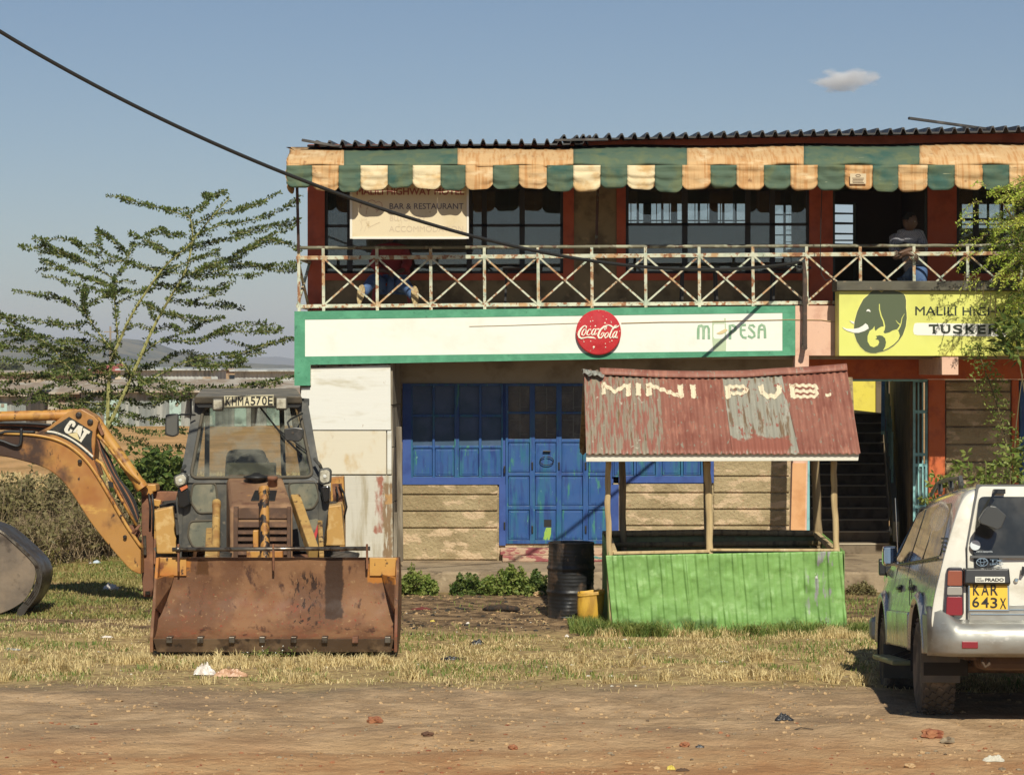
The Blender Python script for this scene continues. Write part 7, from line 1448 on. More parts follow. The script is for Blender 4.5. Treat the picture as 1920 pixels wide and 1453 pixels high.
# seated person with feet up on the bottom rail
ps = thing('person', P(735, 600, 31.0), 'person in red shirt and jeans seated behind the hanging sign, feet at the railing', 'person')
redsh = mat('dark_red_shirt', alb(150, 44, 44), 0.85, bump=(40, 0.2, 0.003))
pv = Q(734, 536, 31.02)
skin_body('shirt', [pv, Q(734, 510, 31.05), Q(733, 482, 31.10), Q(732, 466, 31.10), Q(732, 455, 31.1), Q(708, 470, 31.08), Q(700, 492, 31.0), Q(710, 505, 30.85), Q(757, 470, 31.08), Q(765, 492, 31.0), Q(757, 506, 30.85)], [(0, 1), (1, 2), (2, 3), (3, 4), (3, 5), (5, 6), (6, 7), (3, 8), (8, 9), (9, 10)],
          [(.18, .14), (.18, .14), (.19, .13), (.13, .1), (.06, .06), (.085, .085), (.07, .07), (.06, .06), (.085, .085), (.07, .07), (.06, .06)], redsh, ps)
skin_body('trousers', [pv, Q(716, 534, 30.95), Q(702, 522, 30.65), Q(688, 540, 30.42), Q(681, 550, 30.28), Q(752, 534, 30.95), Q(757, 530, 30.62), Q(770, 548, 30.40), Q(776, 556, 30.28)], [(0, 1), (1, 2), (2, 3), (3, 4), (0, 5), (5, 6), (6, 7), (7, 8)], [(.17, .13), (.11, .11), (.082, .082), (.072, .072), (.062, .062), (.11, .11), (.082, .082), (.072, .072), (.062, .062)], jeans, ps)
head(ps, Q(732, 438, 31.05), 0.103, (0.1, -0.97, -0.1))
for a, b_ in (((710, 505, 30.85), (722, 508, 30.74)), ((757, 506, 30.85), (746, 510, 30.74))):
    p = Q(*a); p2 = Q(*b_); skin_body('hand', [p, p2, p2+(p2-p).normalized()*0.08], [(0, 1), (1, 2)], [(.04, .04), (.03, .026), (.042, .02)], skinm, ps, 1)
    for k in range(4):
        s_ = p2+(p2-p).normalized()*0.08+Vector((0, 0, 0.028-0.018*k)); skin_body('finger', [s_, s_+(p2-p).normalized()*.035+Vector((0, .005, -.01)), s_+(p2-p).normalized()*.055+Vector((0, .015, -.03))], [(0, 1), (1, 2)], [(.0095,)*2, (.009,)*2, (.007,)*2], skinm, ps, 1)
solem = mat('cream_sole', alb(196, 172, 120), 0.8, [(alb(140, 118, 80), 40, 0.45, 0.6)]); canv = mat('red_canvas_shoe', alb(180, 50, 56), 0.8)
for px, py, tl_, rx_ in ((676, 553, 0.16, 1), (778, 556, -0.05, 1)):
    c = Q(px, py, 30.215); q = MB()
    sh_ = [(math.sin(t)*(0.048+0.012*math.cos(t)), -math.cos(t)*0.135 if False else math.cos(t)*0.132) for t in np.linspace(0, 2*math.pi, 25)[:-1]]
    rot = lambda a, b_: (c.x+a*math.cos(tl_)+b_*math.sin(tl_), c.z-a*math.sin(tl_)+b_*math.cos(tl_))
    q.prism([rot(a, b_) for a, b_ in sh_], c.y, c.y+0.022); so_ = q.build('shoe_sole', solem, ps, bevel=0.005)
    q = MB(); q.grid(lambda u, v: (rot(math.sin(2*math.pi*u)*(0.05+0.012*math.cos(2*math.pi*u))*(1-0.55*v*v), (math.cos(2*math.pi*u)*0.132)*(1-0.45*v)-0.02*v)[0], c.y+0.02+0.085*v, rot(math.sin(2*math.pi*u)*(0.05)*(1-0.55*v*v), (math.cos(2*math.pi*u)*0.132)*(1-0.45*v)-0.02*v)[1]), 24, 6); q.build('shoe', canv, ps, smooth=True)
# chair under the seated person, furniture on the balcony
ch = thing('plastic_chair', P(734, 600, 31.05), 'dark red plastic chair under the seated person behind the railing', 'chair')
crd = mat('dark_red_plastic', alb(140, 40, 34), 0.5)
cx0 = X(734, 31); 
q = MB(); q.box(cx0-.24, cx0+.24, 30.82, 31.25, 3.80, 3.84); q.build('seat', crd, ch, bevel=0.015)
q = MB(); q.box(cx0-.23, cx0+.23, 31.25, 31.29, 3.80, 4.25); q.build('backrest', crd, ch, bevel=0.02)
for sx in (-1, 1):
    for yy in (30.85, 31.24):
        q = MB(); q.bar((cx0+sx*.21, yy, 3.80), (cx0+sx*.25, yy, 3.425), 0.035, 0.035); q.build('leg', crd, ch)
stm = mat('black_furniture', (0.02, 0.018, 0.016), 0.5)
for i, (px, lb_) in enumerate(((980, 'small dark table on the balcony left of the plaster panel'), (1310, 'small dark table on the balcony below the middle window'), (1480, 'small dark table near the cable bracket'))):
    D = 31.0; tb_ = thing('bar_table', P(px, 600, D), lb_, 'table', 'small tables on the balcony'); c = X(px, D)
    q = MB(); q.box(c-.26, c+.26, D-.2, D+.2, 4.02, 4.05); q.build('tabletop', stm, tb_, bevel=0.006)
    for sx in (-1, 1):
        for sy in (-1, 1):
            q = MB(); q.bar((c+sx*.21, D+sy*.16, 4.02), (c+sx*.23, D+sy*.17, 3.425), 0.028, 0.028); q.build('leg', stm, tb_)
crm = mat('red_crate_plastic', alb(200, 40, 40), 0.5)
for px, py, lb_ in ((1420, 472, 'left red plastic crate on the sill inside the barred window'), (1436, 472, 'middle red plastic crate on the sill inside the barred window'), (1492, 482, 'lower red plastic crate right of the other two inside the window')):
    D = 31.95; c = X(px, D); z0 = Z(py+13, D); q = MB()
    w_ = 0.10
    q.box(c-w_/1, c+w_, D, D+.01, z0, z0+.06); q.box(c-w_, c+w_, D, D+.01, z0+.075, z0+.13); q.box(c-w_, c+w_, D, D+.01, z0+.145, z0+.19)
    for k in range(3): q.box(c-w_+k*(w_-.01), c-w_+.02+k*(w_-.01), D-.004, D+.012, z0, z0+.19)
    q.box(c-w_, c-w_+.01, D+.012, D+.25, z0, z0+.19); q.box(c+w_-.01, c+w_, D+.012, D+.25, z0, z0+.19); q.box(c-w_, c+w_, D+.25, D+.26, z0, z0+.19); q.box(c-w_, c+w_, D+.012, D+.25, z0, z0+.008)
    q.build('drink_crate', crm, tags=(lb_, 'crate', 'red crates inside the barred window'))
q = MB(); D = 31.9; q.box(X(1395, D), X(1515, D), D, D+.35, zfl+.08, Z(484, D)); q.build('bar_counter', mat('dark_counter_wood', alb(70, 50, 36), 0.6), tags=('dark counter inside the room under the red crates', 'counter'))
# ------------------------------------------------------------ plants
class Cards:
    """many small leaves gathered as arrays, one mesh"""
    def __init__(s): s.P = []; s.A = []; s.B = []; s.M = []
    def add(s, p, a, b, m=0): s.P.append(p); s.A.append(a); s.B.append(b); s.M.append(m)
    def build(s, name, mats, parent=None, tags=None):
        Pn = np.array(s.P); A = np.array(s.A); Bn = np.array(s.B); n = len(Pn); V = np.stack([Pn, Pn+A*0.45+Bn, Pn+A, Pn+A*0.45-Bn], 1).reshape(-1, 3)
        off = np.array(BASE[parent.name]) if parent is not None else np.array([Pn[:, 0].mean(), Pn[:, 1].mean(), Pn[:, 2].min()]); V = V-off
        me = bpy.data.meshes.new(name); me.vertices.add(4*n); me.vertices.foreach_set('co', V.ravel()); me.loops.add(4*n); me.loops.foreach_set('vertex_index', np.arange(4*n)); me.polygons.add(n); me.polygons.foreach_set('loop_start', np.arange(0, 4*n, 4)); me.polygons.foreach_set('loop_total', np.full(n, 4))
        for m_ in (mats if isinstance(mats, list) else [mats]): me.materials.append(m_)
        me.polygons.foreach_set('material_index', np.array(s.M)); me.update(calc_edges=True); o = bpy.data.objects.new(name, me); COL.objects.link(o)
        if parent is not None: o.parent = parent
        else: o.location = off
        if tags: tag(o, *tags)
        return o
def leafmat(name, c1, c2, trans=0.35):
    m = mat(name, c1, 0.55, [(c2, 11, 0.42, 0.60)], spec=0.35); t = m.node_tree; N = t.nodes; L = t.links; b = N['Principled BSDF']; o = [n for n in N if n.type == 'OUTPUT_MATERIAL'][0]
    tl_ = N.new('ShaderNodeBsdfTranslucent'); mx = N.new('ShaderNodeMixShader'); mx.inputs[0].default_value = trans
    src = b.inputs['Base Color'].links[0].from_socket; L.new(src, tl_.inputs[0]); L.new(b.outputs[0], mx.inputs[1]); L.new(tl_.outputs[0], mx.inputs[2]); L.new(mx.outputs[0], o.inputs[0]); return m
def rv(rg, s=1.0): v = rg.normal(size=3); return v/np.linalg.norm(v)*s
# ---- young fever tree on the left
ac_leaf = leafmat('acacia_leaf', alb(74, 92, 40), alb(120, 134, 60), .3); ac_bark = mat('yellow_green_bark', alb(168, 164, 94), 0.8, [(alb(128, 120, 66), 8, 0.45, 0.62), (alb(104, 80, 52), 5, 0.62, 0.72)])
DA = 38.0; AT = thing('acacia_tree', P(188, 1015, DA), 'young fever tree with thin spreading branches left of the building', 'tree')
limbs = [([(186, 1016), (190, 950), (198, 870), (202, 800)], 9, 7), ([(202, 800), (203, 740), (206, 700), (213, 665), (222, 645), (237, 610), (256, 575), (276, 545), (302, 508), (332, 478), (352, 462), (395, 410), (430, 372)], 7, 2),
 ([(203, 800), (222, 760), (245, 710), (264, 668), (285, 620), (302, 588), (322, 553), (345, 515), (356, 480), (361, 440), (357, 412), (350, 404)], 7, 2.4), ([(222, 645), (218, 600), (214, 545), (217, 520), (235, 498), (250, 455)], 4, 1.4),
 ([(245, 710), (236, 690), (205, 650), (176, 612), (163, 590), (155, 568), (160, 545)], 4, 1.4), ([(215, 538), (180, 528), (150, 519), (110, 500), (74, 487)], 2.6, 1), ([(220, 528), (185, 505), (150, 487), (120, 478), (82, 470), (38, 462)], 2.6, 1),
 ([(150, 487), (110, 470), (88, 462), (82, 452), (60, 447)], 2, .9), ([(350, 405), (320, 396), (290, 388), (258, 380), (228, 373)], 2.5, .9), ([(352, 405), (380, 388), (398, 370), (426, 360)], 2.2, .9), ([(395, 372), (390, 365), (383, 368)], 1.5, .8),
 ([(358, 425), (400, 404), (440, 397), (470, 385), (497, 378)], 2.4, .9), ([(361, 446), (408, 424), (450, 418), (500, 405), (560, 378)], 2.4, .9), ([(430, 440), (480, 430), (520, 422), (560, 412)], 2, .9), ([(345, 515), (400, 500), (450, 474), (500, 446), (562, 420)], 2.8, .9),
 ([(440, 478), (480, 462), (520, 452), (562, 468)], 2, .9), ([(366, 520), (420, 505), (480, 498), (520, 508), (560, 504)], 2.4, .9), ([(366, 508), (410, 492), (450, 494), (500, 500), (562, 493)], 2.2, .9), ([(330, 548), (370, 541), (405, 546), (427, 540)], 2, .9),
 ([(312, 562), (350, 568), (390, 573), (457, 577)], 2, .9), ([(300, 588), (340, 595), (380, 600), (417, 596)], 2.2, .9), ([(262, 722), (300, 702), (345, 680), (400, 668), (445, 664), (490, 650), (550, 634)], 3.2, 1), ([(268, 664), (300, 640), (345, 640), (385, 636), (430, 613), (500, 606)], 2.5, .9),
 ([(400, 622), (450, 622), (490, 622), (526, 617)], 2, .9), ([(247, 712), (300, 714), (360, 726), (430, 727), (500, 718), (525, 714)], 2.6, .9), ([(430, 668), (460, 676), (420, 684), (380, 680)], 2, .9), ([(360, 686), (410, 690), (455, 678)], 2, .9),
 ([(206, 700), (160, 682), (110, 660), (60, 632), (20, 610), (-30, 585)], 3, 1), ([(205, 722), (170, 716), (130, 690), (95, 650), (50, 620), (0, 590)], 3.4, 1), ([(203, 745), (160, 735), (110, 712), (60, 700), (0, 705), (-40, 700)], 2.8, 1), ([(202, 760), (150, 752), (100, 745), (50, 740), (-10, 736)], 2.6, 1),
 ([(203, 775), (160, 768), (120, 764), (70, 750), (25, 758)], 2.2, .9), ([(205, 745), (240, 752), (280, 762), (318, 744)], 2.4, .9), ([(202, 785), (240, 800), (285, 812), (350, 806)], 2.2, .9), ([(203, 795), (230, 822), (280, 838), (345, 838)], 2, .8),
 ([(163, 590), (130, 566), (100, 560), (64, 551)], 2.2, .9), ([(155, 575), (185, 562), (212, 540)], 2, .9), ([(160, 560), (158, 545), (163, 550)], 2, 1), ([(165, 605), (130, 612), (90, 606), (40, 598), (0, 592)], 2.2, .9), ([(170, 640), (120, 640), (70, 632), (10, 625)], 2.2, .9),
 ([(200, 690), (150, 672), (100, 682), (50, 680), (0, 672)], 2.2, .9), ([(215, 645), (190, 655), (150, 650), (110, 640)], 2, .9), ([(276, 545), (240, 548), (215, 540), (170, 520)], 2, .9), ([(302, 508), (262, 500), (232, 490), (190, 470), (186, 434)], 2.2, 1), ([(240, 480), (215, 455), (200, 442), (184, 432)], 2, 1),
 ([(332, 478), (300, 470), (270, 450), (240, 437)], 2, .9), ([(350, 440), (320, 440), (300, 430), (278, 440)], 2, .9), ([(190, 480), (160, 470), (145, 455), (136, 452)], 2, .9), ([(288, 598), (282, 575), (284, 572)], 2.2, 1.2), ([(255, 700), (275, 720), (330, 735), (360, 732)], 2, .9),
 ([(206, 735), (170, 745), (130, 770), (75, 775)], 2, .9), ([(130, 690), (90, 700), (40, 715), (-20, 722)], 2, .9), ([(90, 650), (50, 655), (0, 652)], 2, .9), ([(204, 730), (250, 728), (290, 742), (345, 752)], 2.2, .9), ([(206, 712), (170, 705), (130, 715), (90, 728), (40, 735)], 2.4, .9), ([(203, 765), (245, 778), (290, 790), (338, 786)], 2, .9), ([(203, 750), (175, 770), (140, 785), (100, 790)], 2, .9), ([(210, 680), (180, 690), (150, 700), (100, 702)], 2.2, .9), ([(236, 690), (262, 690), (300, 680), (330, 662)], 2.2, .9), ([(215, 560), (190, 548), (160, 538), (120, 530)], 2, .9), ([(345, 515), (385, 520), (420, 515), (470, 520)], 2, .9), ([(330, 480), (360, 462), (420, 452), (470, 440)], 2.2, .9), ([(302, 508), (330, 500), (380, 482), (410, 470)], 2.2, .9), ([(276, 545), (300, 535), (330, 540), (360, 530)], 2.2, .9), ([(160, 668), (130, 655), (90, 662), (50, 660)], 2, .9), ([(60, 632), (30, 640), (-20, 650)], 2, .9), ([(285, 620), (320, 612), (350, 622), (380, 606)], 2, .9)]
wood = MB(); lv = Cards(); rg = np.random.default_rng(11)
def put_leaves(a, b_, dens=62, r=0.055, ls=0.05):
    dens *= 2.3; r *= .62; ls *= .86
    L_ = (b_-a).length; n = max(1, int(L_*dens)); d = (b_-a).normalized()
    for i in range(n):
        p = a.lerp(b_, rg.random()); o = rv(rg); o -= np.array(d)*np.dot(o, d); k = rg.uniform(0.1, 1)*r; q_ = np.array(p)+o*k; dir_ = o+np.array(d)*rg.uniform(-.3, .9)+np.array([0, 0, .3]); dir_ /= np.linalg.norm(dir_); s_ = np.cross(dir_, rv(rg)); s_ /= np.linalg.norm(s_); l = ls*rg.uniform(.6, 1.4)
        lv.add(q_, dir_*l, s_*l*.30)
for k, (pts, w0, w1) in enumerate(limbs):
    sp = smoothcurve(pts, 4); n = len(sp); h0 = (k*0.618) % 1; side = 1 if h0 > .5 else -1; dd = 0 if k < 3 else side*(0.4+0.9*h0); pp = []; rr = []
    for i, (a, b_) in enumerate(sp):
        t = i/(n-1); D = DA + dd*t + (0.12*math.sin(i*1.3) if k > 2 else 0); pp.append(P(a, b_, D)); rr.append(((w0+(w1-w0)*t)/2)*DA/F*1.05)
    wood.tube(pp, rr, 6)
    for i in range(n-1):
        thick = w0+(w1-w0)*i/(n-1)
        if k == 0: continue
        put_leaves(pp[i], pp[i+1], 90 if thick < 2.2 else 64 if thick < 3.5 else 40, 0.05+thick*0.006, 0.055)
    # side twigs, near level, like the tree's habit
    if k > 0:
        m = int(sum((pp[i+1]-pp[i]).length for i in range(n-1))*1.2)
        for j in range(m):
            i = int(rg.integers(1, n-1)); s_ = pp[i]; out_ = 1 if pts[-1][0] > pts[0][0] else -1
            if rg.random() < 0.25: out_ = -out_
            ln = rg.uniform(.15, .65); e = s_+Vector((out_*ln*rg.uniform(.6, 1), rg.uniform(-.5, .5)*ln, ln*rg.uniform(-.1, .42))); m1 = s_.lerp(e, .5)+Vector((0, 0, ln*rg.uniform(-.02, .10)))
            wood.tube([s_, m1, e], [.008, .006, .003], 4); put_leaves(s_, m1, 95, .042, .048); put_leaves(m1, e, 95, .036, .045)
wood.build('trunk', ac_bark, AT); lv.build('crown', ac_leaf, AT)

# ---- feathery tree at the right edge
ft_leaf = leafmat('feathery_leaf', alb(146, 172, 44, .75), alb(204, 208, 84, .75), 0.5); ft_leaf2 = leafmat('dark_feathery_leaf', alb(84, 110, 38), alb(120, 144, 56), 0.45); brown_bark = mat('thorny_bark', alb(110, 96, 60), 0.85)
DT_ = 28.9; TR = thing('thorn_tree', P(2035, 1090, DT_), 'feathery yellow-green thorn tree hanging in front of the yellow signboard', 'tree')
wood = MB(); lv = Cards(); rg = np.random.default_rng(5)
for pts, w0, w1 in (([(2035, 1110), (2030, 900), (2010, 700), (1985, 560), (1960, 450)], 26, 9), ([(2010, 700), (1960, 600), (1920, 540), (1890, 500)], 12, 4), ([(1985, 560), (1940, 470), (1905, 420), (1880, 380)], 10, 3), ([(1960, 450), (1920, 380), (1890, 345)], 8, 2), ([(2000, 640), (1950, 640), (1915, 630), (1895, 610)], 8, 3)):
    sp = smoothcurve(pts, 4); n = len(sp); wood.tube([P(a, b_, DT_) for a, b_ in sp], [(w0+(w1-w0)*i/(n-1))/2*DT_/F for i in range(n)], 8)
def twig(px, py, D, dx, dy, ln, seed, leafy=1.0, mi=0):
    s_ = P(px, py, D); g_ = [s_]; d = Vector((dx, rg.uniform(-.4, .4), dy)).normalized(); step = ln/7
    for i in range(7): d = (d+Vector((rg.normal()*.12, rg.normal()*.12, -.20+rg.normal()*.08))).normalized(); g_.append(g_[-1]+d*step)
    wood.tube(g_, [.006*(1-i/9) for i in range(8)], 4)
    for i in range(7):
        a, b_ = g_[i], g_[i+1]; n = int((b_-a).length*300*leafy)
        for _ in range(n):
            p = a.lerp(b_, rg.random()); o = rv(rg); dir_ = o*.9+np.array((b_-a).normalized())*.7+np.array([0, 0, .15]); dir_ /= np.linalg.norm(dir_); q_ = np.array(p)+o*rg.uniform(0, .03); s2 = np.cross(dir_, rv(rg)); s2 /= np.linalg.norm(s2); l = .030*rg.uniform(.6, 1.5); lv.add(q_, dir_*l, s2*l*.20, mi)
        for _ in range(2): o = Vector(rv(rg)); wood.tube([a, a+o*.04], [.002, .0006], 3, cap=False)
for i in range(620):
    u = rg.random(); py = 338+u*310; left = 1884 - 10*math.sin((py-340)/90) + (26 if py > 515 else 0); px = left + rg.random()**0.8*(2120-left)*.9+4; sgn = -1 if rg.random() < (.72 if py < 500 else .5) else 1
    twig(px, py, DT_+rg.uniform(-.45, .45), sgn*rg.uniform(.5, 1), rg.uniform(-.2, .8), rg.uniform(.18, .42), i, 1.0, 0 if rg.random() < .72 else 1)
for px, py, dx, dy, ln in ((1850, 420, -.9, .5, .42), (1852, 440, -1, .1, .40), (1845, 470, -.9, -.1, .42), (1842, 380, -.9, .4, .36), (1848, 500, -.8, -.2, .36), (1850, 350, -.5, .6, .3), (1838, 520, -.8, -.3, .30), (1842, 450, -1, .3, .46), (1840, 400, -1, .3, .40), (1850, 560, -.6, -.4, .32)): twig(px, py, DT_-.2, dx, dy, ln, 1, .55)
for px, py, ln in ((1812, 540, .42), (1830, 548, .40), (1846, 560, .46), (1868, 588, .40), (1858, 580, .3)): twig(px, py-30, DT_-.1, -.15, -1, ln, 1, .12)
wood.build('trunk', brown_bark, TR); lv.build('crown', [ft_leaf, ft_leaf2], TR)
def palm_leaves(name, centre_list, m_, loc, label, cat, ls=.11, seed=1, stems=None, n=8, group=None, wid=.28):
    t = thing(name, loc, label, cat, group); lv = Cards(); rg2 = np.random.default_rng(seed)
    for c in centre_list:
        c = np.array(c)
        for i in range(n):
            d = rv(rg2); d[2] = d[2]*.6-.05; d /= np.linalg.norm(d); s_ = np.cross(d, rv(rg2)); s_ /= np.linalg.norm(s_); l = ls*rg2.uniform(.6, 1.3); lv.add(c+d*l*.15, d*l, s_*l*wid)
    lv.build('leaves', m_, t)
    if stems:
        w_ = MB()
        for pts, r in stems: w_.tube(pts, [r*(1-.6*i/(len(pts)-1)) for i in range(len(pts))], 6)
        w_.build('stem', brown_bark, t)
    return t
green_leaf = leafmat('broad_green_leaf', alb(78, 104, 40), alb(128, 142, 62)); lime_leaf = leafmat('lime_leaf', alb(116, 140, 50), alb(160, 170, 80))
# long bare sapling in front of the orange pillar
D = 28.9; rg = np.random.default_rng(21); st_ = smoothcurve([(1912, 1110), (1908, 1000), (1903, 930), (1893, 860), (1878, 790), (1860, 730), (1845, 690), (1832, 652)]); cl = []
for i, (a, b_) in enumerate(st_[12:]):
    for k in range(2):
        s_ = 1 if (i+k) % 2 else -1; ln = rg.uniform(8, 34)
        for j in range(5): cl.append(tuple(P(a+s_*ln*(j+1)/5, b_-4+ln*.25*((j/4)**1.5)+rg.uniform(-2, 2), D+rg.uniform(-.15, .15))))
palm_leaves('sapling', cl, lime_leaf, P(1912, 1110, D), 'tall thin sapling with sparse leaf sprays in front of the stone wall', 'sapling', .05, 3, [([P(a, b_, D) for a, b_ in st_], .014), ([P(*p, D) for p in ((1900, 880), (1905, 800), (1912, 740), (1918, 700))], .009)]+[([P(a, b_, D), P(a+s_*18, b_-2, D)], .004) for i, (a, b_) in enumerate(st_[12:]) for s_ in ((1 if i % 2 else -1),)], n=4, wid=.22)
# hanging broad leaves in front of the signboard end
D = 28.4; cl = [tuple(P(1888+rg.uniform(-22, 34), 618+rg.uniform(-26, 60), D+rg.uniform(-.2, .2))) for i in range(46)]
cl += [tuple(P(1900+rg.uniform(-12, 26), 880+rg.uniform(-60, 30), D+rg.uniform(-.2, .2))) for i in range(16)]
palm_leaves('creeper', cl, [green_leaf], P(1935, 1110, D), 'dark broad leaved creeper against the right end of the yellow signboard', 'climbing plant', .15, 4, [([P(*p, D) for p in ((1935, 1110), (1932, 900), (1925, 760), (1905, 640), (1890, 600))], .012)], n=3, wid=.20)
# shrub behind the car roof
D = 27.2; cl = []
for a, b_, sx, sy, n in ((1762, 905, 22, 24, 14), (1800, 884, 26, 30, 18), (1850, 890, 30, 26, 22), (1895, 872, 26, 30, 22), (1745, 935, 14, 26, 10)):
    for _ in range(n): cl.append(tuple(P(a+rg.normal()*sx*.5, b_+rg.normal()*sy*.5, D+rg.uniform(-.25, .25))))
palm_leaves('leafy_shrub', cl, lime_leaf, P(1830, 1120, D), 'light green leafy shrub rising behind the white car roof', 'shrub', .085, 6, [([P(1830, 1120, D), P(1800, 960, D), P(1765, 890, D)], .014), ([P(1835, 1120, D), P(1850, 960, D), P(1848, 870, D)], .014), ([P(1840, 1120, D), P(1890, 960, D), P(1898, 850, D)], .014), ([P(1828, 1120, D), P(1760, 980, D), P(1742, 900, D)], .010)], n=6, wid=.24)
# shrub behind the boom
D = 36.5; cl = []
for a, b_, sx, sy, n in ((236, 905, 26, 40, 90), (280, 890, 30, 34, 130), (318, 900, 22, 36, 90), (262, 955, 40, 30, 120), (300, 860, 26, 14, 40), (330, 880, 16, 20, 40)):
    for _ in range(n): cl.append(tuple(P(a+rg.normal()*sx*.55, b_+rg.normal()*sy*.55, D+rg.uniform(-.7, .7))))
palm_leaves('leafy_shrub', cl, [green_leaf], P(275, 1030, D), 'dark green broad leaved shrub between the boom and the cab', 'shrub', .12, 8, [([P(275, 1030, D), P(262+i*12, 950, D), P(240+i*22, 880, D)], .02) for i in range(5)], n=6)
# dry bushes on the left
dry_twig = mat('dry_twigs', alb(168, 146, 110), 0.9, [(alb(96, 76, 56), 9, 0.45, 0.62)]); dry_leaf = leafmat('dusty_olive_leaf', alb(134, 128, 78), alb(164, 150, 100), .45)
def drybush(cx_, cy_, w_, h_, D, label, seed, green_n):
    rg3 = np.random.default_rng(seed); t = thing('dry_bush', P(cx_, GDy(D), D), label, 'bush', 'dry bushes on the left'); tw = MB(); lv = Cards(); base = P(cx_, GDy(D), D); Wm, Hm = w_*D/F, h_*D/F
    for i in range(110):
        bx = base+Vector((rg3.normal()*Wm*.22, rg3.normal()*.4, 0)); e = bx+Vector((rg3.normal()*Wm*.28, rg3.normal()*.5, Hm*rg3.uniform(.35, 1.05))); m1 = bx.lerp(e, .5)+Vector((rg3.normal()*.06, 0, Hm*.08)); tw.tube([bx, m1, e], [.006, .005, .002], 3, cap=False)
        for k in range(7):
            a = m1.lerp(e, rg3.random()); b2 = a+Vector(rv(rg3, .18))+Vector((0, 0, .05)); tw.tube([a, b2], [.003, .001], 3, cap=False)
            if rg3.random() < green_n:
                for _ in range(6): d = rv(rg3); s_ = np.cross(d, rv(rg3)); s_ /= np.linalg.norm(s_); lv.add(np.array(a.lerp(b2, rg3.random())), d*.075, s_*.022)
    tw.build('twigs', dry_twig, t)
    if lv.P: lv.build('leaves', dry_leaf, t)
def GDy(D): return HZ+CH*F/D
drybush(20, 0, 110, 130, 35.5, 'dry bush with olive leaves at the far left edge', 1, .8)
drybush(85, 0, 110, 142, 36.5, 'taller dry bush left of the boom tip, greenish at its top', 2, .7)
drybush(140, 0, 110, 112, 34.5, 'greyish twiggy bush under the middle of the boom', 3, .22)
drybush(205, 0, 90, 100, 35.2, 'low brown twiggy bush under the boom beside the leafy shrub', 4, .25)
drybush(45, 0, 120, 95, 33.4, 'sprawling brown bush behind the digging bucket', 5, .3)
# weeds along the plinth
def weeds(x0, x1, D, h_, n, label, seed, m_=None):
    rg3 = np.random.default_rng(seed); cl = []; c0, c1 = X(x0, D), X(x1, D)
    for _ in range(n):
        u = rg3.random(); hh = h_*(.45+.55*math.sin(u*math.pi))*(.7+.6*mnoise.noise(Vector((u*6, seed, 0)))+.2); cl.append((c0+(c1-c0)*u, D+rg3.normal()*.12, max(.02, rg3.random()*hh)))
    palm_leaves('weed_clump', cl, m_ or [green_leaf, lime_leaf][seed % 2], ((c0+c1)/2, D, 0), label, 'weeds', .036, seed, n=8, group='weeds along the foot of the building', wid=.4)
weeds(738, 818, 29.1, .32, 420, 'green weeds at the foot of the white cabin beside the loader bucket', 1)
weeds(846, 905, 29.15, .26, 260, 'low green weeds growing against the veranda edge, left part', 2)
weeds(905, 1000, 29.1, .34, 560, 'tallest green weed clump against the veranda edge, middle', 3)
weeds(985, 1026, 29.1, .30, 220, 'small green weed clump just left of the oil drum', 4)
weeds(1588, 1640, 29.2, .16, 90, 'small dry weeds against the plinth right of the kiosk', 5, dry_leaf)
# ---- grass
def grass(name, n, region, h, m_, seed, mask, lean=.5, width=.006, clump=0):
    rg3 = np.random.default_rng(seed); x0, x1, y0, y1 = region
    if clump:
        nc = n//clump; c = np.stack([rg3.uniform(x0, x1, nc), rg3.uniform(y0, y1, nc)], 1); c = c[[mask(a, b_, rg3) for a, b_ in c]]; hh = rg3.uniform(.55, 1.35, len(c)); xy = np.repeat(c, clump, 0)+rg3.normal(size=(len(c)*clump, 2))*.028; hs = np.repeat(hh, clump)*h
    else:
        xy = np.stack([rg3.uniform(x0, x1, n), rg3.uniform(y0, y1, n)], 1); xy = xy[[mask(a, b_, rg3) for a, b_ in xy]]; hs = np.full(len(xy), h)
    k = len(xy); z = np.array([gz(a, b_) if b_ < 30 else 0 for a, b_ in xy]); H_ = hs*rg3.uniform(.5, 1.25, k); an = rg3.uniform(0, 6.283, k); le = lean*rg3.uniform(.2, 1.3, k); ld = rg3.uniform(0, 6.283, k); w_ = width*rg3.uniform(.6, 1.3, k)
    sx, sy = np.cos(an)*w_, np.sin(an)*w_; lx, ly = np.cos(ld)*le*H_, np.sin(ld)*le*H_
    V = np.zeros((k, 5, 3)); b0 = np.stack([xy[:, 0], xy[:, 1], z-.004], 1); s_ = np.stack([sx, sy, 0*sx], 1)
    mid = b0+np.stack([lx*.35, ly*.35, H_*.62], 1); tip = b0+np.stack([lx, ly, H_*np.clip(1-.35*le, .3, 1)], 1)
    V[:, 0] = b0-s_; V[:, 1] = b0+s_; V[:, 2] = mid-s_*.75; V[:, 3] = mid+s_*.75; V[:, 4] = tip
    off = np.array([(x0+x1)/2, (y0+y1)/2, 0]); V -= off; me = bpy.data.meshes.new(name); me.vertices.add(5*k); me.vertices.foreach_set('co', V.ravel())
    idx = np.arange(k)[:, None]*5; loops = np.concatenate([idx+np.array([0, 1, 3, 2]), idx+np.array([2, 3, 4])], 1).ravel(); me.loops.add(7*k); me.loops.foreach_set('vertex_index', loops); st = (np.arange(k)[:, None]*7+np.array([0, 4])).ravel(); me.polygons.add(2*k); me.polygons.foreach_set('loop_start', st); me.polygons.foreach_set('loop_total', np.tile([4, 3], k))
    me.materials.append(m_); me.update(calc_edges=True); o = bpy.data.objects.new(name, me); COL.objects.link(o); o.location = off; tag(o, kind='stuff'); return o
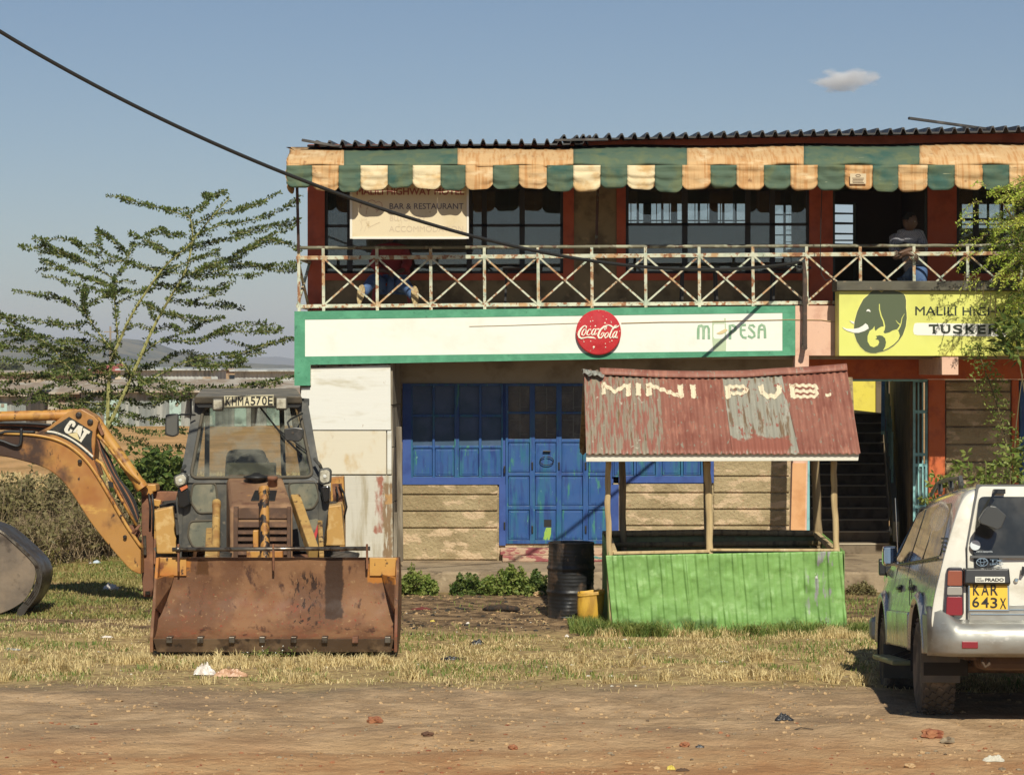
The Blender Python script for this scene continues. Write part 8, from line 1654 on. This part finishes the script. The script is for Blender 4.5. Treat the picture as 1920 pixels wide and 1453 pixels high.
straw = leafmat('straw_grass', alb(222, 202, 144, .9), alb(184, 160, 106, .9), .3); olive_g = leafmat('olive_grass', alb(132, 130, 66, .95), alb(176, 158, 96, .95), .3); green_g = leafmat('green_grass', alb(104, 128, 52, .95), alb(150, 156, 76, .95), .35)
def nz(a, b_, s_, o=0): return mnoise.noise(Vector((a*s_, b_*s_*1.2, o)))
def edge_y(a): return 20.35+.25*mnoise.noise(Vector((a*.9, 0, 5)))+.15*mnoise.noise(Vector((a*3, 0, 5)))+(0.55*max(0, a+0.2)/3 if a > -0.2 else 0)
def m_dry(a, b_, r): 
    if b_ < edge_y(a)-.1: return r.random() < .02
    dirt = (0.0 < a+1.3 < 3.4 and b_ > 24.4) 
    bare = nz(a, b_, 1.3, 1)+.6*nz(a, b_, 4, 2)-.22*math.exp(-(b_-21)**2)
    return r.random() < (.05 if dirt else .85)*min(1, max(.05, (bare+.22)*1.9))*min(1, max(.12, (b_-edge_y(a)+.1)/.9))
def m_green(a, b_, r):
    k = nz(a, b_, .9, 8)+.4*nz(a, b_, 3.5, 9); dirt = (-1.3 < a < 2.0 and b_ > 24.6 and a < 0.9)
    return b_ > edge_y(a)+.5 and k > .12 and r.random() < (.08 if dirt else .8)
grass('dry_grass', 135000, (-6.6, 6.6, 20.1, 26.2), .045, straw, 1, m_dry, 1.2, .0042)
grass('dry_grass', 60000, (-6.6, 6.6, 20.1, 29.0), .045, olive_g, 2, lambda a, b_, r: m_dry(a, b_, r) and nz(a, b_, .8, 4) > -.15, .8, .0045)
grass('green_grass', 60000, (-6.6, 6.6, 20.8, 28.5), .06, green_g, 3, m_green, .7, .005)
grass('green_grass', 13000, (0.7, 3.75, 24.62, 25.10), .17, green_g, 4, lambda a, b_, r: r.random() < max(.03, (nz(a, b_, 2.6, 3)+.8*nz(a, b_, 8, 5)-.12)*2.2), 1.1, .004)
grass('dry_grass', 5000, (0.7, 3.75, 24.4, 25.1), .10, straw, 14, lambda a, b_, r: nz(a, b_, 2.2, 6) > .05, .6, .004)
grass('green_grass', 1500, (0.6, 1.12, 24.9, 25.7), .11, green_g, 5, lambda a, b_, r: True, .5, .004)
grass('dry_grass', 14000, (-5, 4, 20.7, 22.6), .12, straw, 6, lambda a, b_, r: nz(a, b_, 1.4, 12) > .12 and b_ > edge_y(a)+.25, .8, .0042, clump=34)
grass('dry_grass', 3600, (-3.6, -.9, 22.2, 22.8), .10, straw, 7, lambda a, b_, r: nz(a, b_, 3, 15) > -.05, .8, .004, clump=30)
grass('dry_grass', 60000, (-9.5, -2.9, 26.2, 38), .05, olive_g, 8, lambda a, b_, r: nz(a, b_, .7, 20) > -.2, .8, .007)
grass('green_grass', 26000, (-9.5, -2.9, 26.2, 38), .055, green_g, 9, lambda a, b_, r: nz(a, b_, .8, 22)+.4*nz(a, b_, 3, 2) > .05, .7, .007)
grass('dry_grass', 70000, (-16, -2.5, 38, 62), .16, straw, 10, lambda a, b_, r: nz(a, b_, .4, 25) > -.25, .8, .014)
# flowering weed under the bucket
t = thing('flowering_weed', (X(495, 22.7), 22.6, gz(X(495, 22.7), 22.6)), 'wispy weed with tiny pale flowers in front of the loader bucket', 'weed'); tw = MB(); lv = Cards(); fl = Cards(); rg = np.random.default_rng(31)
for px in (458, 470, 486, 492, 500, 512, 524, 530, 548, 596):
    b_ = Vector((X(px, 22.6), 22.6+rg.uniform(-.1, .1), 0)); h_ = rg.uniform(.05, .11); tw.tube([b_, b_+Vector((rg.normal()*.02, 0, h_*.6)), b_+Vector((rg.normal()*.05, 0, h_))], [.003, .002, .0015], 4)
    for k in range(14): c = b_+Vector((rg.normal()*.035, rg.normal()*.03, h_*rg.uniform(.2, .9))); d = rv(rg); s_ = np.cross(d, rv(rg)); lv.add(np.array(c), d*.03, s_*.006)
    for k in range(2): c = b_+Vector((rg.normal()*.04, rg.normal()*.03, h_*rg.uniform(.85, 1.1))); d = rv(rg); s_ = np.cross(d, rv(rg)); s_ /= np.linalg.norm(s_); fl.add(np.array(c), d*.014, s_*.006)
tw.build('stem', green_leaf, t); lv.build('leaves', lime_leaf, t); fl.build('flowers', mat('pale_flower', (0.75, 0.75, 0.65), 0.8), t)
# ------------------------------------------------------------ stones, litter, air, cloud
def gp(px, py): D = GD(py); x = X(px, D); return Vector((x, D, gz(x, D)))
stone1 = mat('tan_stone', alb(186, 152, 106, 1.0), 0.9, [(alb(156, 124, 84, 1.0), 14, 0.45, 0.62)], bump=(30, 0.5, 0.01)); stone2 = mat('grey_stone', alb(150, 132, 104, 1.0), 0.9, [(alb(110, 92, 70, 1.0), 12, 0.45, 0.62)], bump=(30, 0.5, 0.01)); brick = mat('red_brick_chunk', alb(160, 104, 66, 1.0), 0.9, [(alb(130, 70, 44, 1.0), 14, 0.45, 0.62)], bump=(30, 0.5, 0.01))
def stone(px, py, r, m_, label, seed, cat='stone', nm='stone', grp='loose stones on the ground'):
    p = gp(px, py); q = MB(); q.blob((p.x, p.y, p.z+r[2]*.55), r, seed, .55, sub=3); q.build(nm, m_, tags=(label, cat, grp))
stone(703, 1356, (.062, .045, .032), brick, 'reddish stone lying in the middle of the dirt track', 1)
# stone(698, 1365, (.03, .03, .018), stone1, 'small flat stone just below the reddish stone on the track', 2)
stone(800, 1382, (.045, .03, .02), mat('dark_clod', alb(96, 66, 46, 1.0), 0.9), 'dark clod on the track below the middle of the photo', 3)
stone(1748, 1380, (.085, .05, .04), brick, 'broken orange brick piece on the track in front of the car', 4)
stone(1776, 1386, (.05, .04, .028), stone2, 'grey lump touching the broken orange brick', 5)
stone(642*1+960/1*0+320, 1398, (.03, .03, .02), brick, 'small red stone below centre of the track', 6)
stone(1284, 1398, (.032, .03, .022), brick, 'small brick red stone on the track under the kiosk', 7)
stone(112, 1408, (.035, .03, .02), stone1, 'pale stone at the lower left of the track', 8)
stone(141, 1364, (.04, .03, .018), stone2, 'flat grey stone on the left of the track', 9)
stone(852, 1406, (.03, .025, .018), stone1, 'orange pebble-like stone at bottom centre', 10)
stone(1706, 1434, (.035, .03, .022), stone1, 'pale stone at the bottom right of the track', 11)
stone(855, 1052, (.05, .04, .03), stone1, 'stone lying on the veranda against the block wall', 12)
p = P(845, 1046, 30.9); 
stone(992, 1112, (.19, .10, .11), stone2, 'large rounded stone at the foot of the plinth left of the drum', 13)
stone(1010, 1118, (.06, .05, .04), stone1, 'smaller stone beside the large rounded one', 14)
for i, (px, py, r) in enumerate(((940, 1108, .05), (965, 1117, .04))): pass
# gravel: nobody could count it
def pebbles(n, region, rmin, rmax, m_, seed, dens=None):
    rg3 = np.random.default_rng(seed); q = MB(); bm = bmesh.new(); bmesh.ops.create_icosphere(bm, subdivisions=1, radius=1.0); bv = np.array([v.co[:] for v in bm.verts]); bf_ = [tuple(v.index for v in f.verts) for f in bm.faces]; bm.free(); x0, x1, y0, y1 = region
    for i in range(n):
        a, b_ = rg3.uniform(x0, x1), rg3.uniform(y0, y1)
        if mnoise.noise(Vector((a*1.1, b_*1.8, seed)))+.35*mnoise.noise(Vector((a*4, b_*5, seed))) < rg3.uniform(-.25, .35): continue
        r = rmin+(rmax-rmin)*rg3.random()**4; k = bv*(1+rg3.normal(size=(len(bv), 1))*.18)*np.array([r*rg3.uniform(.8, 1.4), r, r*.6]); q.add(k+np.array([a, b_, gz(a, b_)+r*.15]), bf_)
    o = q.build('gravel', m_, base=((x0+x1)/2, (y0+y1)/2, 0), norm=False); tag(o, kind='stuff')
pebbles(6500, (-4.4, 4.6, 15.8, 20.6), .003, .022, stone1, 1); pebbles(1100, (-4.4, 4.6, 15.8, 18.5), .003, .018, brick, 2); pebbles(2200, (-4.6, 4.8, 15.8, 22), .004, .02, stone2, 3)
pebbles(1200, (-1.3, 1.2, 24.4, 28.9), .006, .022, stone1, 4); pebbles(700, (-1.3, 1.2, 24.4, 28.9), .008, .03, mat('ash_clinker', (0.03, 0.026, 0.022), 0.95), 5); pebbles(500, (-6, 6, 20.5, 27), .006, .02, mat('paper_bits', alb(220, 214, 196), 0.8), 6)
# crumpled sheets
def scrap(px, py, w_, d_, h_, m_, label, seed, nm='paper_scrap', cat='scrap', rough_=1.0):
    p = gp(px, py); q = MB(); 
    def fn(u, v):
        e = math.sin(math.pi*u)*math.sin(math.pi*v); a = (u-.5)*w_*(1+.35*mnoise.noise(Vector((v*3, seed, 1)))); b_ = (v-.5)*d_*(1+.35*mnoise.noise(Vector((u*3, seed, 2))))
        return (p.x+a, p.y+b_, p.z+.004+h_*(e**.6)*(.55+.75*abs(mnoise.noise(Vector((u*4.5*rough_, v*4.5*rough_, seed)))))+.2*h_*mnoise.noise(Vector((u*14, v*14, seed)))*e)
    q.grid(fn, 22, 18); q.build(nm, m_, tags=(label, cat), solid=.002, norm=False)
wplas = mat('white_plastic_film', alb(226, 216, 204), 0.4, [(alb(196, 176, 156), 14, 0.5, 0.65)], spec=0.5); tplas = mat('tan_plastic_film', alb(206, 160, 120), 0.45, [(alb(170, 120, 84), 12, 0.45, 0.62)])
scrap(384, 1266, .19, .13, .10, wplas, 'crumpled white plastic bag in the grass in front of the loader', 1, 'plastic_bag', 'bag', 2)
scrap(432, 1268, .30, .13, .07, tplas, 'flattened tan plastic bag beside the crumpled white one', 2, 'plastic_bag', 'bag', 2)
scrap(208, 1106, .20, .12, .10, wplas, 'bright white crumpled paper on the grass left of the rear frame', 3)
scrap(181, 1056, .09, .05, .05, mat('pale_blue_film', alb(190, 206, 220), 0.5), 'small pale blue wrapper above the white crumpled paper', 4)
scrap(170, 1057, .04, .03, .02, wplas, 'tiny white wrapper left of the pale blue one', 41)
scrap(200, 1197, .12, .05, .02, wplas, 'thin white scrap in the grass below the boom shadow', 5)
scrap(1863, 1420, .14, .07, .05, mat('grey_paper', alb(206, 200, 180), 0.7), 'torn pale paper at the lower right of the track', 6)
scrap(1470, 1352, .13, .08, .05, mat('black_film', (0.02, 0.02, 0.022), 0.4), 'crumpled black plastic scrap on the track, right of centre', 7)
scrap(1258, 1442, .06, .04, .03, mat('yellow_wrapper', alb(214, 190, 60), 0.5), 'yellow wrapper at the bottom of the track', 8)
scrap(1280, 1445, .09, .04, .02, mat('brown_leaf', alb(90, 66, 44), 0.8), 'dry brown leaf beside the yellow wrapper', 9)
scrap(790, 1144, .22, .08, .03, mat('dark_red_cloth', alb(110, 44, 40), 0.9), 'dark red rag on the dirt right of the loader bucket', 10, 'rag', 'rag')
scrap(850, 1232, .22, .10, .03, MATS['black_film'], 'flat dark rag in the grass right of the loader bucket', 11, 'rag', 'rag')
scrap(895, 1208, .12, .08, .05, MATS['black_film'], 'small dark scrap in the grass above the flat dark rag', 12)
scrap(340, 1094, .16, .08, .04, MATS['black_film'], 'dark scrap hidden in grass under the boom', 13)
# scrap(1324, 1190+0, .05, .04, .02, wplas, 'tiny white scrap in the grass near the kiosk front', 14)
scrap(975, 1110, .07, .05, .05, wplas, 'small white wrapper in the weeds at the plinth', 15)
scrap(1356, 1242, .10, .05, .01, wplas, 'thin white strip of film in the dry grass below the kiosk', 16)
scrap(811, 1163, .05, .03, .02, MATS['yellow_wrapper'], 'tiny yellow wrapper on the dirt near the dark red rag', 17)
scrap(877, 1168, .04, .03, .02, wplas, 'tiny white wrapper on the dirt right of the yellow one', 18)
scrap(1063, 1190, .04, .03, .03, wplas, 'tiny white wrapper in front of the oil drum', 19)
# scrap(1195, 1402, .10, .05, .02, MATS['grey_paper'], 'flat pale scrap on the bottom right half of the track', 20)
scrap(1312, 1402, .06, .03, .02, MATS['black_film'], 'small dark scrap on the track right of the flat pale one', 21)
scrap(22, 1219, .16, .06, .02, mat('dull_blue_film', alb(150, 156, 156), 0.5), 'greyish scrap in the dry grass at the far left', 22)
# driftwood plank
p = gp(938, 1146); q = MB(); q.tube([p+Vector((-.20, .03, .02)), p+Vector((-.12, 0, .035)), p+Vector((.05, .01, .04)), p+Vector((.19, -.01, .03)), p+Vector((.22, 0, .02))], [.01, .035, .038, .03, .012], 9); q.build('burnt_log', mat('charred_wood', alb(70, 52, 38), 0.9, [((0.02, 0.017, 0.014), (20, 20, 3), 0.45, 0.6)], bump=(24, 0.5, 0.01)), smooth=True, tags=('short charred log on the bare dirt in front of the door', 'log'))
p = gp(1490, 1370); q = MB(); q.tube([p, p+Vector((.05, .02, .012)), p+Vector((.14, .0, .004))], .004, 5); q.build('stick', mat('dark_stick', (0.04, 0.03, 0.02), 0.8), tags=('thin dark stick on the track left of the brick', 'stick'))
# air
q = MB(); q.box(-11800, 11800, -1200, 10500, -1.0-0.2, 150); hz_o = q.build('haze', None or mat('haze_tmp', (1, 1, 1)), base=(0, 4500, 0)); 
hm = bpy.data.materials.new('haze_air'); hm.use_nodes = True; t = hm.node_tree; N = t.nodes; L = t.links; N.clear(); o = N.new('ShaderNodeOutputMaterial'); pv_ = N.new('ShaderNodeVolumePrincipled'); pv_.inputs['Color'].default_value = (0.64, 0.76, 0.97, 1); pv_.inputs['Density'].default_value = 0.00020; pv_.inputs['Anisotropy'].default_value = 0.1
L.new(pv_.outputs[0], o.inputs['Volume']); hz_o.data.materials.clear(); hz_o.data.materials.append(hm); tag(hz_o, kind='stuff')
# small cloud, a real puff of vapour far off
CDm = 9000.0*1.3
def cpos(px, py): return P(px, py, CDm)
c0 = cpos(1583, 150); cl_ = MB(); cl_.blob(tuple(c0), (84*CDm/F*1.0, 300, 30*CDm/F), 3, .25, sub=4); co = cl_.build('cloud', MATS['haze_tmp'], smooth=True)
cm = bpy.data.materials.new('cloud_vapour'); cm.use_nodes = True; t = cm.node_tree; N = t.nodes; L = t.links; N.clear(); o = N.new('ShaderNodeOutputMaterial'); pv_ = N.new('ShaderNodeVolumePrincipled'); tc = N.new('ShaderNodeNewGeometry'); mp = N.new('ShaderNodeVectorMath'); mp.operation = 'SUBTRACT'; mp.inputs[1].default_value = tuple(c0); L.new(tc.outputs['Position'], mp.inputs[0])
sc_ = N.new('ShaderNodeVectorMath'); sc_.operation = 'MULTIPLY'; sc_.inputs[1].default_value = (1/(78*CDm/F), 1/290, 1/(25*CDm/F)); L.new(mp.outputs[0], sc_.inputs[0]); ln = N.new('ShaderNodeVectorMath'); ln.operation = 'LENGTH'; L.new(sc_.outputs[0], ln.inputs[0])
ns = N.new('ShaderNodeTexNoise'); ns.inputs['Scale'].default_value = 2.1; ns.inputs['Detail'].default_value = 5; L.new(sc_.outputs[0], ns.inputs['Vector']); ad = N.new('ShaderNodeMath'); ad.operation = 'MULTIPLY_ADD'; ad.inputs[1].default_value = 2.2; L.new(ns.outputs['Fac'], ad.inputs[0]); sb = N.new('ShaderNodeMath'); sb.operation = 'MULTIPLY'; sb.inputs[1].default_value = -1.3; L.new(ln.outputs['Value'], sb.inputs[0]); L.new(sb.outputs[0], ad.inputs[2])
mr_ = N.new('ShaderNodeMapRange'); mr_.inputs[1].default_value = 0.18; mr_.inputs[2].default_value = 1.1; mr_.inputs[3].default_value = 0; mr_.inputs[4].default_value = 0.03; L.new(ad.outputs[0], mr_.inputs[0]); L.new(mr_.outputs[0], pv_.inputs['Density']); pv_.inputs['Color'].default_value = (1, 1, 1, 1); L.new(pv_.outputs[0], o.inputs['Volume'])
co.data.materials.clear(); co.data.materials.append(cm); tag(co, kind='structure')
